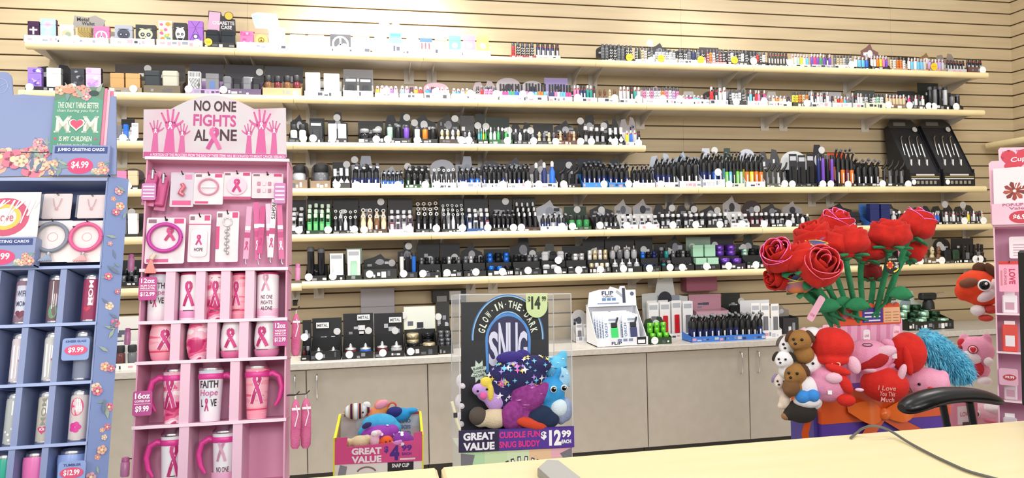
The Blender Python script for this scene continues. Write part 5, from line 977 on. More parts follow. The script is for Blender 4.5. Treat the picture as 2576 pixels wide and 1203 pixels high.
# MOM cards
u0,v0=U2(125,367,.012); u1,v1=U2(262,219,.012); w=u1-u0; h=v1-v0
mom=nmat('teal_card_print',['#55957f','#68a690'],scale=6,r=.4)
for i in range(5):
    t=thing('greeting_card',['teal jumbo greeting card reading THE ONLY THING BETTER ... MOM IS MY CHILDREN','pink jumbo greeting card edge just behind the teal MOM card','pale pink jumbo card edge, third in the pocket','rose jumbo card edge, fourth in the pocket','white wrapped jumbo card edge, last in the pocket'][i],'greeting card',M=inP(P2,(u0+u1)/2+i*.007,-.010+i*.0035,v0-.02,rx=-.0),group='jumbo greeting cards in the blue stand pocket')
    b=MB(); b.box(-w/2,w/2,-.001,.001,0,h+.02-i*.002,mom if i==0 else C(['#e08aa8','#f0bccb','#d97a96','#f2eef0'][i-1]))
    if i==0:
        q=-.0016; H=h+.02; yb=.02
        b.poly([(-w/2,H),(w/2,H),(w/2,H*.8),(w*.3,H*.86),(0,H*.79),(-w*.25,H*.85),(-w/2,H*.78)],-.0012,'#6f8f78'); flowers(b,-w*.42,w*.42,H*.84,H*.96,-.0013,16,12,1.5); b.disc(-w*.22,H*.93,.016,-.0034,'#e59a82',.009); b.disc(w*.3,H*.9,.013,-.0034,'#3f4f4c',.008)
        cr='#eef0dc'; b.text('THE ONLY THING BETTER',0,yb+h*.68,w*.84,h*.1,q,cr,.02); b.text('than having you for a',0,yb+h*.585,w*.84,h*.06,q,cr,shear=.1)
        b.text('M',-w*.28,yb+h*.36,w*.28,h*.27,q,cr,.03); b.text('M',w*.28,yb+h*.36,w*.28,h*.27,q,cr,.03); [b.rect(x_-w*.05,x_+w*.05,z_-h*.012,z_+h*.012,q,cr) for x_ in (-w*.40,-w*.16,w*.16,w*.40) for z_ in (yb+h*.235,)]; [b.rect(x_-w*.04,x_+w*.04,z_-h*.012,z_+h*.012,q,cr) for x_ in (-w*.40,-w*.16,w*.16,w*.40) for z_ in (yb+h*.485,)]
        def heart(b,x,z,s,y,c): b.poly([(x+s*.0625*16*math.sin(a)**3,z+s*.0625*(13*math.cos(a)-5*math.cos(2*a)-2*math.cos(3*a)-math.cos(4*a))) for a in [6.283*k/28 for k in range(28)]],y,c)
        heart(b,0,yb+h*.36,w*.18,q-.0002,'#4d8873'); heart(b,0,yb+h*.36,w*.165,q-.0004,cr); heart(b,0,yb+h*.365,w*.13,q-.0008,'#dd5577')
        b.text('IS MY CHILDREN',0,yb+h*.12,w*.66,h*.085,q,cr,.02); heart(b,-w*.41,yb+h*.12,w*.03,q,'#dd5577'); heart(b,w*.41,yb+h*.12,w*.03,q,'#dd5577'); b.text('Having you for a',0,yb+h*.02,w*.7,h*.05,q,cr)
    part('card',b,t)
def pocket(px0,px1,py0,py1,txt,price,label,y=-.02):
    u0,v0=U2(px0,py1,-y); u1,v1=U2(px1,py0,-y); w,h=u1-u0,v1-v0; uc=(u0+u1)/2; b=MB(); b.box(u0,u1,y,y+.002,v0,v1,bluem); b.box(u0,u1,y+.002,-.002,v0,v0+.003,bluem); b.box(u0,u0+.002,y+.002,-.002,v0,v1,bluem); b.box(u1-.002,u1,y+.002,-.002,v0,v1,bluem)
    b.rect(u0+w*.04,u1-w*.04,v1-h*.28,v1-h*.05,y-.0005,'#3d4d8a'); b.text(txt,uc,v1-h*.165,w*.82,h*.13,y-.001,'#eef2ff',.03)
    b.disc(uc,v0+h*.3,w*.23,y-.0006,'#e24a7c',h*.27); b.text(price,uc,v0+h*.32,w*.3,h*.26,y-.0012,'#ffffff',.03); flowers(b,u0+.004,u0+w*.22,v0+.004,v0+h*.45,y-.0012,9,31,1); flowers(b,u1-w*.25,u1-.004,v0+.004,v0+h*.4,y-.0012,9,32,1)
    part('card_pocket',b,S2,label)
pocket(126,277,366,440,'JUMBO GREETING CARDS','$4.99','card pocket reading JUMBO GREETING CARDS $4.99')
pocket(-95,91,596,672,'JUMBO GREETING CARDS','$4.99','lower pocket reading GREETING CARDS $4.99',-.035)
u0,v0=U2(-75,598,.02); u1,v1=U2(108,486,.02); t=thing('greeting_card','white wrapped jumbo card with pink and yellow wreath at left edge','greeting card',M=inP(P2,(u0+u1)/2,-.028,v0-.02)); w,h=u1-u0,v1-v0; b=MB(); b.box(-w/2,w/2,-.001,.001,0,h+.02,'#e9e0e2')
b.ring(0,h*.6,w*.3,.018,-.0014,'#cf5a7a',rz=h*.36); b.ring(0,h*.6,w*.2,.01,-.0016,'#e8c95a',rz=h*.25); b.text('Love',0,h*.6,w*.25,h*.2,-.002,'#c9687f')
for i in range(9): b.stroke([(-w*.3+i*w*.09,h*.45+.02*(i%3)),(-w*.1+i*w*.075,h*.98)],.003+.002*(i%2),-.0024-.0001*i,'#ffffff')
part('card',b,t)
def kneck(b,w,h,t): q=MB(); q.tube([(-w*.15,-.004,-h*.2),(-w*.08,-.005,-h*.5),(0,-.005,-h*.6),(w*.08,-.005,-h*.5),(w*.15,-.004,-h*.2)],.0012,'#c98a94',5); q.ball(0,-.005,-h*.62,.004,.002,.004,'#d77a8c',8,5); part('necklace',q,t); q=MB(); q.box(-w*.52,w*.52,-.011,-.0098,-h*1.0,-h*.06,clear_m); part('clear_cover',q,t)
hcard(P2,112,178,488,552,.02,'#ecd9da','pale card with a fine necklace, left of two in the blue stand',kneck,parent=S2,group='necklace cards in the blue stand')
hcard(P2,200,264,491,550,.02,'#ecd3d6','pale card with a fine pink necklace, right of two in the blue stand',kneck,parent=S2,group='necklace cards in the blue stand')
def kb2(c,tc):
    def f(b,w,h,t):
        q=MB(); q.tube([(w*.42*math.cos(a),-.009,-h*.42+w*.42*math.sin(a)) for a in [6.283*i/26 for i in range(27)]],.0052,C(c,.35),10,False); q.box(-w*.36,-w*.3,-.016,-.002,-h*.2,-h*.17,'#333'); part('bangle',q,t); q=MB(); q.tube([(0,-.012,-h*.8),(-.002,-.013,-h*.86)],.005,SILV); [q.tube([(0,-.013,-h*.86),(-.02+i*.006,-.02,-h*1.02)],.0028,tc,5) for i in range(6)]; part('tassel',q,t)
        b.ring(0,-h*.4,w*.13,.0015,-.0012,'#d9a0a8')
    return f
hcard(P2,90,176,556,660,.008,'#efe6e6','white card with grey bangle and tassel in the blue stand',kb2('#82889a','#9aa8c4'),parent=S2,group='bangle cards in the blue stand')
hcard(P2,178,260,556,660,.008,'#efdfe0','white card with pink bangle and tassel in the blue stand',kb2('#dd5f96','#e9b0b4'),parent=S2,group='bangle cards in the blue stand')
# cups in the blue stand
tint=lambda c,a=.4:C(c,.06,0,Alpha=a,Specular_IOR_Level=.8)
def bcup(px0,px1,pyb,v,h,mat,art,label,lid=True,cat='cup'):
    ua,ub=U2(px0,pyb)[0],U2(px1,pyb)[0]; r=(ub-ua)/2*.95; u=(ua+ub)/2; t=thing('glass_tumbler',label,cat,M=inP(P2,u,r+.006,v+.0005),group='cups in the blue stand'); b=MB(); b.lathe([(r*.92,0),(r,.004),(r,h*.84),(r*.94,h*.88)],0,0,mat,24); b.W=(0,0,r); art and art(b,r,h); b.W=None; part('cup_body',b,t)
    q=MB(); q.lathe([(r*.97,h*.88),(r*.98,h*.9),(r*.98,h*.98),(r*.6,h)],0,0,steel_m,24); part('lid',q,t); 
    if lid: q=MB(); q.lathe([(r*.93,-.0003),(r*1.03,.002),(r*1.03,h*.06)],0,0,steel_m,24,cap=False); part('foot_ring',q,t)
hh=(z1-z2)*.88
def h1(b,r,h): b.rect(-r*.6,r*.7,h*.2,h*.78,-.0005,'#cfd3e4'); b.text('WIFE',0,h*.62,r*1.0,h*.12,-.001,'#3b3f66',.02); b.text('MOM',0,h*.42,r*.9,h*.1,-.001,'#3b3f66',.02); heart(b,0,h*.22,r*.5,-.0012,'#7a3b50')
bcup(18,72,806,z2,hh,tint('#b08fa2',.7),h1,'clear glass reading WIFE MOM with heart, top row of blue stand')
bcup(103,150,804,z2,hh,tint('#8c6f78',.7),lambda b,r,h:(b.disc(0,h*.25,r*.5,-.0005,'#6f9a78',h*.14),b.stroke([(-r*.1,h*.3),(-r*.1,h*.85)],r*.1,-.0006,'#f0f0f2')),'dark tinted glass with green plant print, top row of blue stand')
bcup(192,240,800,z2,hh,tint('#b0466e',.75),lambda b,r,h:(b.text('MOM',r*.2,h*.6,h*.5,r*.5,-.0006,'#f4dfe8',.03,rot=math.pi/2),heart(b,-r*.1,h*.28,r*.4,-.0007,'#c43a5a')),'pink glass reading MOM, top row of blue stand')
hh=(z2-z3)*.88
shine=lambda b,r,h:(b.stroke([(-r*.3,h*.12),(-r*.35,h*.75)],r*.25,-.0005,'#ffffff'),b.stroke([(r*.1,h*.12),(r*.1,h*.7)],r*.1,-.0005,'#f6f6f8'),b.disc(r*.4,h*.45,r*.18,-.0006,'#c9647e'))  # white strokes paint the shine on the glass; the pink disc is print
bcup(8,55,958,z3,hh,tint('#efe3ea',.8),shine,'bright clear glass with painted white shine, middle row left of blue stand')
bcup(92,138,955,z3,hh,tint('#e6e6e4',.75),shine,'bright clear glass with pink butterfly, middle row of blue stand')
bcup(170,216,950,z3,hh,tint('#a9b2cc',.55),None,'clear glass behind the $9.99 tag of the blue stand')
hh=(z3-z4)*.88
bcup(-8,42,1115,z4,hh,tint('#d9dedb',.7),lambda b,r,h:[b.disc(r*math.sin(i*1.7)*.5,h*.12+h*.05*i,r*.14,-.0005-.0001*i,'#f4f6f4') for i in range(6)],'clear glass with white beads at the left frame edge')
bcup(75,124,1112,z4,hh,tint('#d6d2c4',.8),lambda b,r,h:(b.text('MOM',0,h*.6,h*.5,r*.5,-.0006,'#8f8c84',.02,rot=math.pi/2),heart(b,0,h*.27,r*.5,-.0008,'#d2357a'),b.text('MOM',0,h*.28,r*.5,h*.06,-.0012,'#ffe9f2',.02)),'beige glass with magenta heart, third row of blue stand')
bcup(158,208,1108,z4,hh,tint('#ece0e0',.8),lambda b,r,h:(b.disc(0,h*.66,r*.72,-.0006,'#dd5580',h*.17),b.text('BEST',0,h*.72,r*.8,h*.06,-.001,'#ffe9f2',.02),b.text('MOM EVER',0,h*.62,r*.9,h*.06,-.001,'#ffe9f2',.02),[b.disc(r*.35*math.cos(a*1.256),h*.28+r*.35*math.sin(a*1.256),r*.3,-.0006-.0001*a,'#d8359a',n=10) for a in range(5)]),'glass with round pink badge and magenta flower, third row of blue stand')
hh=(z4-z5)*.92
for a_,b_,c_,n_ in ((-32,25,'#1fae94','teal'),(38,108,'#ea78ba','pink'),(124,205,'#8fa8e2','pale blue')):
    ua,ub=U2(a_,1190)[0],U2(b_,1190)[0]; r=(ub-ua)/2*.96; t=thing('tumbler',f'{n_} insulated tumbler in the bottom row of blue stand','cup',M=inP(P2,(ua+ub)/2,r+.006,z5+.0005),group='tumblers in the blue stand'); b=MB(); b.lathe([(r*.8,0),(r*.85,.006),(r,hh*.8),(r*.97,hh*.88)],0,0,C(c_,.3),26); part('cup_body',b,t); q=MB(); q.lathe([(r*.8,hh*.88),(r*.82,hh*.9),(r*.8,hh*.98),(r*.3,hh)],0,0,steel_m,24); part('lid',q,t)
tagp(P2,S2,158,222,852,905,(('KINSER GLASS',.85,.75,.1),),BL,'pale blue price tag $9.99',mt=m2b,y=-.016,tc='#3d4d8a')
tagp(P2,S2,148,212,1163,1222,(('TUMBLER',.85,.65,.1),),BL,'pale blue price tag $12.99',mt=m2b,y=-.016,tc='#3d4d8a')
for (cx_,cy_,t_) in ((191,881,'$9.99'),(180,1190,'$12.99')):
    u,v=P2.uv(cx_,cy_,.017); b=MB(); b.disc(u,v,27*m2b,-.0172,'#e0507c',13*m2b); b.text(t_,u,v,36*m2b,15*m2b,-.0178,'#ffffff',.03); part('price_oval',b,S2)
# ================================================================ plush builder
EYE=C('#101014',.08); WHT=C('#fbfbfb',.3)
def blob(L,mat,vox=.0045,sm=5,name='plush_body'):
    mb=MB()
    for e in L:
        x,y,z,rx,ry,rz=e[:6]; q=None
        if len(e)>6: q=Matrix.Rotation(e[6],3,'Y').to_euler() if len(e)==7 else Matrix.Rotation(e[6],3,e[7]).to_euler()
        mb.ball(x,y,z,rx,ry,rz,mat,16,10,q)
    return remesh(mb,name,vox,mat,sm)
def plushtoy(label,loc,body,mat,parts=(),rot=(0,0,0),group=None,name='plush_toy',cat='plush toy',vox=.0045):
    if rot==(0,0,0) and loc[0]>1: rot=(0,0,-math.atan2(loc[0],loc[1]+D_))
    t=thing(name,label,cat,loc,rot,group); part('plush_body',blob(body,mat,vox),t)
    for nm,fn in parts:
        if nm in('ear','arm','paw','hand') and isinstance(fn,tuple) and len(fn[0])>1:
            for e in fn[0]: part(nm,blob([e],fn[1],.003,2,nm),t)
            continue
        if getattr(fn,'each',None):
            for g_ in fn.each: b=MB(); g_(b); part(nm,b,t)
            continue
        if isinstance(fn,tuple): part(nm,blob(fn[0],fn[1],.003,3,nm),t)
        else: b=MB(); fn(b); part(nm,b,t)
    return t
def eyes(pts,r,big=False):
    def f(b):
        for x,y,z in pts:
            if big: b.ball(x,y,z,r*1.25,r*.5,r*1.25,WHT,12,8); b.ball(x,y-r*.35,z,r*.95,r*.4,r*.95,EYE,12,8); b.ball(x+r*.3,y-r*.75,z+r*.35,r*.28,r*.12,r*.28,WHT,8,6)
            else: b.ball(x,y,z,r,r*.7,r,EYE,10,7)
    f.each=[eyes([p],r,big)[1] for p in pts] if len(pts)>1 else None
    return ('eye',f)
def at3(px,py,Y): return atY(px,py,Y)
def stars(c,rad,n,seed,cols,s=.008,kind='star'):
    "little flat prints lying on an ellipsoid facing the shop"
    def f(b):
        rd=random.Random(seed)
        for i in range(n):
            th=rd.uniform(-1.25,1.25); ph=rd.uniform(-.6,1.2); d=Vector((math.sin(th)*math.cos(ph),-math.cos(th)*math.cos(ph),math.sin(ph)))
            p=Vector((c[0]+d.x*rad[0],c[1]+d.y*rad[1],c[2]+d.z*rad[2])); nn=Vector((d.x/rad[0],d.y/rad[1],d.z/rad[2])).normalized(); u=Vector((0,0,1)).cross(nn).normalized(); v=nn.cross(u); p+=nn*.0022; r=s*rd.uniform(.6,1.3); V=[]
            if kind=='star': K=8; rr_=[r,r*.35]*4
            elif kind=='dot': K=10; rr_=[r]*10
            else: K=6; rr_=[r*1.6,r*.3,r*.3]*2
            for k in range(K): a=6.283*k/K; V.append(tuple(p+(u*math.cos(a)+v*math.sin(a))*rr_[k]))
            b.add(V,[tuple(range(K))],rd.choice(cols))
    return f
# ================================================================ blanket bin with SNUG card
PB_=Plane((atY(1290,900,-2.5).x,-2.62,0),.075,0,.028); mB=mpp(PB_.M@Vector((0,0,.9)))
UB=lambda x,y,w=0:PB_.uv(x,y,w)
BN=thing('display_bin','clear-walled bin of bagged plush blankets with black SNUG card','display bin',M=PB_.M)
a0=UB(1156,1125)[0]; a1=UB(1442,1125)[0]; vt=UB(1300,1078)[1]; vb=UB(1300,1132)[1]; vtop=UB(1290,740)[1]; DB=.27; wB=a1-a0; cB=(a0+a1)/2
b=MB(); b.box(a0+.004,a1-.004,.003,DB,.0,vb,C('#dfe6d8')); 
for i,c in enumerate(('#b9dfae','#cfe6b4','#d9eac0','#f0c9a0','#efb6c0')): b.rect(a0+.01+wB*.2*i*.97,a0+.01+wB*.2*(i+1)*.97,vb-.12,vb-.001,.0022,c)
b.poly([(a0+.005,vb-.004),(a0+.055,vb-.012),(a0+.045,vb-.05),(a0+.005,vb-.06)],.0016,'#7a7880'); b.poly([(a1-.005,vb-.002),(a1-.05,vb-.02),(a1-.03,vb-.05),(a1-.005,vb-.06)],.0016,'#7a7880')
for i in range(6): 
    a=-.9+.36*i; x=cB+.02+.06*math.sin(a); b.stroke([(x,vb-.07),(cB+.02+.075*math.sin(a),vb-.02-.02*abs(a))],[.014,.012],.0014,'#26262a'); b.stroke([(x,vb-.07),(cB+.02+.072*math.sin(a),vb-.024-.02*abs(a))],[.008,.007],.001,'#f4f4f4')
part('base_box',b,BN)
b=MB(); b.box(a0-.003,a1+.003,-.004,.002,vb,vt,C('#4b2f8c',.4)); b.rect(a0-.003,a0+wB*.34,vb,vt,-.0046,'#2d2548'); b.rect(a0+wB*.34,a1+.003,vb+.002,vt-.004,-.0046,'#55359a')
H=vt-vb; zc=(vt+vb)/2
b.text('GREAT',a0+wB*.165,zc+H*.22,wB*.27,H*.36,-.006,'#f4f2fa',.06); b.text('VALUE',a0+wB*.165,zc-H*.24,wB*.27,H*.36,-.006,'#f4f2fa',.06)
b.text('CUDDLE FUN',a0+wB*.52,zc+H*.22,wB*.36,H*.3,-.006,'#e0358c',.05); b.text('SNUG BUDDY',a0+wB*.52,zc-H*.22,wB*.36,H*.3,-.006,'#e0358c',.05)
b.text('$',a0+wB*.733,zc+H*.12,wB*.05,H*.4,-.006,'#ffffff',.05); b.text('12',a0+wB*.835,zc,wB*.11,H*.74,-.006,'#ffffff',.06); b.text('99',a0+wB*.935,zc+H*.16,wB*.085,H*.34,-.006,'#ffffff',.06); b.text('EACH',a0+wB*.935,zc-H*.2,wB*.085,H*.18,-.006,'#ffffff',.06)
part('front_lip',b,BN,'purple front lip reading GREAT VALUE CUDDLE FUN SNUG BUDDY $12.99 EACH')
b=MB(); b.box(a0,a0+.0015,.002,DB,vb,vtop,clear_m); b.box(a1-.0015,a1,.002,DB,vb,vtop,clear_m); b.box(a0,a1,DB-.001,DB,vb,vtop,clear_m)
edge=C('#e9edf0',.15,0,Alpha=.55)
for x in (a0,a1):
    for y in (.002,DB): b.tube([(x,y,vb),(x,y,vtop)],.0018,edge,6)
    b.tube([(x,.002,vtop),(x,DB,vtop)],.0015,edge,6)
b.tube([(a0,.002,vtop),(a1,.002,vtop)],.0015,edge,6); b.tube([(a0,DB,vtop),(a1,DB,vtop)],.0015,edge,6)
part('clear_walls',b,BN)
# black backing card
CW=.10; c0=UB(1160,765,-CW)[0]; c1=UB(1379,765,-CW)[0]; ct=UB(1280,760,-CW)[1]
b=MB(); b.box(c0,c1,CW,CW+.003,vb+.002,ct,C('#1f2026',.45)); wC=c1-c0; xc=(c0+c1)/2; mC=mB*1.02
def TB(x,y): return UB(x,y,-CW)
gx,gz=TB(1278,905); R1=TB(1342,905)[0]-gx
cx_,cz_=TB(1278,850)
A=[(cx_+R1*1.06*math.cos(a),cz_+R1*1.3*math.sin(a)+0) for a in [math.pi*(-.02+1.04*i/24) for i in range(25)]]
b.stroke(A,.072,CW-.0006,'#3f78c0'); b.stroke(A,.064,CW-.0007,'#9ccbe6'); b.stroke(A,.056,CW-.0009,'#17181d'); 
t_='GLOW-IN-THE-DARK'
for i,ch in enumerate(t_):
    a=math.pi*(.93-.86*i/(len(t_)-1)); x=cx_+R1*1.05*math.cos(a); z=cz_+R1*1.29*math.sin(a)
    if ch!='-': b.text(ch,x,z,.006 if ch=='I' else .0145,.027,CW-.0016,'#e9f2dc',.03,rot=(a-math.pi/2)*.9)
    else: b.disc(x,z,.0025,CW-.0016,'#e9f2dc',n=8)
B_=[(cx_+R1*.84*math.cos(a),cz_+R1*.98*math.sin(a)-.01) for a in [math.pi*(i/20) for i in range(21)]]
b.stroke([(cx_+R1*.8,cz_-.13)]+B_+[(cx_-R1*.8,cz_-.13)],.01,CW-.0018,'#4f8fd8'); b.poly([(cx_+R1*.78,cz_-.13)]+[(x*.97+cx_*.03,z) for x,z in B_]+[(cx_-R1*.78,cz_-.13)],CW-.0015,'#2c2d55')
for i,ch in enumerate('SNUG'):
    x=cx_+(-.6+.4*i)*R1*.95; hh_=(.13,.165,.165,.13)[i]; b.text(ch,x,cz_-.04+(.0,.015,.015,.0)[i],R1*.37,hh_,CW-.0024,'#dfe0f4',.035)
sx_,sz_=TB(1205,935); K=[]
for i in range(16): r=(.036 if i%2 else .022); a=6.283*i/16; K.append((sx_+r*math.cos(a)*.95,sz_+r*1.25*math.sin(a)))
b.poly(K,CW-.0012,'#cfe3cf')
for i,t_ in enumerate(('BLANKET','GLOWS IN','THE DARK')): b.text(t_,sx_,sz_+.013-.014*i,.044,.010,CW-.002,'#26262c',.03,rot=.18)
part('black_card',b,BN,'black card lettered GLOW-IN-THE-DARK SNUG with BLANKET GLOWS IN THE DARK burst')
b=MB(); pu,pv=UB(1350,762,-CW+.02); b.prism([(pu-.042,pv+.036),(pu-.042,pv-.01)]+[(pu+.042*math.cos(a),pv-.012+.045*math.sin(a)) for a in [math.pi+math.pi*i/10 for i in range(11)]]+[(pu+.042,pv+.036)],CW-.022,CW-.02,C('#cfe3a4')); b.text('$',pu-.03,pv+.01,.010,.03,CW-.0226,'#23301f',.04); b.text('14',pu-.004,pv,.036,.05,CW-.0226,'#23301f',.06); b.text('99',pu+.028,pv+.015,.016,.02,CW-.0226,'#23301f',.05); part('price_burst',b,BN,'pale green price tab $14.99')
bz=vb+.003
def inB(px,py,y): u,v=UB(px,py,-y); return PB_.M@Vector((u,y,v))
GB='bagged plush blankets in the clear bin'
def pb(px,py,y,label,body,mat,parts=(),rot=(0,0,0)): plushtoy(label,inB(px,py,y),body,mat,parts,rot,GB,vox=.005).scale=(1.13,1.0,1.13)
navy_s=plush('#2c2a5c'); pur_m=nmat('magenta_bone_print',['#86307e','#a04496'],scale=70,r=.95,bump=.6)
pb(1300,945,.05,'navy and purple star-print rolled blanket plush at the top of the bin',[(0,0,0,.10,.05,.055),(-.06,-.005,-.055,.05,.035,.06),(.05,0,.03,.07,.04,.035)],navy_s,[('star_print',stars((0,0,0),(.101,.051,.056),46,3,['#f6f2ff','#f2e05a','#7ad0f4','#e86ac0','#b79af0'],.011)),('star_print',stars((-.06,-.005,-.055),(.052,.037,.062),22,4,['#f6f2ff','#cfd8ff','#b79af0'],.009)),('star_print',stars((.05,0,.03),(.072,.042,.037),22,6,['#f6f2ff','#f2e05a','#7ad0f4'],.009)),('ear',([(-.02,-.01,.06,.05,.02,.022),(.02,0,.055,.03,.02,.03)],plush('#3b2f80')))])
pb(1222,985,.035,'rainbow unicorn plush head at the left of the bin',[(0,0,0,.032,.026,.034),(-.025,-.012,.01,.022,.018,.02),(.03,0,-.03,.035,.025,.035)],plush('#c9a0e4'),[('mane',([(0,-.012,.03,.02,.014,.02),(.012,-.018,.0,.012,.012,.03)],plush('#f0d85a'))),('cheek',([(-.012,-.028,-.008,.013,.006,.012)],plush('#f06ab0'))),eyes([(-.03,-.03,.008),(.0,-.03,.012)],.004)])
pb(1325,1000,.04,'magenta bone-print blanket plush in the middle of the bin',[(0,0,0,.06,.045,.055),(.06,-.01,.02,.035,.02,.028,-.6),(-.03,-.005,-.06,.045,.04,.045)],pur_m,[('bone_print',stars((0,0,0),(.06,.045,.055),16,5,['#d98ad4'],.006,'bone'))])
pb(1245,1052,.04,'cream plush with grey hood at the bottom left of the bin',[(0,0,0,.045,.035,.035),(-.045,.005,.0,.03,.03,.028)],plush('#e4d3b0'),[('hood',([(-.055,.0,.01,.03,.032,.03)],plush('#5a5148')))])
pb(1262,1010,.06,'deep violet folded blanket plush tucked behind the unicorn head',[(0,0,0,.05,.03,.045,.4),(.03,0,-.04,.05,.03,.035)],plush('#5a3a9a'),[('print',stars((0,0,0),(.052,.032,.047),14,21,['#e8c8ff','#f4f0ff'],.007))])
pb(1410,955,.07,'sky blue and white folded blanket plush at the right wall',[(0,0,0,.035,.03,.045),(-.02,0,-.03,.03,.025,.03)],plush('#a8d8f0'),[('print',stars((0,0,0),(.037,.032,.047),12,22,['#2f6fc0','#ffffff'],.006))])
pb(1290,1045,.02,'magenta blanket roll lying below the bone-print plush',[(0,0,0,.04,.03,.05,.3)],pur_m)
pb(1385,985,.05,'bright blue shark plush at the right of the bin',[(0,0,0,.05,.045,.05),(.01,0,-.045,.045,.04,.045),(.02,-.01,.055,.012,.01,.03,.5)],plush('#3fa6e0','#2f93d4'),[eyes([(.0,-.047,.015),(.038,-.035,.015)],.009,True),('belly',([(.02,-.03,-.05,.03,.022,.03)],plush('#dff0f8')))])
pb(1355,1050,.02,'navy and orange folded blanket plush at the bottom of the bin',[(0,0,.0,.05,.03,.032,-.5),(.03,0,-.01,.04,.028,.03)],plush('#1f3050'),[('orange_fold',([(-.03,-.015,-.015,.06,.02,.018,.3)],plush('#d9482c')))])
pb(1342,938,.06,'cream plush head beside the star-print blanket',[(0,0,0,.032,.03,.03),(.02,0,.02,.02,.015,.015)],plush('#e8d2b0'),[eyes([(-.01,-.03,.005),(.015,-.028,.005)],.004)])
pb(1395,925,.09,'light blue feather-print plush at the upper right of the bin',[(0,0,0,.045,.035,.04),(.025,0,.03,.02,.012,.03,.5)],plush('#6cc8ee'),[('print',stars((0,0,0),(.046,.037,.041),14,9,['#123c7a','#f4fbff'],.007,'bone'))])
pb(1425,1030,.04,'grey and blue patterned plush at the bottom right of the bin',[(0,0,0,.02,.03,.04),(-.02,0,-.02,.02,.025,.03)],plush('#9aa8c8'))
for i,(px,py) in enumerate(((1160,960),(1158,1010),(1157,1055))): pb(px,py,.12+.0,f'white unicorn plush at the bin\'s left wall, {ORD[i+1]} from top',[(0,0,0,.018,.02,.026),(.004,-.012,-.014,.014,.014,.014)],plush('#f3eef4'),[eyes([(.0,-.026,.002)],.003)])
b=MB(); q=inB(1146,1046,.0); b.tube([(q.x-.012,q.y,q.z+.05),(q.x,q.y,q.z),(q.x+.014,q.y,q.z-.05)],.006,C('#f6f4cf',.4),6); b.box(q.x-.008,q.x+.006,q.y-.009,q.y-.005,q.z-.005,q.z+.012,'#3a3a3e'); solo('glow_sticks',b,'pale yellow glow sticks sticking out at the lower left edge of the bin','glow stick')
# ================================================================ small $4.99 bin
PS=Plane((atY(950,1080,-2.2).x,-2.22,0),.0,-.03,.022); US=lambda x,y,w=0:PS.uv(x,y,w); mS=mpp(PS.M@Vector((0,0,.8)))
SB=thing('display_bin','small pink bin of bright plush animals reading GREAT VALUE $4.99','display bin',M=PS.M)
s0=US(842,1150)[0]; s1=US(1062,1150)[0]; wS=s1-s0; zf=US(950,1098)[1]; zb=US(950,1165)[1]; zcut=US(950,1120)[1]; zk=US(960,1040,-.24)[1]
b=MB(); b.box(s0,s1,.003,.26,0,zb,C('#e9e6e0')); b.poly([(s0+.02,zb-.002),(s0+wS*.14,zb-.01),(s0+wS*.12,zb-.05),(s0+.01,zb-.05)],.0022,'#8a8a92'); b.rect(s0+wS*.6,s0+wS*.9,zb-.06,zb-.001,.0022,'#2a262c'); b.text('SNAP CUP',s0+wS*.75,zb-.014,wS*.2,.016,.0016,'#f2f2f2',.04); b.stroke([(s0+wS*.36+.04*math.cos(a),zb-.045+.03*math.sin(a)) for a in [math.pi*(.15+.7*i/10) for i in range(11)]],.006,.0016,'#8a6a6a'); part('base_box',b,SB)
b=MB(); P=[(s0,zb),(s1,zb),(s1,zf+.012),(s1-wS*.1,zf+.008),(s1-wS*.1,zcut+.012),(s0+wS*.14,zcut-.004),(s0+wS*.14,zf),(s0,zf)]
b.prism(P,0,.003,C('#d9508c',.45)); b.rect(s0,s1,zf-.004,zf,-.0002,'#f6d9e6') if False else None
zc=(zb+zcut)/2-.002; H=zcut-zb
b.text('GREAT',s0+wS*.36,zc+H*.22,wS*.34,H*.38,-.001,'#f6eef2',.06); b.text('VALUE',s0+wS*.36,zc-H*.24,wS*.34,H*.38,-.001,'#f6eef2',.06)
b.text('$',s0+wS*.585,zc+H*.25,wS*.05,H*.4,-.001,'#5a2f96',.05); b.text('4',s0+wS*.68,zc+H*.05,wS*.11,H*.85,-.001,'#4a2a86',.07); b.text('99',s0+wS*.82,zc+H*.3,wS*.12,H*.34,-.001,'#5a2f96',.05); b.text('EACH',s0+wS*.82,zc-H*.03,wS*.11,H*.16,-.001,'#5a2f96',.05); b.rect(s0+wS*.74,s0+wS*.92,zc-H*.36,zc-H*.26,-.001,'#f2d9e2')
part('front_panel',b,SB,'pink front reading GREAT VALUE $4.99 EACH')
b=MB(); b.box(s0+.002,s1-.002,.255,.26,zb,zk,C('#d2cdd0')); b.rect(s0+wS*.05,s1,zk-.012,zk,.254,'#c2417f'); b.rect(s0+wS*.2,s1-.004,zf-.03,zk-.02,.2535,'#cfdcea'); 
for i,t_ in enumerate(('ONLY','SIDES','GLUE')): b.text(t_,s0+wS*.8,zk-.04-.026*i,wS*.16,.017,.2528,'#5a86c4',.05,rot=math.pi)
part('back_panel',b,SB)
b=MB()
for x in (s0,s1-.003): b.prismx([(.003,zb),(.255,zb),(.255,zk-.01),(.003,zf)],x,x+.003,C('#b08a62')); 
part('side_panel',b,SB)
for x,sg in ((s0,-1),(s1,1)):
    b=MB(); b.box(x-.006 if sg<0 else x,x if sg<0 else x+.006,-.001,.006,zb-.1,zf,'#e9e23a'); b.add([(x-.005,.0,zf),(x+.005,.0,zf),(x+.005,.255,zk),(x-.005,.255,zk),(x-.005,.0,zf-.012),(x+.005,.0,zf-.012),(x+.005,.255,zk-.014),(x-.005,.255,zk-.014)],[(0,1,2,3),(4,5,6,7),(0,1,5,4),(2,3,7,6),(1,2,6,5),(0,3,7,4)],C('#f2f03a',.4)); part('yellow_edge',b,SB,'fluorescent yellow edging')
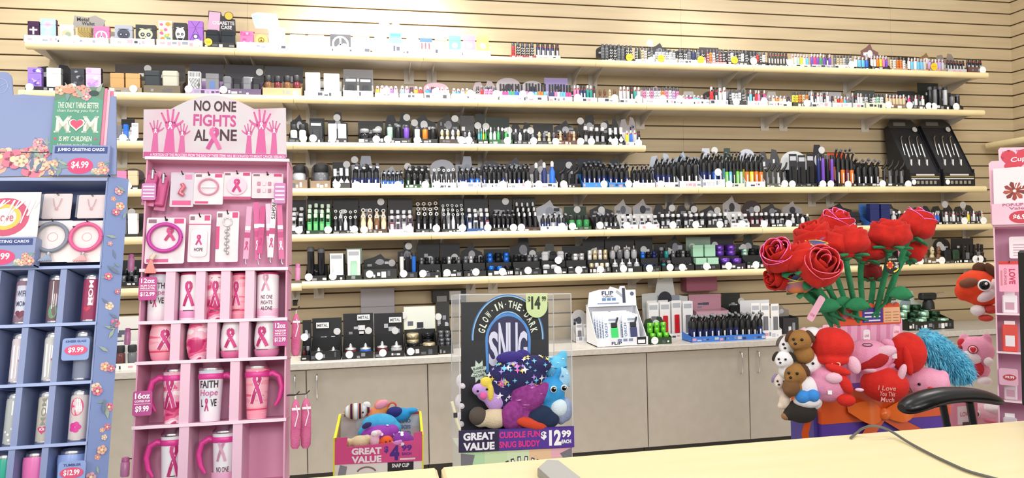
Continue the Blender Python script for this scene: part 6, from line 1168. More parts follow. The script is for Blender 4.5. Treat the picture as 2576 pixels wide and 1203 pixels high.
def ps(px,py,y,label,body,mat,parts=(),rot=(0,0,0)):
    u,v=US(px,py,-y); plushtoy(label,PS.M@Vector((u,y,v)),body,mat,parts,rot,'plush animals in the small pink bin',vox=.0045)
rb=nmat('rainbow_stripe_plush',['#f2f2f4','#4aa8e0','#f4e24a','#e04a8c','#2a2a3a'],scale=9,r=.9,kind='wave',const=True,pos=[0,.3,.5,.7,.86])
ps(895,1035,.2,'rainbow striped plush with white and black ears, back left of small bin',[(0,0,0,.05,.03,.035),(.04,-.005,.01,.022,.018,.025)],rb,[('ear',([(.045,-.01,.025,.018,.01,.016)],plush('#f4f4f6'))),eyes([(.03,-.03,.0)],.004)])
ps(948,1035,.2,'orange and pink fin-shaped plush at the back of the small bin',[(0,0,-.02,.04,.025,.04),(.02,0,.015,.03,.018,.035,-.6)],plush('#f4a24a','#f08a7a'),[('pink_tip',([(.02,-.012,.03,.03,.014,.018,-.4)],plush('#f4a0b4')))])
ps(1005,1038,.2,'navy and turquoise plush with red loop, back right of small bin',[(0,0,-.01,.05,.03,.03),(.05,0,.005,.03,.02,.012)],plush('#2f9fe0'),[('navy_back',([(-.02,-.012,.005,.035,.024,.024)],plush('#2a2f7a'))),('loop',lambda b:b.tube([(-.03+.016*math.cos(a),-.01,.03+.016*math.sin(a)) for a in [math.pi*i/8 for i in range(9)]],.004,'#e05a4a'))])
ps(955,1068,.12,'large light blue plush dome across the small bin',[(0,0,0,.075,.04,.045),(-.06,-.01,-.03,.03,.02,.03,.6),(.06,0,-.02,.03,.03,.03)],plush('#4fb6e4','#3fa8dc'))
ps(955,1092,.06,'purple plush with white dots, middle of small bin',[(0,0,0,.075,.035,.035),(.05,0,.005,.03,.03,.03)],plush('#9a3fb0'),[('dots',stars((0,0,0),(.077,.037,.037),6,2,['#f6f2f8'],.008,'dot')),('ear',([(-.05,-.01,.04,.022,.008,.012,-.4)],plush('#3a2f6a')))])
ps(906,1112,.035,'beige bear plush at the front left of the small bin',[(0,0,0,.04,.028,.026),(-.045,.0,.0,.016,.014,.018),(.03,0,.012,.02,.02,.016)],plush('#dcc7a0'),[('ear',([(-.05,-.012,.0,.008,.006,.012)],plush('#b8905a')))])
ps(942,1108,.035,'pale pink pig-eared plush at the front of the small bin',[(0,0,0,.022,.025,.035),(.012,-.01,.03,.02,.014,.014)],plush('#f0c3d8'),[('ear',([(.0,-.02,.032,.014,.008,.012)],plush('#f6f0f2')))])
ps(972,1112,.03,'orange and white fox plush at the front of the small bin',[(0,0,0,.03,.022,.026),(.02,-.005,-.01,.02,.016,.016)],plush('#e8622c'),[('muzzle',([(.024,-.016,-.012,.014,.01,.01)],plush('#f4ece4'))),eyes([(-.002,-.022,.006),(.014,-.022,.008)],.003)])
ps(1012,1106,.03,'purple spotted plush with knot at the front right of small bin',[(0,0,0,.04,.03,.033),(.03,0,-.01,.025,.022,.022)],plush('#8c3fa8'),[('dots',stars((0,0,0),(.042,.032,.035),6,8,['#f6f2f8'],.006,'dot')),('bow',([(-.02,-.028,-.004,.018,.006,.01),(-.008,-.03,.0,.008,.006,.008)],plush('#d98ad0')))])
# ================================================================ rose display
YR=-2.55
def R3(px,py,Y=YR): return atY(px,py,Y)
mR=mpp(R3(2150,800)); qb=R3(2210,1000)
RD=thing('display_bin','orange and purple gift-wrapped display with bow holding plush roses and toys','display bin',(qb.x,YR,0))
def rx(px,py=1000,Y=YR): return R3(px,py,Y).x-qb.x
def rz(py,px=2200,Y=YR): return R3(px,py,Y).z
b=MB(); L=rx(2066,1050); Rr=rx(2388,1050); zt_=rz(975); b.box(L,Rr,.0,.2,0,zt_,C('#5a3aa0',.45)); b.box(L-.02,L,.02,.18,0,rz(1030),C('#4a3a90')); part('box_body',b,RD,'purple box body')
orm=C('#dd5a24',.25); orl=C('#ee7430',.22)
b=MB(); b.box(L-.002,Rr+.002,-.004,.202,rz(1058),rz(976),orm); part('ribbon_band',b,RD,'glossy orange ribbon band')
b=MB(); kx,kz=rx(2215,1040),rz(1040)
def lobe(sg,w,h,dz): 
    V=[];F=[];n=8
    for i in range(n+1):
        t=i/n; x=kx+sg*w*t; hh_=h*math.sin(math.pi*min(t*1.0,.98))*.5+.01; yy=-.012-.03*math.sin(math.pi*t)
        V+=[(x,yy,kz+dz*t+hh_),(x,yy-.006,kz+dz*t-hh_)]
    for i in range(n): F.append((2*i,2*i+1,2*i+3,2*i+2))
    b.add(V,F,orl,True)
lobe(-1,.16,.07,.03); lobe(1,.16,.07,.03)
for pts,wd in (([(kx,kz),(kx-.06,kz-.06),(kx-.13,kz-.16),(kx-.17,kz-.3)],.05),([(kx,kz),(kx+.08,kz-.05),(kx+.18,kz-.1),(kx+.27,kz-.16)],.045),([(rx(2030,1000),rz(1030)),(rx(2015),rz(1075)),(rx(2025),rz(1110))],.03)):
    V=[];P_=[Vector(p) for p in pts]
    for i,p in enumerate(P_):
        tt=(P_[min(i+1,len(P_)-1)]-P_[max(0,i-1)]).normalized(); n_=Vector((-tt.y,tt.x))*wd/2; V+=[(p.x+n_.x,-.014-.006*(i%2),p.y+n_.y),(p.x-n_.x,-.014-.006*(i%2),p.y-n_.y)]
    b.add(V,[(2*i,2*i+1,2*i+3,2*i+2) for i in range(len(P_)-1)],orm,True)
b.ball(kx,-.025,kz,.028,.018,.024,orl); part('bow',b,RD,'glossy orange ribbon bow')
# pink striped card and scalloped header
b=MB(); x0,x1=rx(2098,830,YR+.1),rx(2270,830,YR+.1); z0_,z1_=rz(900,2200,YR+.1),rz(804,2200,YR+.1); b.box(x0,x1,.1,.104,zt_-.05,z1_,C('#f4b2cf'))
for i in range(7): b.poly([(x0+(x1-x0)*(i+.1)/7,zt_),(x0+(x1-x0)*(i+.5)/7,zt_),(x0+(x1-x0)*(i+.75)/7,z1_),(x0+(x1-x0)*(i+.4)/7,z1_)],.0994,'#e690b8')
part('striped_card',b,RD,'pink striped card')
b=MB(); z2_=rz(772,2200,YR+.1); P=[(x0,z1_-.02),(x1-.01,z1_-.02),(x1-.015,z2_)]; n=10
for i in range(n):
    xc_=x1-.015-(x1-x0-.02)*(i+.5)/n; r=(x1-x0-.02)/n/2
    P+=[(xc_+r*math.cos(a),z2_+r*1.1*math.sin(a)) for a in (math.pi*k/4 for k in range(5))]
P+=[(x0+.005,z2_)]; b.prism(P,.094,.098,C('#e5562e')); W_=x1-x0; b.rect(x0+W_*.4,x0+W_*.7,z1_-.012,z2_-.002,.0932,'#4a3590'); b.rect(x0+W_*.71,x0+W_*.95,z1_-.014,z2_-.004,.0932,'#f0b98a')
for i in range(3): b.rect(x0+W_*.43,x0+W_*.66,z1_-.006+.016*i,z1_-.0+.016*i,.0926,'#f2f0fa')
for i in range(4): b.rect(x0+W_*.73,x0+W_*.82,z1_-.008+.012*i,z1_-.006+.012*i,.0926,'#7a3a20'); b.rect(x0+W_*.85,x0+W_*.93,z1_-.008+.012*i,z1_-.006+.012*i,.0926,'#7a3a20')
b.disc(x0+W_*.16,(z1_+z2_)/2,.017,.0932,'#e890b0'); b.disc(x0+W_*.27,(z1_+z2_)/2-.004,.015,.0930,'#f6e6ee'); part('scalloped_card',b,RD,'scalloped orange card with purple price panel')
# ---- roses
red_m=plush('#cf2417','#b91a10'); trim_m=C('#ff5560',.12,.35); grn=plush('#2f8f5c','#2a7f52')
def petal(b,ang,span,r0,h,curl,z0,m,trim,tilt=0):
    nu,nv=9,7; V=[]
    for j in range(nv+1):
        v=j/nv
        for i in range(nu+1):
            u=-1+2*i/nu; a=ang+u*span/2; top=1-.18*u*u; z=z0+h*v*top; r=r0*(.34+.74*math.sin(min(v/.5,1)*math.pi/2)-.42*max(0,v-.5)**1.3*1.6)+curl*max(0,v-.8)*2.2*(1-.6*u*u)+.0035*u+.004*math.sin(3*u+ang)*v
            V.append((r*math.cos(a),r*math.sin(a),z))
    F=[(j*(nu+1)+i,j*(nu+1)+i+1,(j+1)*(nu+1)+i+1,(j+1)*(nu+1)+i) for j in range(nv) for i in range(nu)]
    b.add(V,F,m,True)
    if trim: b.tube([Vector(V[nv*(nu+1)+i]) for i in range(nu+1)],.0018,trim,6)
def rose(px,py,rpx,dirv,base,label,mat=None,trim=trim_m,Y=YR,hs=1.0,spin=0,stemcurve=.02,leaf=0):
    p=R3(px,py,Y); r=rpx*mpp(p)*1.16; d=Vector(dirv).normalized(); q=d.to_track_quat('Z','Y'); h=r*1.75*hs; M=Matrix.Translation(p-d*h*.5)@q.to_matrix().to_4x4()@Matrix.Rotation(spin,4,'Z')
    B0=R3(*base,YR+.13); t=thing('plush_rose',label,'plush rose',(B0.x,B0.y,B0.z),group='plush roses in the gift-wrapped display'); T=Matrix.Translation(-Vector(t.location))@M
    b=MB(); b.T=T; m=mat or red_m
    for k in range(3): petal(b,k*2.094+1.0,2.35,r*1.0,h*.86,r*.34,0,m,trim)
    for k in range(3): petal(b,.1+k*2.094,2.4,r*.86,h*.92,r*.2,h*.06,m,trim)
    for k in range(3): petal(b,1.2+k*2.094,2.4,r*.58,h*.92,r*.08,h*.13,m,trim if k==0 else None)
    for k in range(2): petal(b,.3+k*3.14,2.8,r*.32,h*.86,0,h*.18,m,trim if k==0 else None)
    b.ball(0,0,h*.18,r*.55,r*.55,r*.34,m); o=part('bloom',b,t); sm=o.modifiers.new('thick','SOLIDIFY'); sm.thickness=.0035
    b=MB(); b.T=T; b.lathe([(r*.1,-h*.16),(r*.26,-h*.08),(r*.36,0),(r*.34,h*.1)],0,0,grn,12)
    for k in range(5):
        a=k*1.257; b.add([(r*.28*math.cos(a-.45),r*.28*math.sin(a-.45),0),(r*.28*math.cos(a+.45),r*.28*math.sin(a+.45),0),(r*.95*math.cos(a+.25),r*.95*math.sin(a+.25),h*.04),(r*1.12*math.cos(a),r*1.12*math.sin(a),-h*.02),(r*.95*math.cos(a-.25),r*.95*math.sin(a-.25),h*.04)],[(0,1,2,3,4)],grn,True)
    o=part('calyx',b,t); sm=o.modifiers.new('thick','SOLIDIFY'); sm.thickness=.006
    E=p-d*h*.62-Vector(t.location); C1=E-d*.05; b=MB(); pts=[]
    for i in range(11): s=i/10; pts.append(Vector((0,0,-.1))*(1-s)**2*(1-s)+ (Vector((0,0,.0))*3*s*(1-s)**2) + C1*3*s*s*(1-s)+E*s**3)
    b.tube(pts,.0115,grn,10); part('stem',b,t)
    if leaf:
        b=MB(); c=pts[5]; sg=leaf; V=[];n=7
        for i in range(n+1): s=i/n; w_=.028*math.sin(math.pi*min(s*1.02,1))**.7+.001; x=c.x+sg*(.006+.11*s); z=c.z+.03*s-.06*s*s; V+=[(x,c.y-.02-w_*.5,z+w_*.8),(x,c.y-.03,z-.004),(x,c.y-.02-w_*.3,z-w_*.9)]
        b.add(V,[(3*i,3*i+1,3*i+4,3*i+3) for i in range(n)]+[(3*i+1,3*i+2,3*i+5,3*i+4) for i in range(n)],grn,True); o=part('leaf',b,t); sm=o.modifiers.new('thick','SOLIDIFY'); sm.thickness=.006
    return t
g1=C('#ff7ad0',.08,.5)
rose(2103,568,36,(.15,-.45,.9),(2150,800),'glossy-edged open plush rose at the very top left of the bunch',trim=g1,Y=YR+.08,spin=.4)
rose(2126,608,45,(.0,.05,1),(2160,800),'largest plush rose in the centre, side on, left of the middle',trim=None,Y=YR-.04,hs=.82,spin=.8)
rose(2178,622,38,(.25,-.1,1),(2175,800),'plush rose half hidden behind the largest central rose',Y=YR+.06,trim=g1,hs=.9)
rose(2238,590,42,(.05,.0,1),(2195,800),'round plush rose on the tall stem right of centre',trim=None,Y=YR-.02,hs=.85,spin=.5,leaf=1)
rose(2306,566,36,(.45,-.25,1),(2215,800),'topmost right plush rose leaning right',Y=YR+.03,spin=1.1,trim=g1)
rose(2045,598,40,(-.35,-.1,1),(2120,800),'broad plush rose at the upper left of the bunch',trim=None,Y=YR+.04,hs=.9,spin=.2)
rose(1960,645,36,(-.75,-.55,.55),(2105,800),'leftmost glossy plush rose tipping to the left',trim=g1,Y=YR-.02)
rose(2006,648,38,(-.45,.1,1),(2115,800),'plush rose tucked between the two left roses',trim=None,Y=YR-.05,hs=.85,spin=.6)
rose(2062,672,42,(-.2,-1,.5),(2130,800),'open plush rose facing the shop at lower left',Y=YR-.11,trim=C('#ff6a8a',.1,.3),spin=.3,leaf=1)
rose(1962,700,28,(-.9,-.1,-.15),(2100,800),'drooping plush rose at the far lower left',Y=YR+.05,trim=None,hs=1.2)
rose(2300,630,22,(.9,-.05,.7),(2210,800),'narrow plush rosebud behind the right stem',Y=YR+.09,trim=None,hs=1.3,leaf=0)
rose(2194,686,20,(.1,.2,1),(2180,800),'small dark plush rose low behind the stems',mat=plush('#8c1d1c','#7a1818'),Y=YR+.12,trim=None)
rbm=nmat('rainbow_petal_plush',['#2b3f8c','#e8b23a','#e07a4a','#3a6fae','#b04a8a'],scale=7,r=.9,detail=1)
rose(2058,625,30,(-.1,-.3,.9),(2140,800),'rainbow plush rose between the red roses, yellow at the top',mat=rbm,trim=C('#f2d85a',.4),Y=YR+.0)
rose(2012,708,32,(-.5,-.2,.9),(2120,800),'rainbow plush rose low on the left, blue and orange',mat=rbm,trim=C('#e8e04a',.4),Y=YR-.0,hs=.8)
# extra leaf sprigs on short stems
for i,(px,py,sg,lb) in enumerate(((2085,772,-1,'broad green felt leaf at the left rim of the display'),(2258,742,1,'long green felt leaf reaching right of the stems'),(2150,770,1,'small green felt leaf in front of the centre stem'))):
    p=R3(px,py,YR+.02); b=MB(); V=[];n=8
    for k in range(n+1): s=k/n; w_=.034*math.sin(math.pi*min(s,.995))**.7+.001; x=sg*(.12*(s-.4)); z=.04*s-.05*s*s; V+=[(x,-w_*.3,z+w_*.8),(x,-.008,z),(x,-w_*.2,z-w_*.8)]
    b.add(V,[(3*k,3*k+1,3*k+4,3*k+3) for k in range(n)]+[(3*k+1,3*k+2,3*k+5,3*k+4) for k in range(n)],grn,True)
    t=thing('felt_leaf',lb,'leaf',p); o=part('leaf_blade',b,t); sm=o.modifiers.new('thick','SOLIDIFY'); sm.thickness=.005
    e=R3(2140+35*i,815,YR+.12)-p; b=MB(); b.tube([(-sg*.045,0,0),tuple(Vector((-sg*.03,.03,-.03))),tuple(e)],.006,grn,8); part('stem',b,t)
# round LED LIGHTS sticker tag
p=R3(2245,668,YR-.07); r=22*mpp(p); t=thing('hang_tag','round black LED LIGHTS TRY ME tag on the right rose stem','tag',p); b=MB(); b.T=Matrix.Rotation(math.pi/2,4,'X'); b.lathe([(r,-.001),(r,.001)],0,0,C('#17160f'),26); b.T=Matrix()
b.text('LED LIGHTS',0,r*.72,r*1.1,r*.2,-.002,'#e8e0c8',.03); b.text('TRY',r*.5,r*.22,r*.55,r*.28,-.002,'#f4f0e4',.05); b.text('ME!',r*.5,-r*.14,r*.5,r*.28,-.002,'#f4f0e4',.05)
for k in range(8): b.disc(-r*.35+r*.34*math.cos(k*.785),r*.05+r*.34*math.sin(k*.785),r*.13,-.0018,'#e0452a' if k%2 else '#f0b03a',n=10)
b.disc(-r*.35,r*.05,r*.28,-.0022,'#c9331f'); b.stroke([(r*.1,-r*.75),(r*.45,-r*.62),(r*.75,-r*.35)],r*.16,-.002,'#f4e23a'); part('tag_disc',b,t); b=MB(); b.tube([(0,0,r),(0,.05,r*1.3),(-.02,.07,r*1.6)],.0012,'#333',5); part('string',b,t)
# ================================================================ plush toys round the rose display
GR='plush toys heaped on the rose display'
def pr(px,py,Y,label,body,mat,parts=(),rot=(0,0,0),group=GR,vox=.004,sc=1.2):
    t=plushtoy(label,R3(px,py,Y),body,mat,parts,rot,group,vox=vox); t.scale=(sc,sc,sc); return t
pink=plush('#f0a2c2','#ec98ba'); lpink=plush('#f6c4d6'); wht=plush('#f4f1f2'); brn=plush('#a8793f','#9c6f38'); dbrn=plush('#5a3a26'); redp=plush('#e02c22','#d22419'); blkp=plush('#2f2a24')
def dog(px,py,Y,lb,m,m2,s=1,eye=True):
    pr(px,py,Y,lb,[(0,0,0,.036*s,.032*s,.033*s),(-.012*s,-.02*s,-.012*s,.018*s,.018*s,.015*s),(.01*s,.01*s,-.045*s,.032*s,.03*s,.03*s)],m,[('ear',([(-.03*s,.0,.012*s,.01*s,.014*s,.022*s,.5),(.03*s,.0,.012*s,.011*s,.014*s,.022*s,-.5)],m2)),eyes([(-.018*s,-.031*s,.006*s),(.006*s,-.033*s,.006*s)],.0045*s),('nose',lambda b:b.ball(-.013*s,-.039*s,-.006*s,.005*s,.004*s,.004*s,EYE,8,6))])
dog(1985,868,YR-.0,'white and grey puppy plush, top of the left column',wht,plush('#6a625c'),.95)
dog(2012,856,YR-.05,'brown puppy plush peering out at the top left',brn,dbrn,1.05)
dog(2044,850,YR-.02,'white long-eared plush beside the brown puppy',wht,lpink,1.1)
dog(1972,905,YR-.03,'small white plush with dark ears, second in the left column',wht,blkp,.85)
dog(2000,940,YR-.05,'brown bear plush in the middle of the left column',brn,dbrn,1.05)
dog(2040,915,YR-.04,'white plush with round paws in the middle of the left column',wht,wht,1.0)
dog(1968,960,YR+.0,'pale plush with mauve ear at the left edge',plush('#e8d8d0'),plush('#9a86a8'),.8)
pr(2030,985,YR-.06,'white plush with a bright blue ball nose',[(0,0,.01,.04,.034,.04),(.01,.01,-.035,.036,.03,.028)],wht,[('blue_nose',([(-.012,-.03,-.012,.024,.02,.022),(.018,-.032,-.006,.02,.018,.02)],plush('#3f93e4')))])
pr(2015,1035,YR-.05,'black and brown dog plush at the bottom left',[(0,0,0,.05,.04,.038),(-.035,-.01,-.012,.022,.02,.018)],blkp,[('snout',([(-.045,-.014,-.016,.016,.015,.013)],plush('#a0764e'))),('hood',([(.018,-.01,.035,.042,.03,.022)],wht))])
pr(1974,1010,YR-.02,'small cream plush paw toy at the lower left edge',[(0,0,0,.018,.018,.026),(-.012,-.005,-.015,.012,.012,.012)],plush('#f0dcc8'))
pr(1990,975,YR-.06,'brown spotted plush snout in the left column',[(0,0,0,.028,.026,.03),(-.008,-.014,-.008,.016,.014,.014)],plush('#7d5836'))
pr(2093,868,YR-.07,'red round bull plush with pink horns, tag on top',[(0,0,0,.066,.055,.058),(0,-.02,-.045,.05,.035,.02)],redp,[('horn',([(-.07,.0,.02,.03,.01,.008)],lpink)),('ear',([(-.062,-.01,-.03,.04,.014,.014,.5),(.062,-.012,-.06,.02,.014,.03,-.3)],lpink)),('ring',lambda b:b.tube([(.01+.012*math.cos(a),-.05,-.055+.008*math.sin(a)) for a in [6.283*i/12 for i in range(13)]],.0025,'#f0b0a0'))])
pr(2082,968,YR-.08,'pink round plush with red arms and small tag, under the red bull',[(0,0,0,.062,.05,.055),(.0,.0,.03,.05,.045,.03)],pink,[('arm',([(.03,-.03,.055,.04,.02,.014,.3),(.05,-.03,.012,.018,.016,.035,-.5),(.052,-.03,-.04,.028,.02,.02)],redp)),('hand',([(.018,-.045,.03,.026,.014,.018),(.09,-.03,-.005,.014,.01,.006)],lpink)),('tag',lambda b:b.box(-.0,.012,-.056,-.054,-.02,-.008,'#fff'))])
pr(2183,896,YR-.06,'pink heart plush lying on its back with red belly, centre',[(0,0,0,.072,.055,.055),(.01,0,-.03,.05,.05,.035)],pink,[('belly',([(.015,-.035,-.012,.05,.022,.026,-.45)],plush('#b81f22'))),('ear',([(-.06,-.02,.02,.012,.01,.02),(.045,-.03,.02,.04,.014,.02,-.3)],lpink)),('tag',lambda b:b.box(-.072,-.05,-.052,-.05,-.005,.015,'#fff')),('eyes',lambda b:b.tube([(.0+.014*math.cos(a),-.04,.042+.005*math.sin(a)) for a in [6.283*i/12 for i in range(13)]],.0012,'#222'))])
pr(2283,888,YR-.05,'red plush heart held by pink arms, right of centre',[(.0,0,0,.058,.05,.07),(-.02,-.02,.03,.03,.03,.03)],redp,[('arm',([(-.05,-.03,.03,.03,.016,.016,.4),(-.045,-.035,-.005,.014,.014,.035,.3),(-.055,-.03,-.045,.022,.014,.01,-.5)],pink)),('paw',([(.0,-.045,-.02,.014,.012,.05,-.15)],redp)),('tag',lambda b:b.box(-.045,-.03,-.06,-.058,-.012,.004,'#fff'))])
t=pr(2225,968,YR-.11,'round red plush with white script message, front centre',[(0,0,0,.072,.056,.056)],redp,[('arm',([(-.04,-.02,.05,.024,.016,.012),(.05,-.02,.045,.012,.014,.03,.3)],lpink))])
b=MB()
for i,tx in enumerate(('I Love','You This','Much')): 
    b.W=(0,.01,.07); b.text(tx,.008,.0-.018*i,.05-.006*i,.015,.0,'#f2a8a0',.015,shear=.15)
b.W=None; part('script_print',b,t)
pr(2330,962,YR-.06,'pink cat plush with squinting eye lying on the right',[(0,0,0,.07,.045,.05),(.05,0,.025,.016,.012,.02,-.4),(-.045,0,.035,.016,.012,.022,.3)],plush('#f6aeca','#f2a0c0'),[eyes([(-.02,-.046,.0)],.005),('heart',lambda b:b.ball(.012,-.047,-.012,.008,.004,.007,C('#e0342a'))),('whisker',lambda b:(b.stroke([(-.05,-.01),(-.04,-.03)],.0025,-.044,'#333'),b.stroke([(-.058,-.008),(-.05,-.028)],.0025,-.042,'#333')))])
# blue shaggy toy
p=R3(2368,895,YR-.02); t=thing('shaggy_plush','shaggy light blue long-haired plush sloping down to the right','plush toy',p,group=None); A_=-.65
axis=Vector((math.cos(.66),0,-math.sin(.66))); perp=Vector((math.sin(.66),0,math.cos(.66)))
part('plush_body',blob([(axis.x*s,0,axis.z*s,.05,.05,.05) for s in (-.09,-.045,0,.045,.09)]+[(axis.x*.12,-.0,axis.z*.12-.02,.04,.04,.035)],plush('#62bfe0'),.005),t)
rd=random.Random(12); b=MB(); fm=C('#6ccbe8',.85); fm2=C('#8bd8ee',.85); fm3=C('#4fb0d4',.85)
for i in range(2300):
    s=rd.uniform(-.14,.14); a=rd.uniform(0,6.283); rr_=.05*math.sqrt(max(.1,1-(s/.16)**2)); n_=perp*math.cos(a)+Vector((0,-1,0))*math.sin(a)
    if n_.y>.5: continue
    o_=axis*s+n_*rr_; dr=(n_*.5+Vector((rd.uniform(-.3,.6),rd.uniform(-.3,.1),rd.uniform(-.9,.1)))).normalized(); L_=rd.uniform(.018,.04); sd=dr.cross(Vector((0,1,.2))).normalized()*.0022
    m_=(fm,fm,fm2,fm3)[i%4]; mid=o_+dr*L_*.55+n_*.004; tip=o_+dr*L_+Vector((0,0,-.008)); b.add([tuple(o_-sd),tuple(o_+sd),tuple(mid+sd*.7),tuple(tip),tuple(mid-sd*.7)],[(0,1,2,3,4)],m_)
part('long_fur',b,t,kind='stuff')
# hang tags over the heap
for i,(px,py,rot_,lb) in enumerate(((2045,790,.6,'slanting pink strap tag above the left puppies'),(2078,830,0,'pink heart swing tag above the red bull plush'),(2255,832,.1,'pale pink swing tag above the heart plush'),(2180,842,0,'clear swing tag above the centre pink plush'))):
    p=R3(px,py,YR-.03); b=MB(); b.T=Matrix.Rotation(rot_,4,'Y'); b.prism([(x,z-.03) for x,z in rr(.03,.05 if i else .11,.008)],-.001,.001,C(('#efb6cc','#f4c3d6','#f6cfdc','#e9dfe4')[i])); b.text('LOVE',0,-.005,.02,.01,-.0016,'#b0557c',.02); solo('swing_tag',b,lb,'tag',p)
# ================================================================ big plushes on the right
t=plushtoy('large orange fox-like plush with huge round eye, hanging at upper right',atY(2458,722,-2.3),[(0,0,0,.085,.07,.08),(.02,0,-.05,.06,.06,.04),(-.05,-.02,-.02,.04,.04,.045)],plush('#ea4a22','#dd3f1a'),[('ear',([(.012,0,.085,.03,.02,.028),(.055,-.01,.075,.02,.02,.04,-.5)],dbrn)),('brown_patch',([(-.028,-.05,.02,.042,.03,.024,-.15)],plush('#7b4a34'))),('cheek',([(.035,-.045,-.035,.045,.03,.026,-.6),(.062,-.03,.0,.018,.03,.04)],plush('#e8d8dc'))),eyes([(.028,-.068,.012)],.022,True),('paw',([(-.0,-.03,-.105,.03,.03,.026)],plush('#efe8ea'))),('pink_foot',([(.05,-.02,-.10,.03,.03,.02),(.03,-.02,-.14,.03,.03,.016)],plush('#d04a44')))],vox=.006)
b=MB(); b.tube([(0,0,.08),(0,.0,.13)],.0015,'#e8e8ea',5); part('hanging_cord',b,t)
def cat_(b): 
    b.ball(0,0,0,.001,.001,.001,EYE,6,4)
t=plushtoy('large pink and white cat plush with red heart eye and heart belly',atY(2456,900,-2.25),[(0,0,.03,.075,.055,.07),(.0,0,-.055,.055,.045,.05),(-.05,0,.085,.02,.014,.028,.4),(.045,0,.09,.02,.014,.028,-.3)],plush('#f2a9c4','#ee9fbd'),
 [('face',([(-.02,-.035,.005,.045,.028,.036)],plush('#f6f0f2'))),('red_ear',([(-.058,-.015,.07,.016,.01,.02,.4)],plush('#d93a44'))),('heart_eye',lambda b:(b.ball(-.012,-.058,.045,.021,.006,.02,C('#8a2a34')),b.ball(-.012,-.062,.045,.017,.005,.016,C('#f4d4da')),b.ball(-.016,-.066,.048,.008,.004,.009,C('#d92436')),b.ball(-.007,-.066,.048,.008,.004,.009,C('#d92436')),b.ball(-.0115,-.066,.04,.008,.004,.009,C('#d92436')))),('heart_eye',lambda b:b.ball(-.062,-.035,.045,.009,.006,.016,C('#b02434'))),
 ('nose',lambda b:(b.ball(-.045,-.056,.012,.006,.004,.004,EYE,8,6),b.tube([(-.045,-.06,.008),(-.043,-.058,-.002),(-.032,-.058,-.006)],.0012,'#6a3040',5),b.tube([(0,-.052,.01),(.02,-.048,.014)],.0012,'#8a5a6a',5),b.tube([(0,-.052,.0),(.02,-.048,-.002)],.0012,'#8a5a6a',5))),
 ('heart_belly',([(.0,-.035,-.05,.03,.02,.036,.3)],plush('#c9343c'))),('paw',([(.045,-.035,-.01,.02,.018,.022),(.03,-.03,-.1,.03,.024,.02),(-.04,-.02,-.1,.02,.02,.018)],plush('#f6f0f2')))],vox=.006)
t=plushtoy('pink and white round plush with ringed black eye, lower right behind the armrest',atY(2470,1045,-2.3),[(0,0,0,.075,.06,.06),(.0,0,.03,.06,.05,.03)],plush('#eebfce','#f0c8d4'),[eyes([(-.025,-.055,.015)],.016,True),('blush',([(.03,-.05,-.012,.03,.014,.012,.2)],plush('#e68ba2'))),('white_top',([(.03,-.01,.035,.05,.04,.024)],plush('#f6f2f4')))],vox=.006)
q=atY(2412,1045,-2.35); b=MB(); b.box(-.06,.06,-.04,.04,-q.z+.001,.07,C('#d9879e')); b.rect(-.045,.03,-.03,.05,-.0405,'#d9ced2'); b.rect(-.02,.02,-.05,-.02,-.041,'#4a3a3e'); b.text('LOVE',-.005,.015,.05,.02,-.0412,'#c05a78',.02); t=solo('gift_box',b,'dusky pink boxed gift behind the chair posts','box',q)
# ================================================================ valentine stand at the right edge
P3=Plane((atY(2600,800,-2.7).x,-2.86,0),.10,-.8,0); m3=mpp(P3.M@Vector((0,0,1.4))); U3=lambda x,y,w=0:P3.uv(x,y,w)
S3=thing('display_stand','pink valentine display stand headed Cupid\'s Corner at the right edge','display stand',M=P3.M)
rL=(U3(2498,580)[0]+U3(2512,1050)[0])/2; rR=rL+.46; vz=U3(2540,566)[1]; lp=nmat('pale_pink_hearts',['#eeb9cd','#f5cbdb'],scale=5,r=.5)
b=MB(); b.box(rL,rL+.005,0,.2,.02,vz,lp); b.box(rR-.005,rR,0,.2,.02,vz,lp); part('side_panel',b,S3)
b=MB(); b.box(rL+.005,rR-.005,.12,.124,.02,vz,C('#c99bb4')); part('back_panel',b,S3)
b=MB(); b.box(rL,rR,.0,.2,0,.04,C('#c0476c')); part('base',b,S3)
lv=[U3(2540,y)[1] for y in (566,789,886,1008,1110)]
for v in lv: b=MB(); b.box(rL-.001,rR+.001,-.004,.12,v-.004,v,lp); b.box(rL,rR,-.006,-.004,v-.007,v+.001,C('#f8e2ea')); part('shelf',b,S3)
b=MB(); a,c=U3(2488,408); b.prism(pp([(2494,566),(2487,412),(2494,406),(2513,405),(2511,378),(2516,372),(2700,368),(2700,566)],0,P3)[::-1],-.003,.003,lp)
hu,hv=U3(2556,400); heart(b,hu,hv,.052,-.0036,'#cf3d50'); heart(b,U3(2548,422)[0],U3(2548,422)[1],.03,-.0037,'#cf3d50')
b.text("Cupid's",U3(2578,400)[0],U3(2578,400)[1],.095,.026,-.0044,'#fbeef2',.02,shear=.15,rot=.08); b.text('Corner',U3(2585,424)[0],U3(2585,424)[1],.09,.024,-.0044,'#fbeef2',.02,shear=.15,rot=.08)
for i,(x,y) in enumerate(((2525,384),(2537,380),(2522,398),(2533,410),(2560,380))): heart(b,*U3(x,y),.006,-.0036,'#dd6f8c')
part('header_sign',b,S3,'pink header with Cupid\'s Corner in white script on red hearts')
b=MB(); x0,z0_=U3(2496,566,.03); x1,z1_=U3(2700,505,.03); b.box(x0,x1,-.03,-.028,z0_,z1_,lp); b.box(x0,x0+.002,-.028,-.003,z0_,z1_,lp); b.box(x0,x1,-.028,-.003,z0_,z0_+.003,lp)
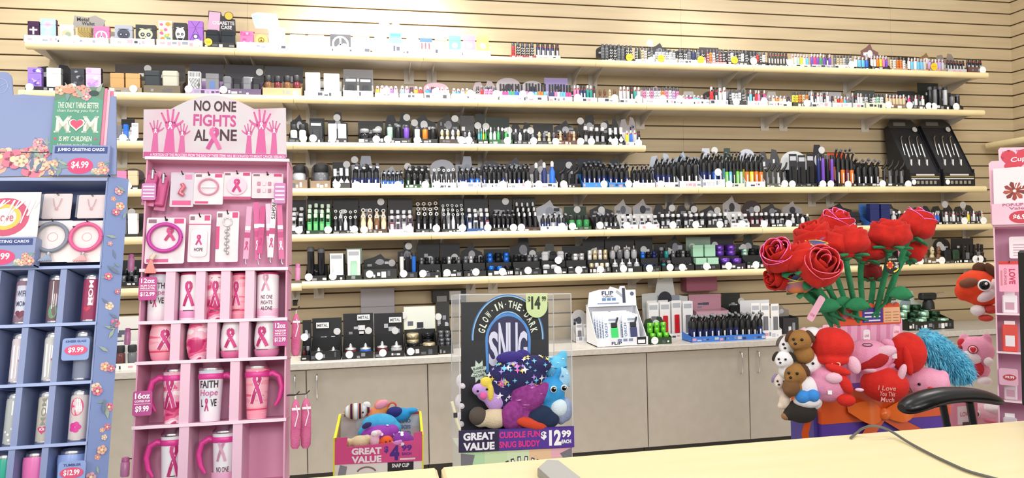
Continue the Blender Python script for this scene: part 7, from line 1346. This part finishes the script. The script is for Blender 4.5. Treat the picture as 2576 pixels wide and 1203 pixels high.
b.text('POP-UP CARDS',U3(2575,514,.03)[0],U3(2575,514,.03)[1],.14,.012,-.0306,'#a8607c',.03); b.text('Valentine',U3(2580,523,.03)[0],U3(2580,523,.03)[1],.11,.011,-.0306,'#a8607c',.02); ou,ov=U3(2570,546,.03); b.disc(ou,ov,.042,-.0304,'#c93a4c',.026); b.text('$6.99',ou-.002,ov,.052,.022,-.031,'#fff',.04); part('card_pocket',b,S3,'pocket reading POP-UP CARDS Valentine $6.99')
u0,v0=U3(2500,505,.02); u1,v1=U3(2640,415,.02); w,h=u1-u0,v1-v0; t=thing('greeting_card','shiny wrapped pop-up card with a dark red flower in the valentine stand','greeting card',M=inP(P3,(u0+u1)/2,-.018,v0-.02)); b=MB(); b.box(-w/2,w/2,-.001,.001,0,h+.02,'#f3e2e6')
for i in range(9): a=i*.7; b.poly([(-w*.12+.035*math.cos(a+o_)*k,h*.42+.035*math.sin(a+o_)*k) for o_,k in ((0,.2),(.25,1),(.5,1.15),(.75,.9),(1,.2))],-.0014-.0001*i,['#9a3a2c','#b0503c','#7d2f26'][i%3])
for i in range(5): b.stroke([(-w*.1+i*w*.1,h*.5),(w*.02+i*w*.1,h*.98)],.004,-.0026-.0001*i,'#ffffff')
part('card',b,t)
hcard(P3,2538,2640,596,650,.03,'#f2e6ea','white printed card hanging below the valentine header',lambda b,w,h,t:[b.rect(-w*.4,w*.4,-h*(.4+.12*i),-h*(.36+.12*i),-.0012,'#c9a0b0') for i in range(5)],parent=S3)
t=hcard(P3,2512,2568,658,735,.0,C('#f0a0ba',.3),'pink LOVE COUPONS booklet with red top edge',lambda b,w,h,t:(b.rect(-w*.5,w*.5,-h*.1,0,-.0013,'#d9342a'),b.text('LOVE',w*.12,-h*.5,h*.5,w*.3,-.0014,'#c93a5c',.05,rot=-math.pi/2),b.text('COUPONS',-w*.2,-h*.5,h*.55,w*.13,-.0014,'#c9607c',.03,rot=-math.pi/2),b.rect(-w*.42,-w*.34,-h*.8,-h*.3,-.0014,'#d9808c')),parent=S3)
for i,(a_,b_,y_,c_,lb) in enumerate(((2522,2560,785,'#f4eff2','white boxed gift on the upper shelf of the valentine stand'),(2522,2562,884,'#e8564a','red and white candy pack on the second shelf of the valentine stand'),(2526,2560,1004,'#dfd3d8','clear boxed gift on the third shelf of the valentine stand'),(2524,2560,1100,'#d9d0d6','clear boxed gift on the lowest visible shelf of the valentine stand'))):
    x0,x1=U3(a_,y_)[0],U3(b_,y_)[0]; w=x1-x0; v=lv[i+1]; t=thing('gift_pack',lb,'gift pack',M=inP(P3,(x0+x1)/2,.04,v+.0005)); h=(.075,.11,.07,.09)[i]; b=MB(); b.box(-w/2,w/2,-.025,.025,0,h,C(c_,.25),.004); b.rect(-w*.3,w*.3,h*.2,h*.6,-.0256,'#f6f0f2' if i==1 else '#cfa0b4'); part('box',b,t); q=MB(); q.box(-w*.35,w*.35,-.001,.001,h,h+.015,'#fafafa'); part('hang_tab',q,t)
tagp(P3,S3,2513,2562,926,972,(),'#efb9cd','pink price tag $9.99',mt=m3,y=-.012); u,v=P3.uv(2540,950,.013); b=MB(); b.disc(u,v,.022,-.0132,'#c9404f',.012); b.text('$9.99',u,v,.03,.011,-.0138,'#fff',.04); part('price_oval',b,S3)
# ================================================================ chair behind the counter
YA=-3.2
blk=C('#101114',.28); pa=[(2268,1028,10),(2276,1026,19),(2300,1017,25),(2335,1004,25),(2370,997,23),(2410,994,21),(2450,995,20),(2485,1001,18),(2508,1008,14),(2518,1011,8)]
P_=[atY(x,y,YA) for x,y,_ in pa]; base=Vector((atY(2411,1000,YA).x,YA,0)); t=thing('office_chair','black office chair behind the counter, padded armrest showing','chair',base)
mA=mpp(P_[4]); b=MB(); V=[];seg=14; P2_=[p-base for p in P_]
b.T=Matrix(); 
for i,p in enumerate(P2_):
    r=pa[i][2]*mA
    for k in range(seg): a=6.283*k/seg; V.append((p.x,p.y+r*1.5*math.cos(a),p.z+r*math.sin(a)*(1 if math.sin(a)>0 else .9)))
b.add(V,[(i*seg+k,i*seg+(k+1)%seg,(i+1)*seg+(k+1)%seg,(i+1)*seg+k) for i in range(len(P2_)-1) for k in range(seg)],blk,True); b.add(V[:seg],[tuple(range(seg))],blk); b.add(V[-seg:],[tuple(range(seg))],blk); o=part('armrest',b,t); sb=o.modifiers.new('sub','SUBSURF'); sb.levels=1; sb.render_levels=2
gm=C('#3a3b3e',.3,.6)
for (xa,ya),(xb,yb) in (((2371,1015),(2385,1085)),((2439,1012),(2452,1085))):
    p=atY(xa,ya,YA)-base; q=atY(xb,yb,YA)-base; b=MB(); d_=(q-p)/(p.z-q.z); e=Vector((q.x,.06,.5)); b.tube([p,q,e],.011,gm,10); part('armrest_post',b,t)
b=MB(); b.box(-.2,.14,.03,.5,.46,.53,C('#1a1b1e',.8),.02); part('seat',b,t)
b=MB(); b.box(-.10,.14,-.56,-.50,.5,.72,C('#1a1b1e',.8),.02) if False else b.box(.15,.21,.05,.48,.5,.66,C('#1a1b1e',.8),.02); part('backrest',b,t)
b=MB(); b.tube([(.0,.26,.46),(.0,.26,.08)],.025,gm,12); part('gas_column',b,t)
b=MB(); [b.tube([(.0,.26,.09),(.0+.24*math.cos(k*1.257),.26+.24*math.sin(k*1.257),.05)],.016,gm,8) for k in range(5)]; [b.ball(.0+.24*math.cos(k*1.257),.26+.24*math.sin(k*1.257),.027,.026,.026,.026,blk,10,7) for k in range(5)]; part('star_base',b,t)
# ================================================================ things on the sales counter
p=[atZ(x,y,1.018) for x,y in ((1352,1178),(1376,1156),(1404,1158),(1462,1203),(1475,1230),(1420,1240))]
b=MB(); c_=sum(p,Vector())/6; 
def slab(sc,z0,z1,m): L=[((q.x-c_.x)*sc,(q.y-c_.y)*sc) for q in p]; n=len(L); V=[(x,y,z0) for x,y in L]+[(x,y,z1) for x,y in L]; b.add(V,[tuple(range(n)),tuple(range(n,2*n))]+[(i,(i+1)%n,n+(i+1)%n,n+i) for i in range(n)],m)
slab(1.0,0,.016,C('#8f9090',.45)); slab(.94,.016,.019,C('#b9b8b4',.4)); solo('handheld_scanner',b,'grey rounded handheld device lying on the counter at bottom centre','scanner',(c_.x,c_.y,1.0005))
cp=[(2140,1102,1.0045),(2152,1092,1.006),(2169,1079,1.02),(2192,1072,1.03),(2220,1076,1.026),(2246,1088,1.014),(2285,1113,1.006),(2343,1144,1.0045),(2400,1171,1.0045),(2439,1187,1.0045),(2497,1203,1.0045),(2600,1232,1.0045)]
b=MB(); P=[atZ(x,y,z) for x,y,z in cp]; Q=[]
for i in range(len(P)-1):
    a=P[max(i-1,0)];b0=P[i];c0=P[i+1];d0=P[min(i+2,len(P)-1)]
    for k in range(5):
        s=k/5; Q.append(.5*((2*b0)+(c0-a)*s+(2*a-5*b0+4*c0-d0)*s*s+(-a+3*b0-3*c0+d0)*s**3))
b.tube(Q+[P[-1]],.0032,C('#5f605c',.5),8); solo('power_cable',b,'grey cable arching over the back edge and snaking across the counter','cable')
q=atY(2562,850,-3.42); b=MB(); z1_=atY(2560,630,-3.42).z; b.T=Matrix.Translation((q.x,-3.5,0))@Matrix.Rotation(.0,4,'Z'); b.box(0,.04,-.22,.08,1.0+.035,z1_,C('#191a1c',.45),.006); b.T=Matrix(); t=thing('register_screen','black upright till screen seen edge-on at the right frame edge','screen',(0,0,0)); part('housing',b,t); b=MB(); b.box(q.x,q.x+.2,-3.7,-3.45,1.0005,1.035,C('#191a1c',.45),.006); part('foot',b,t)
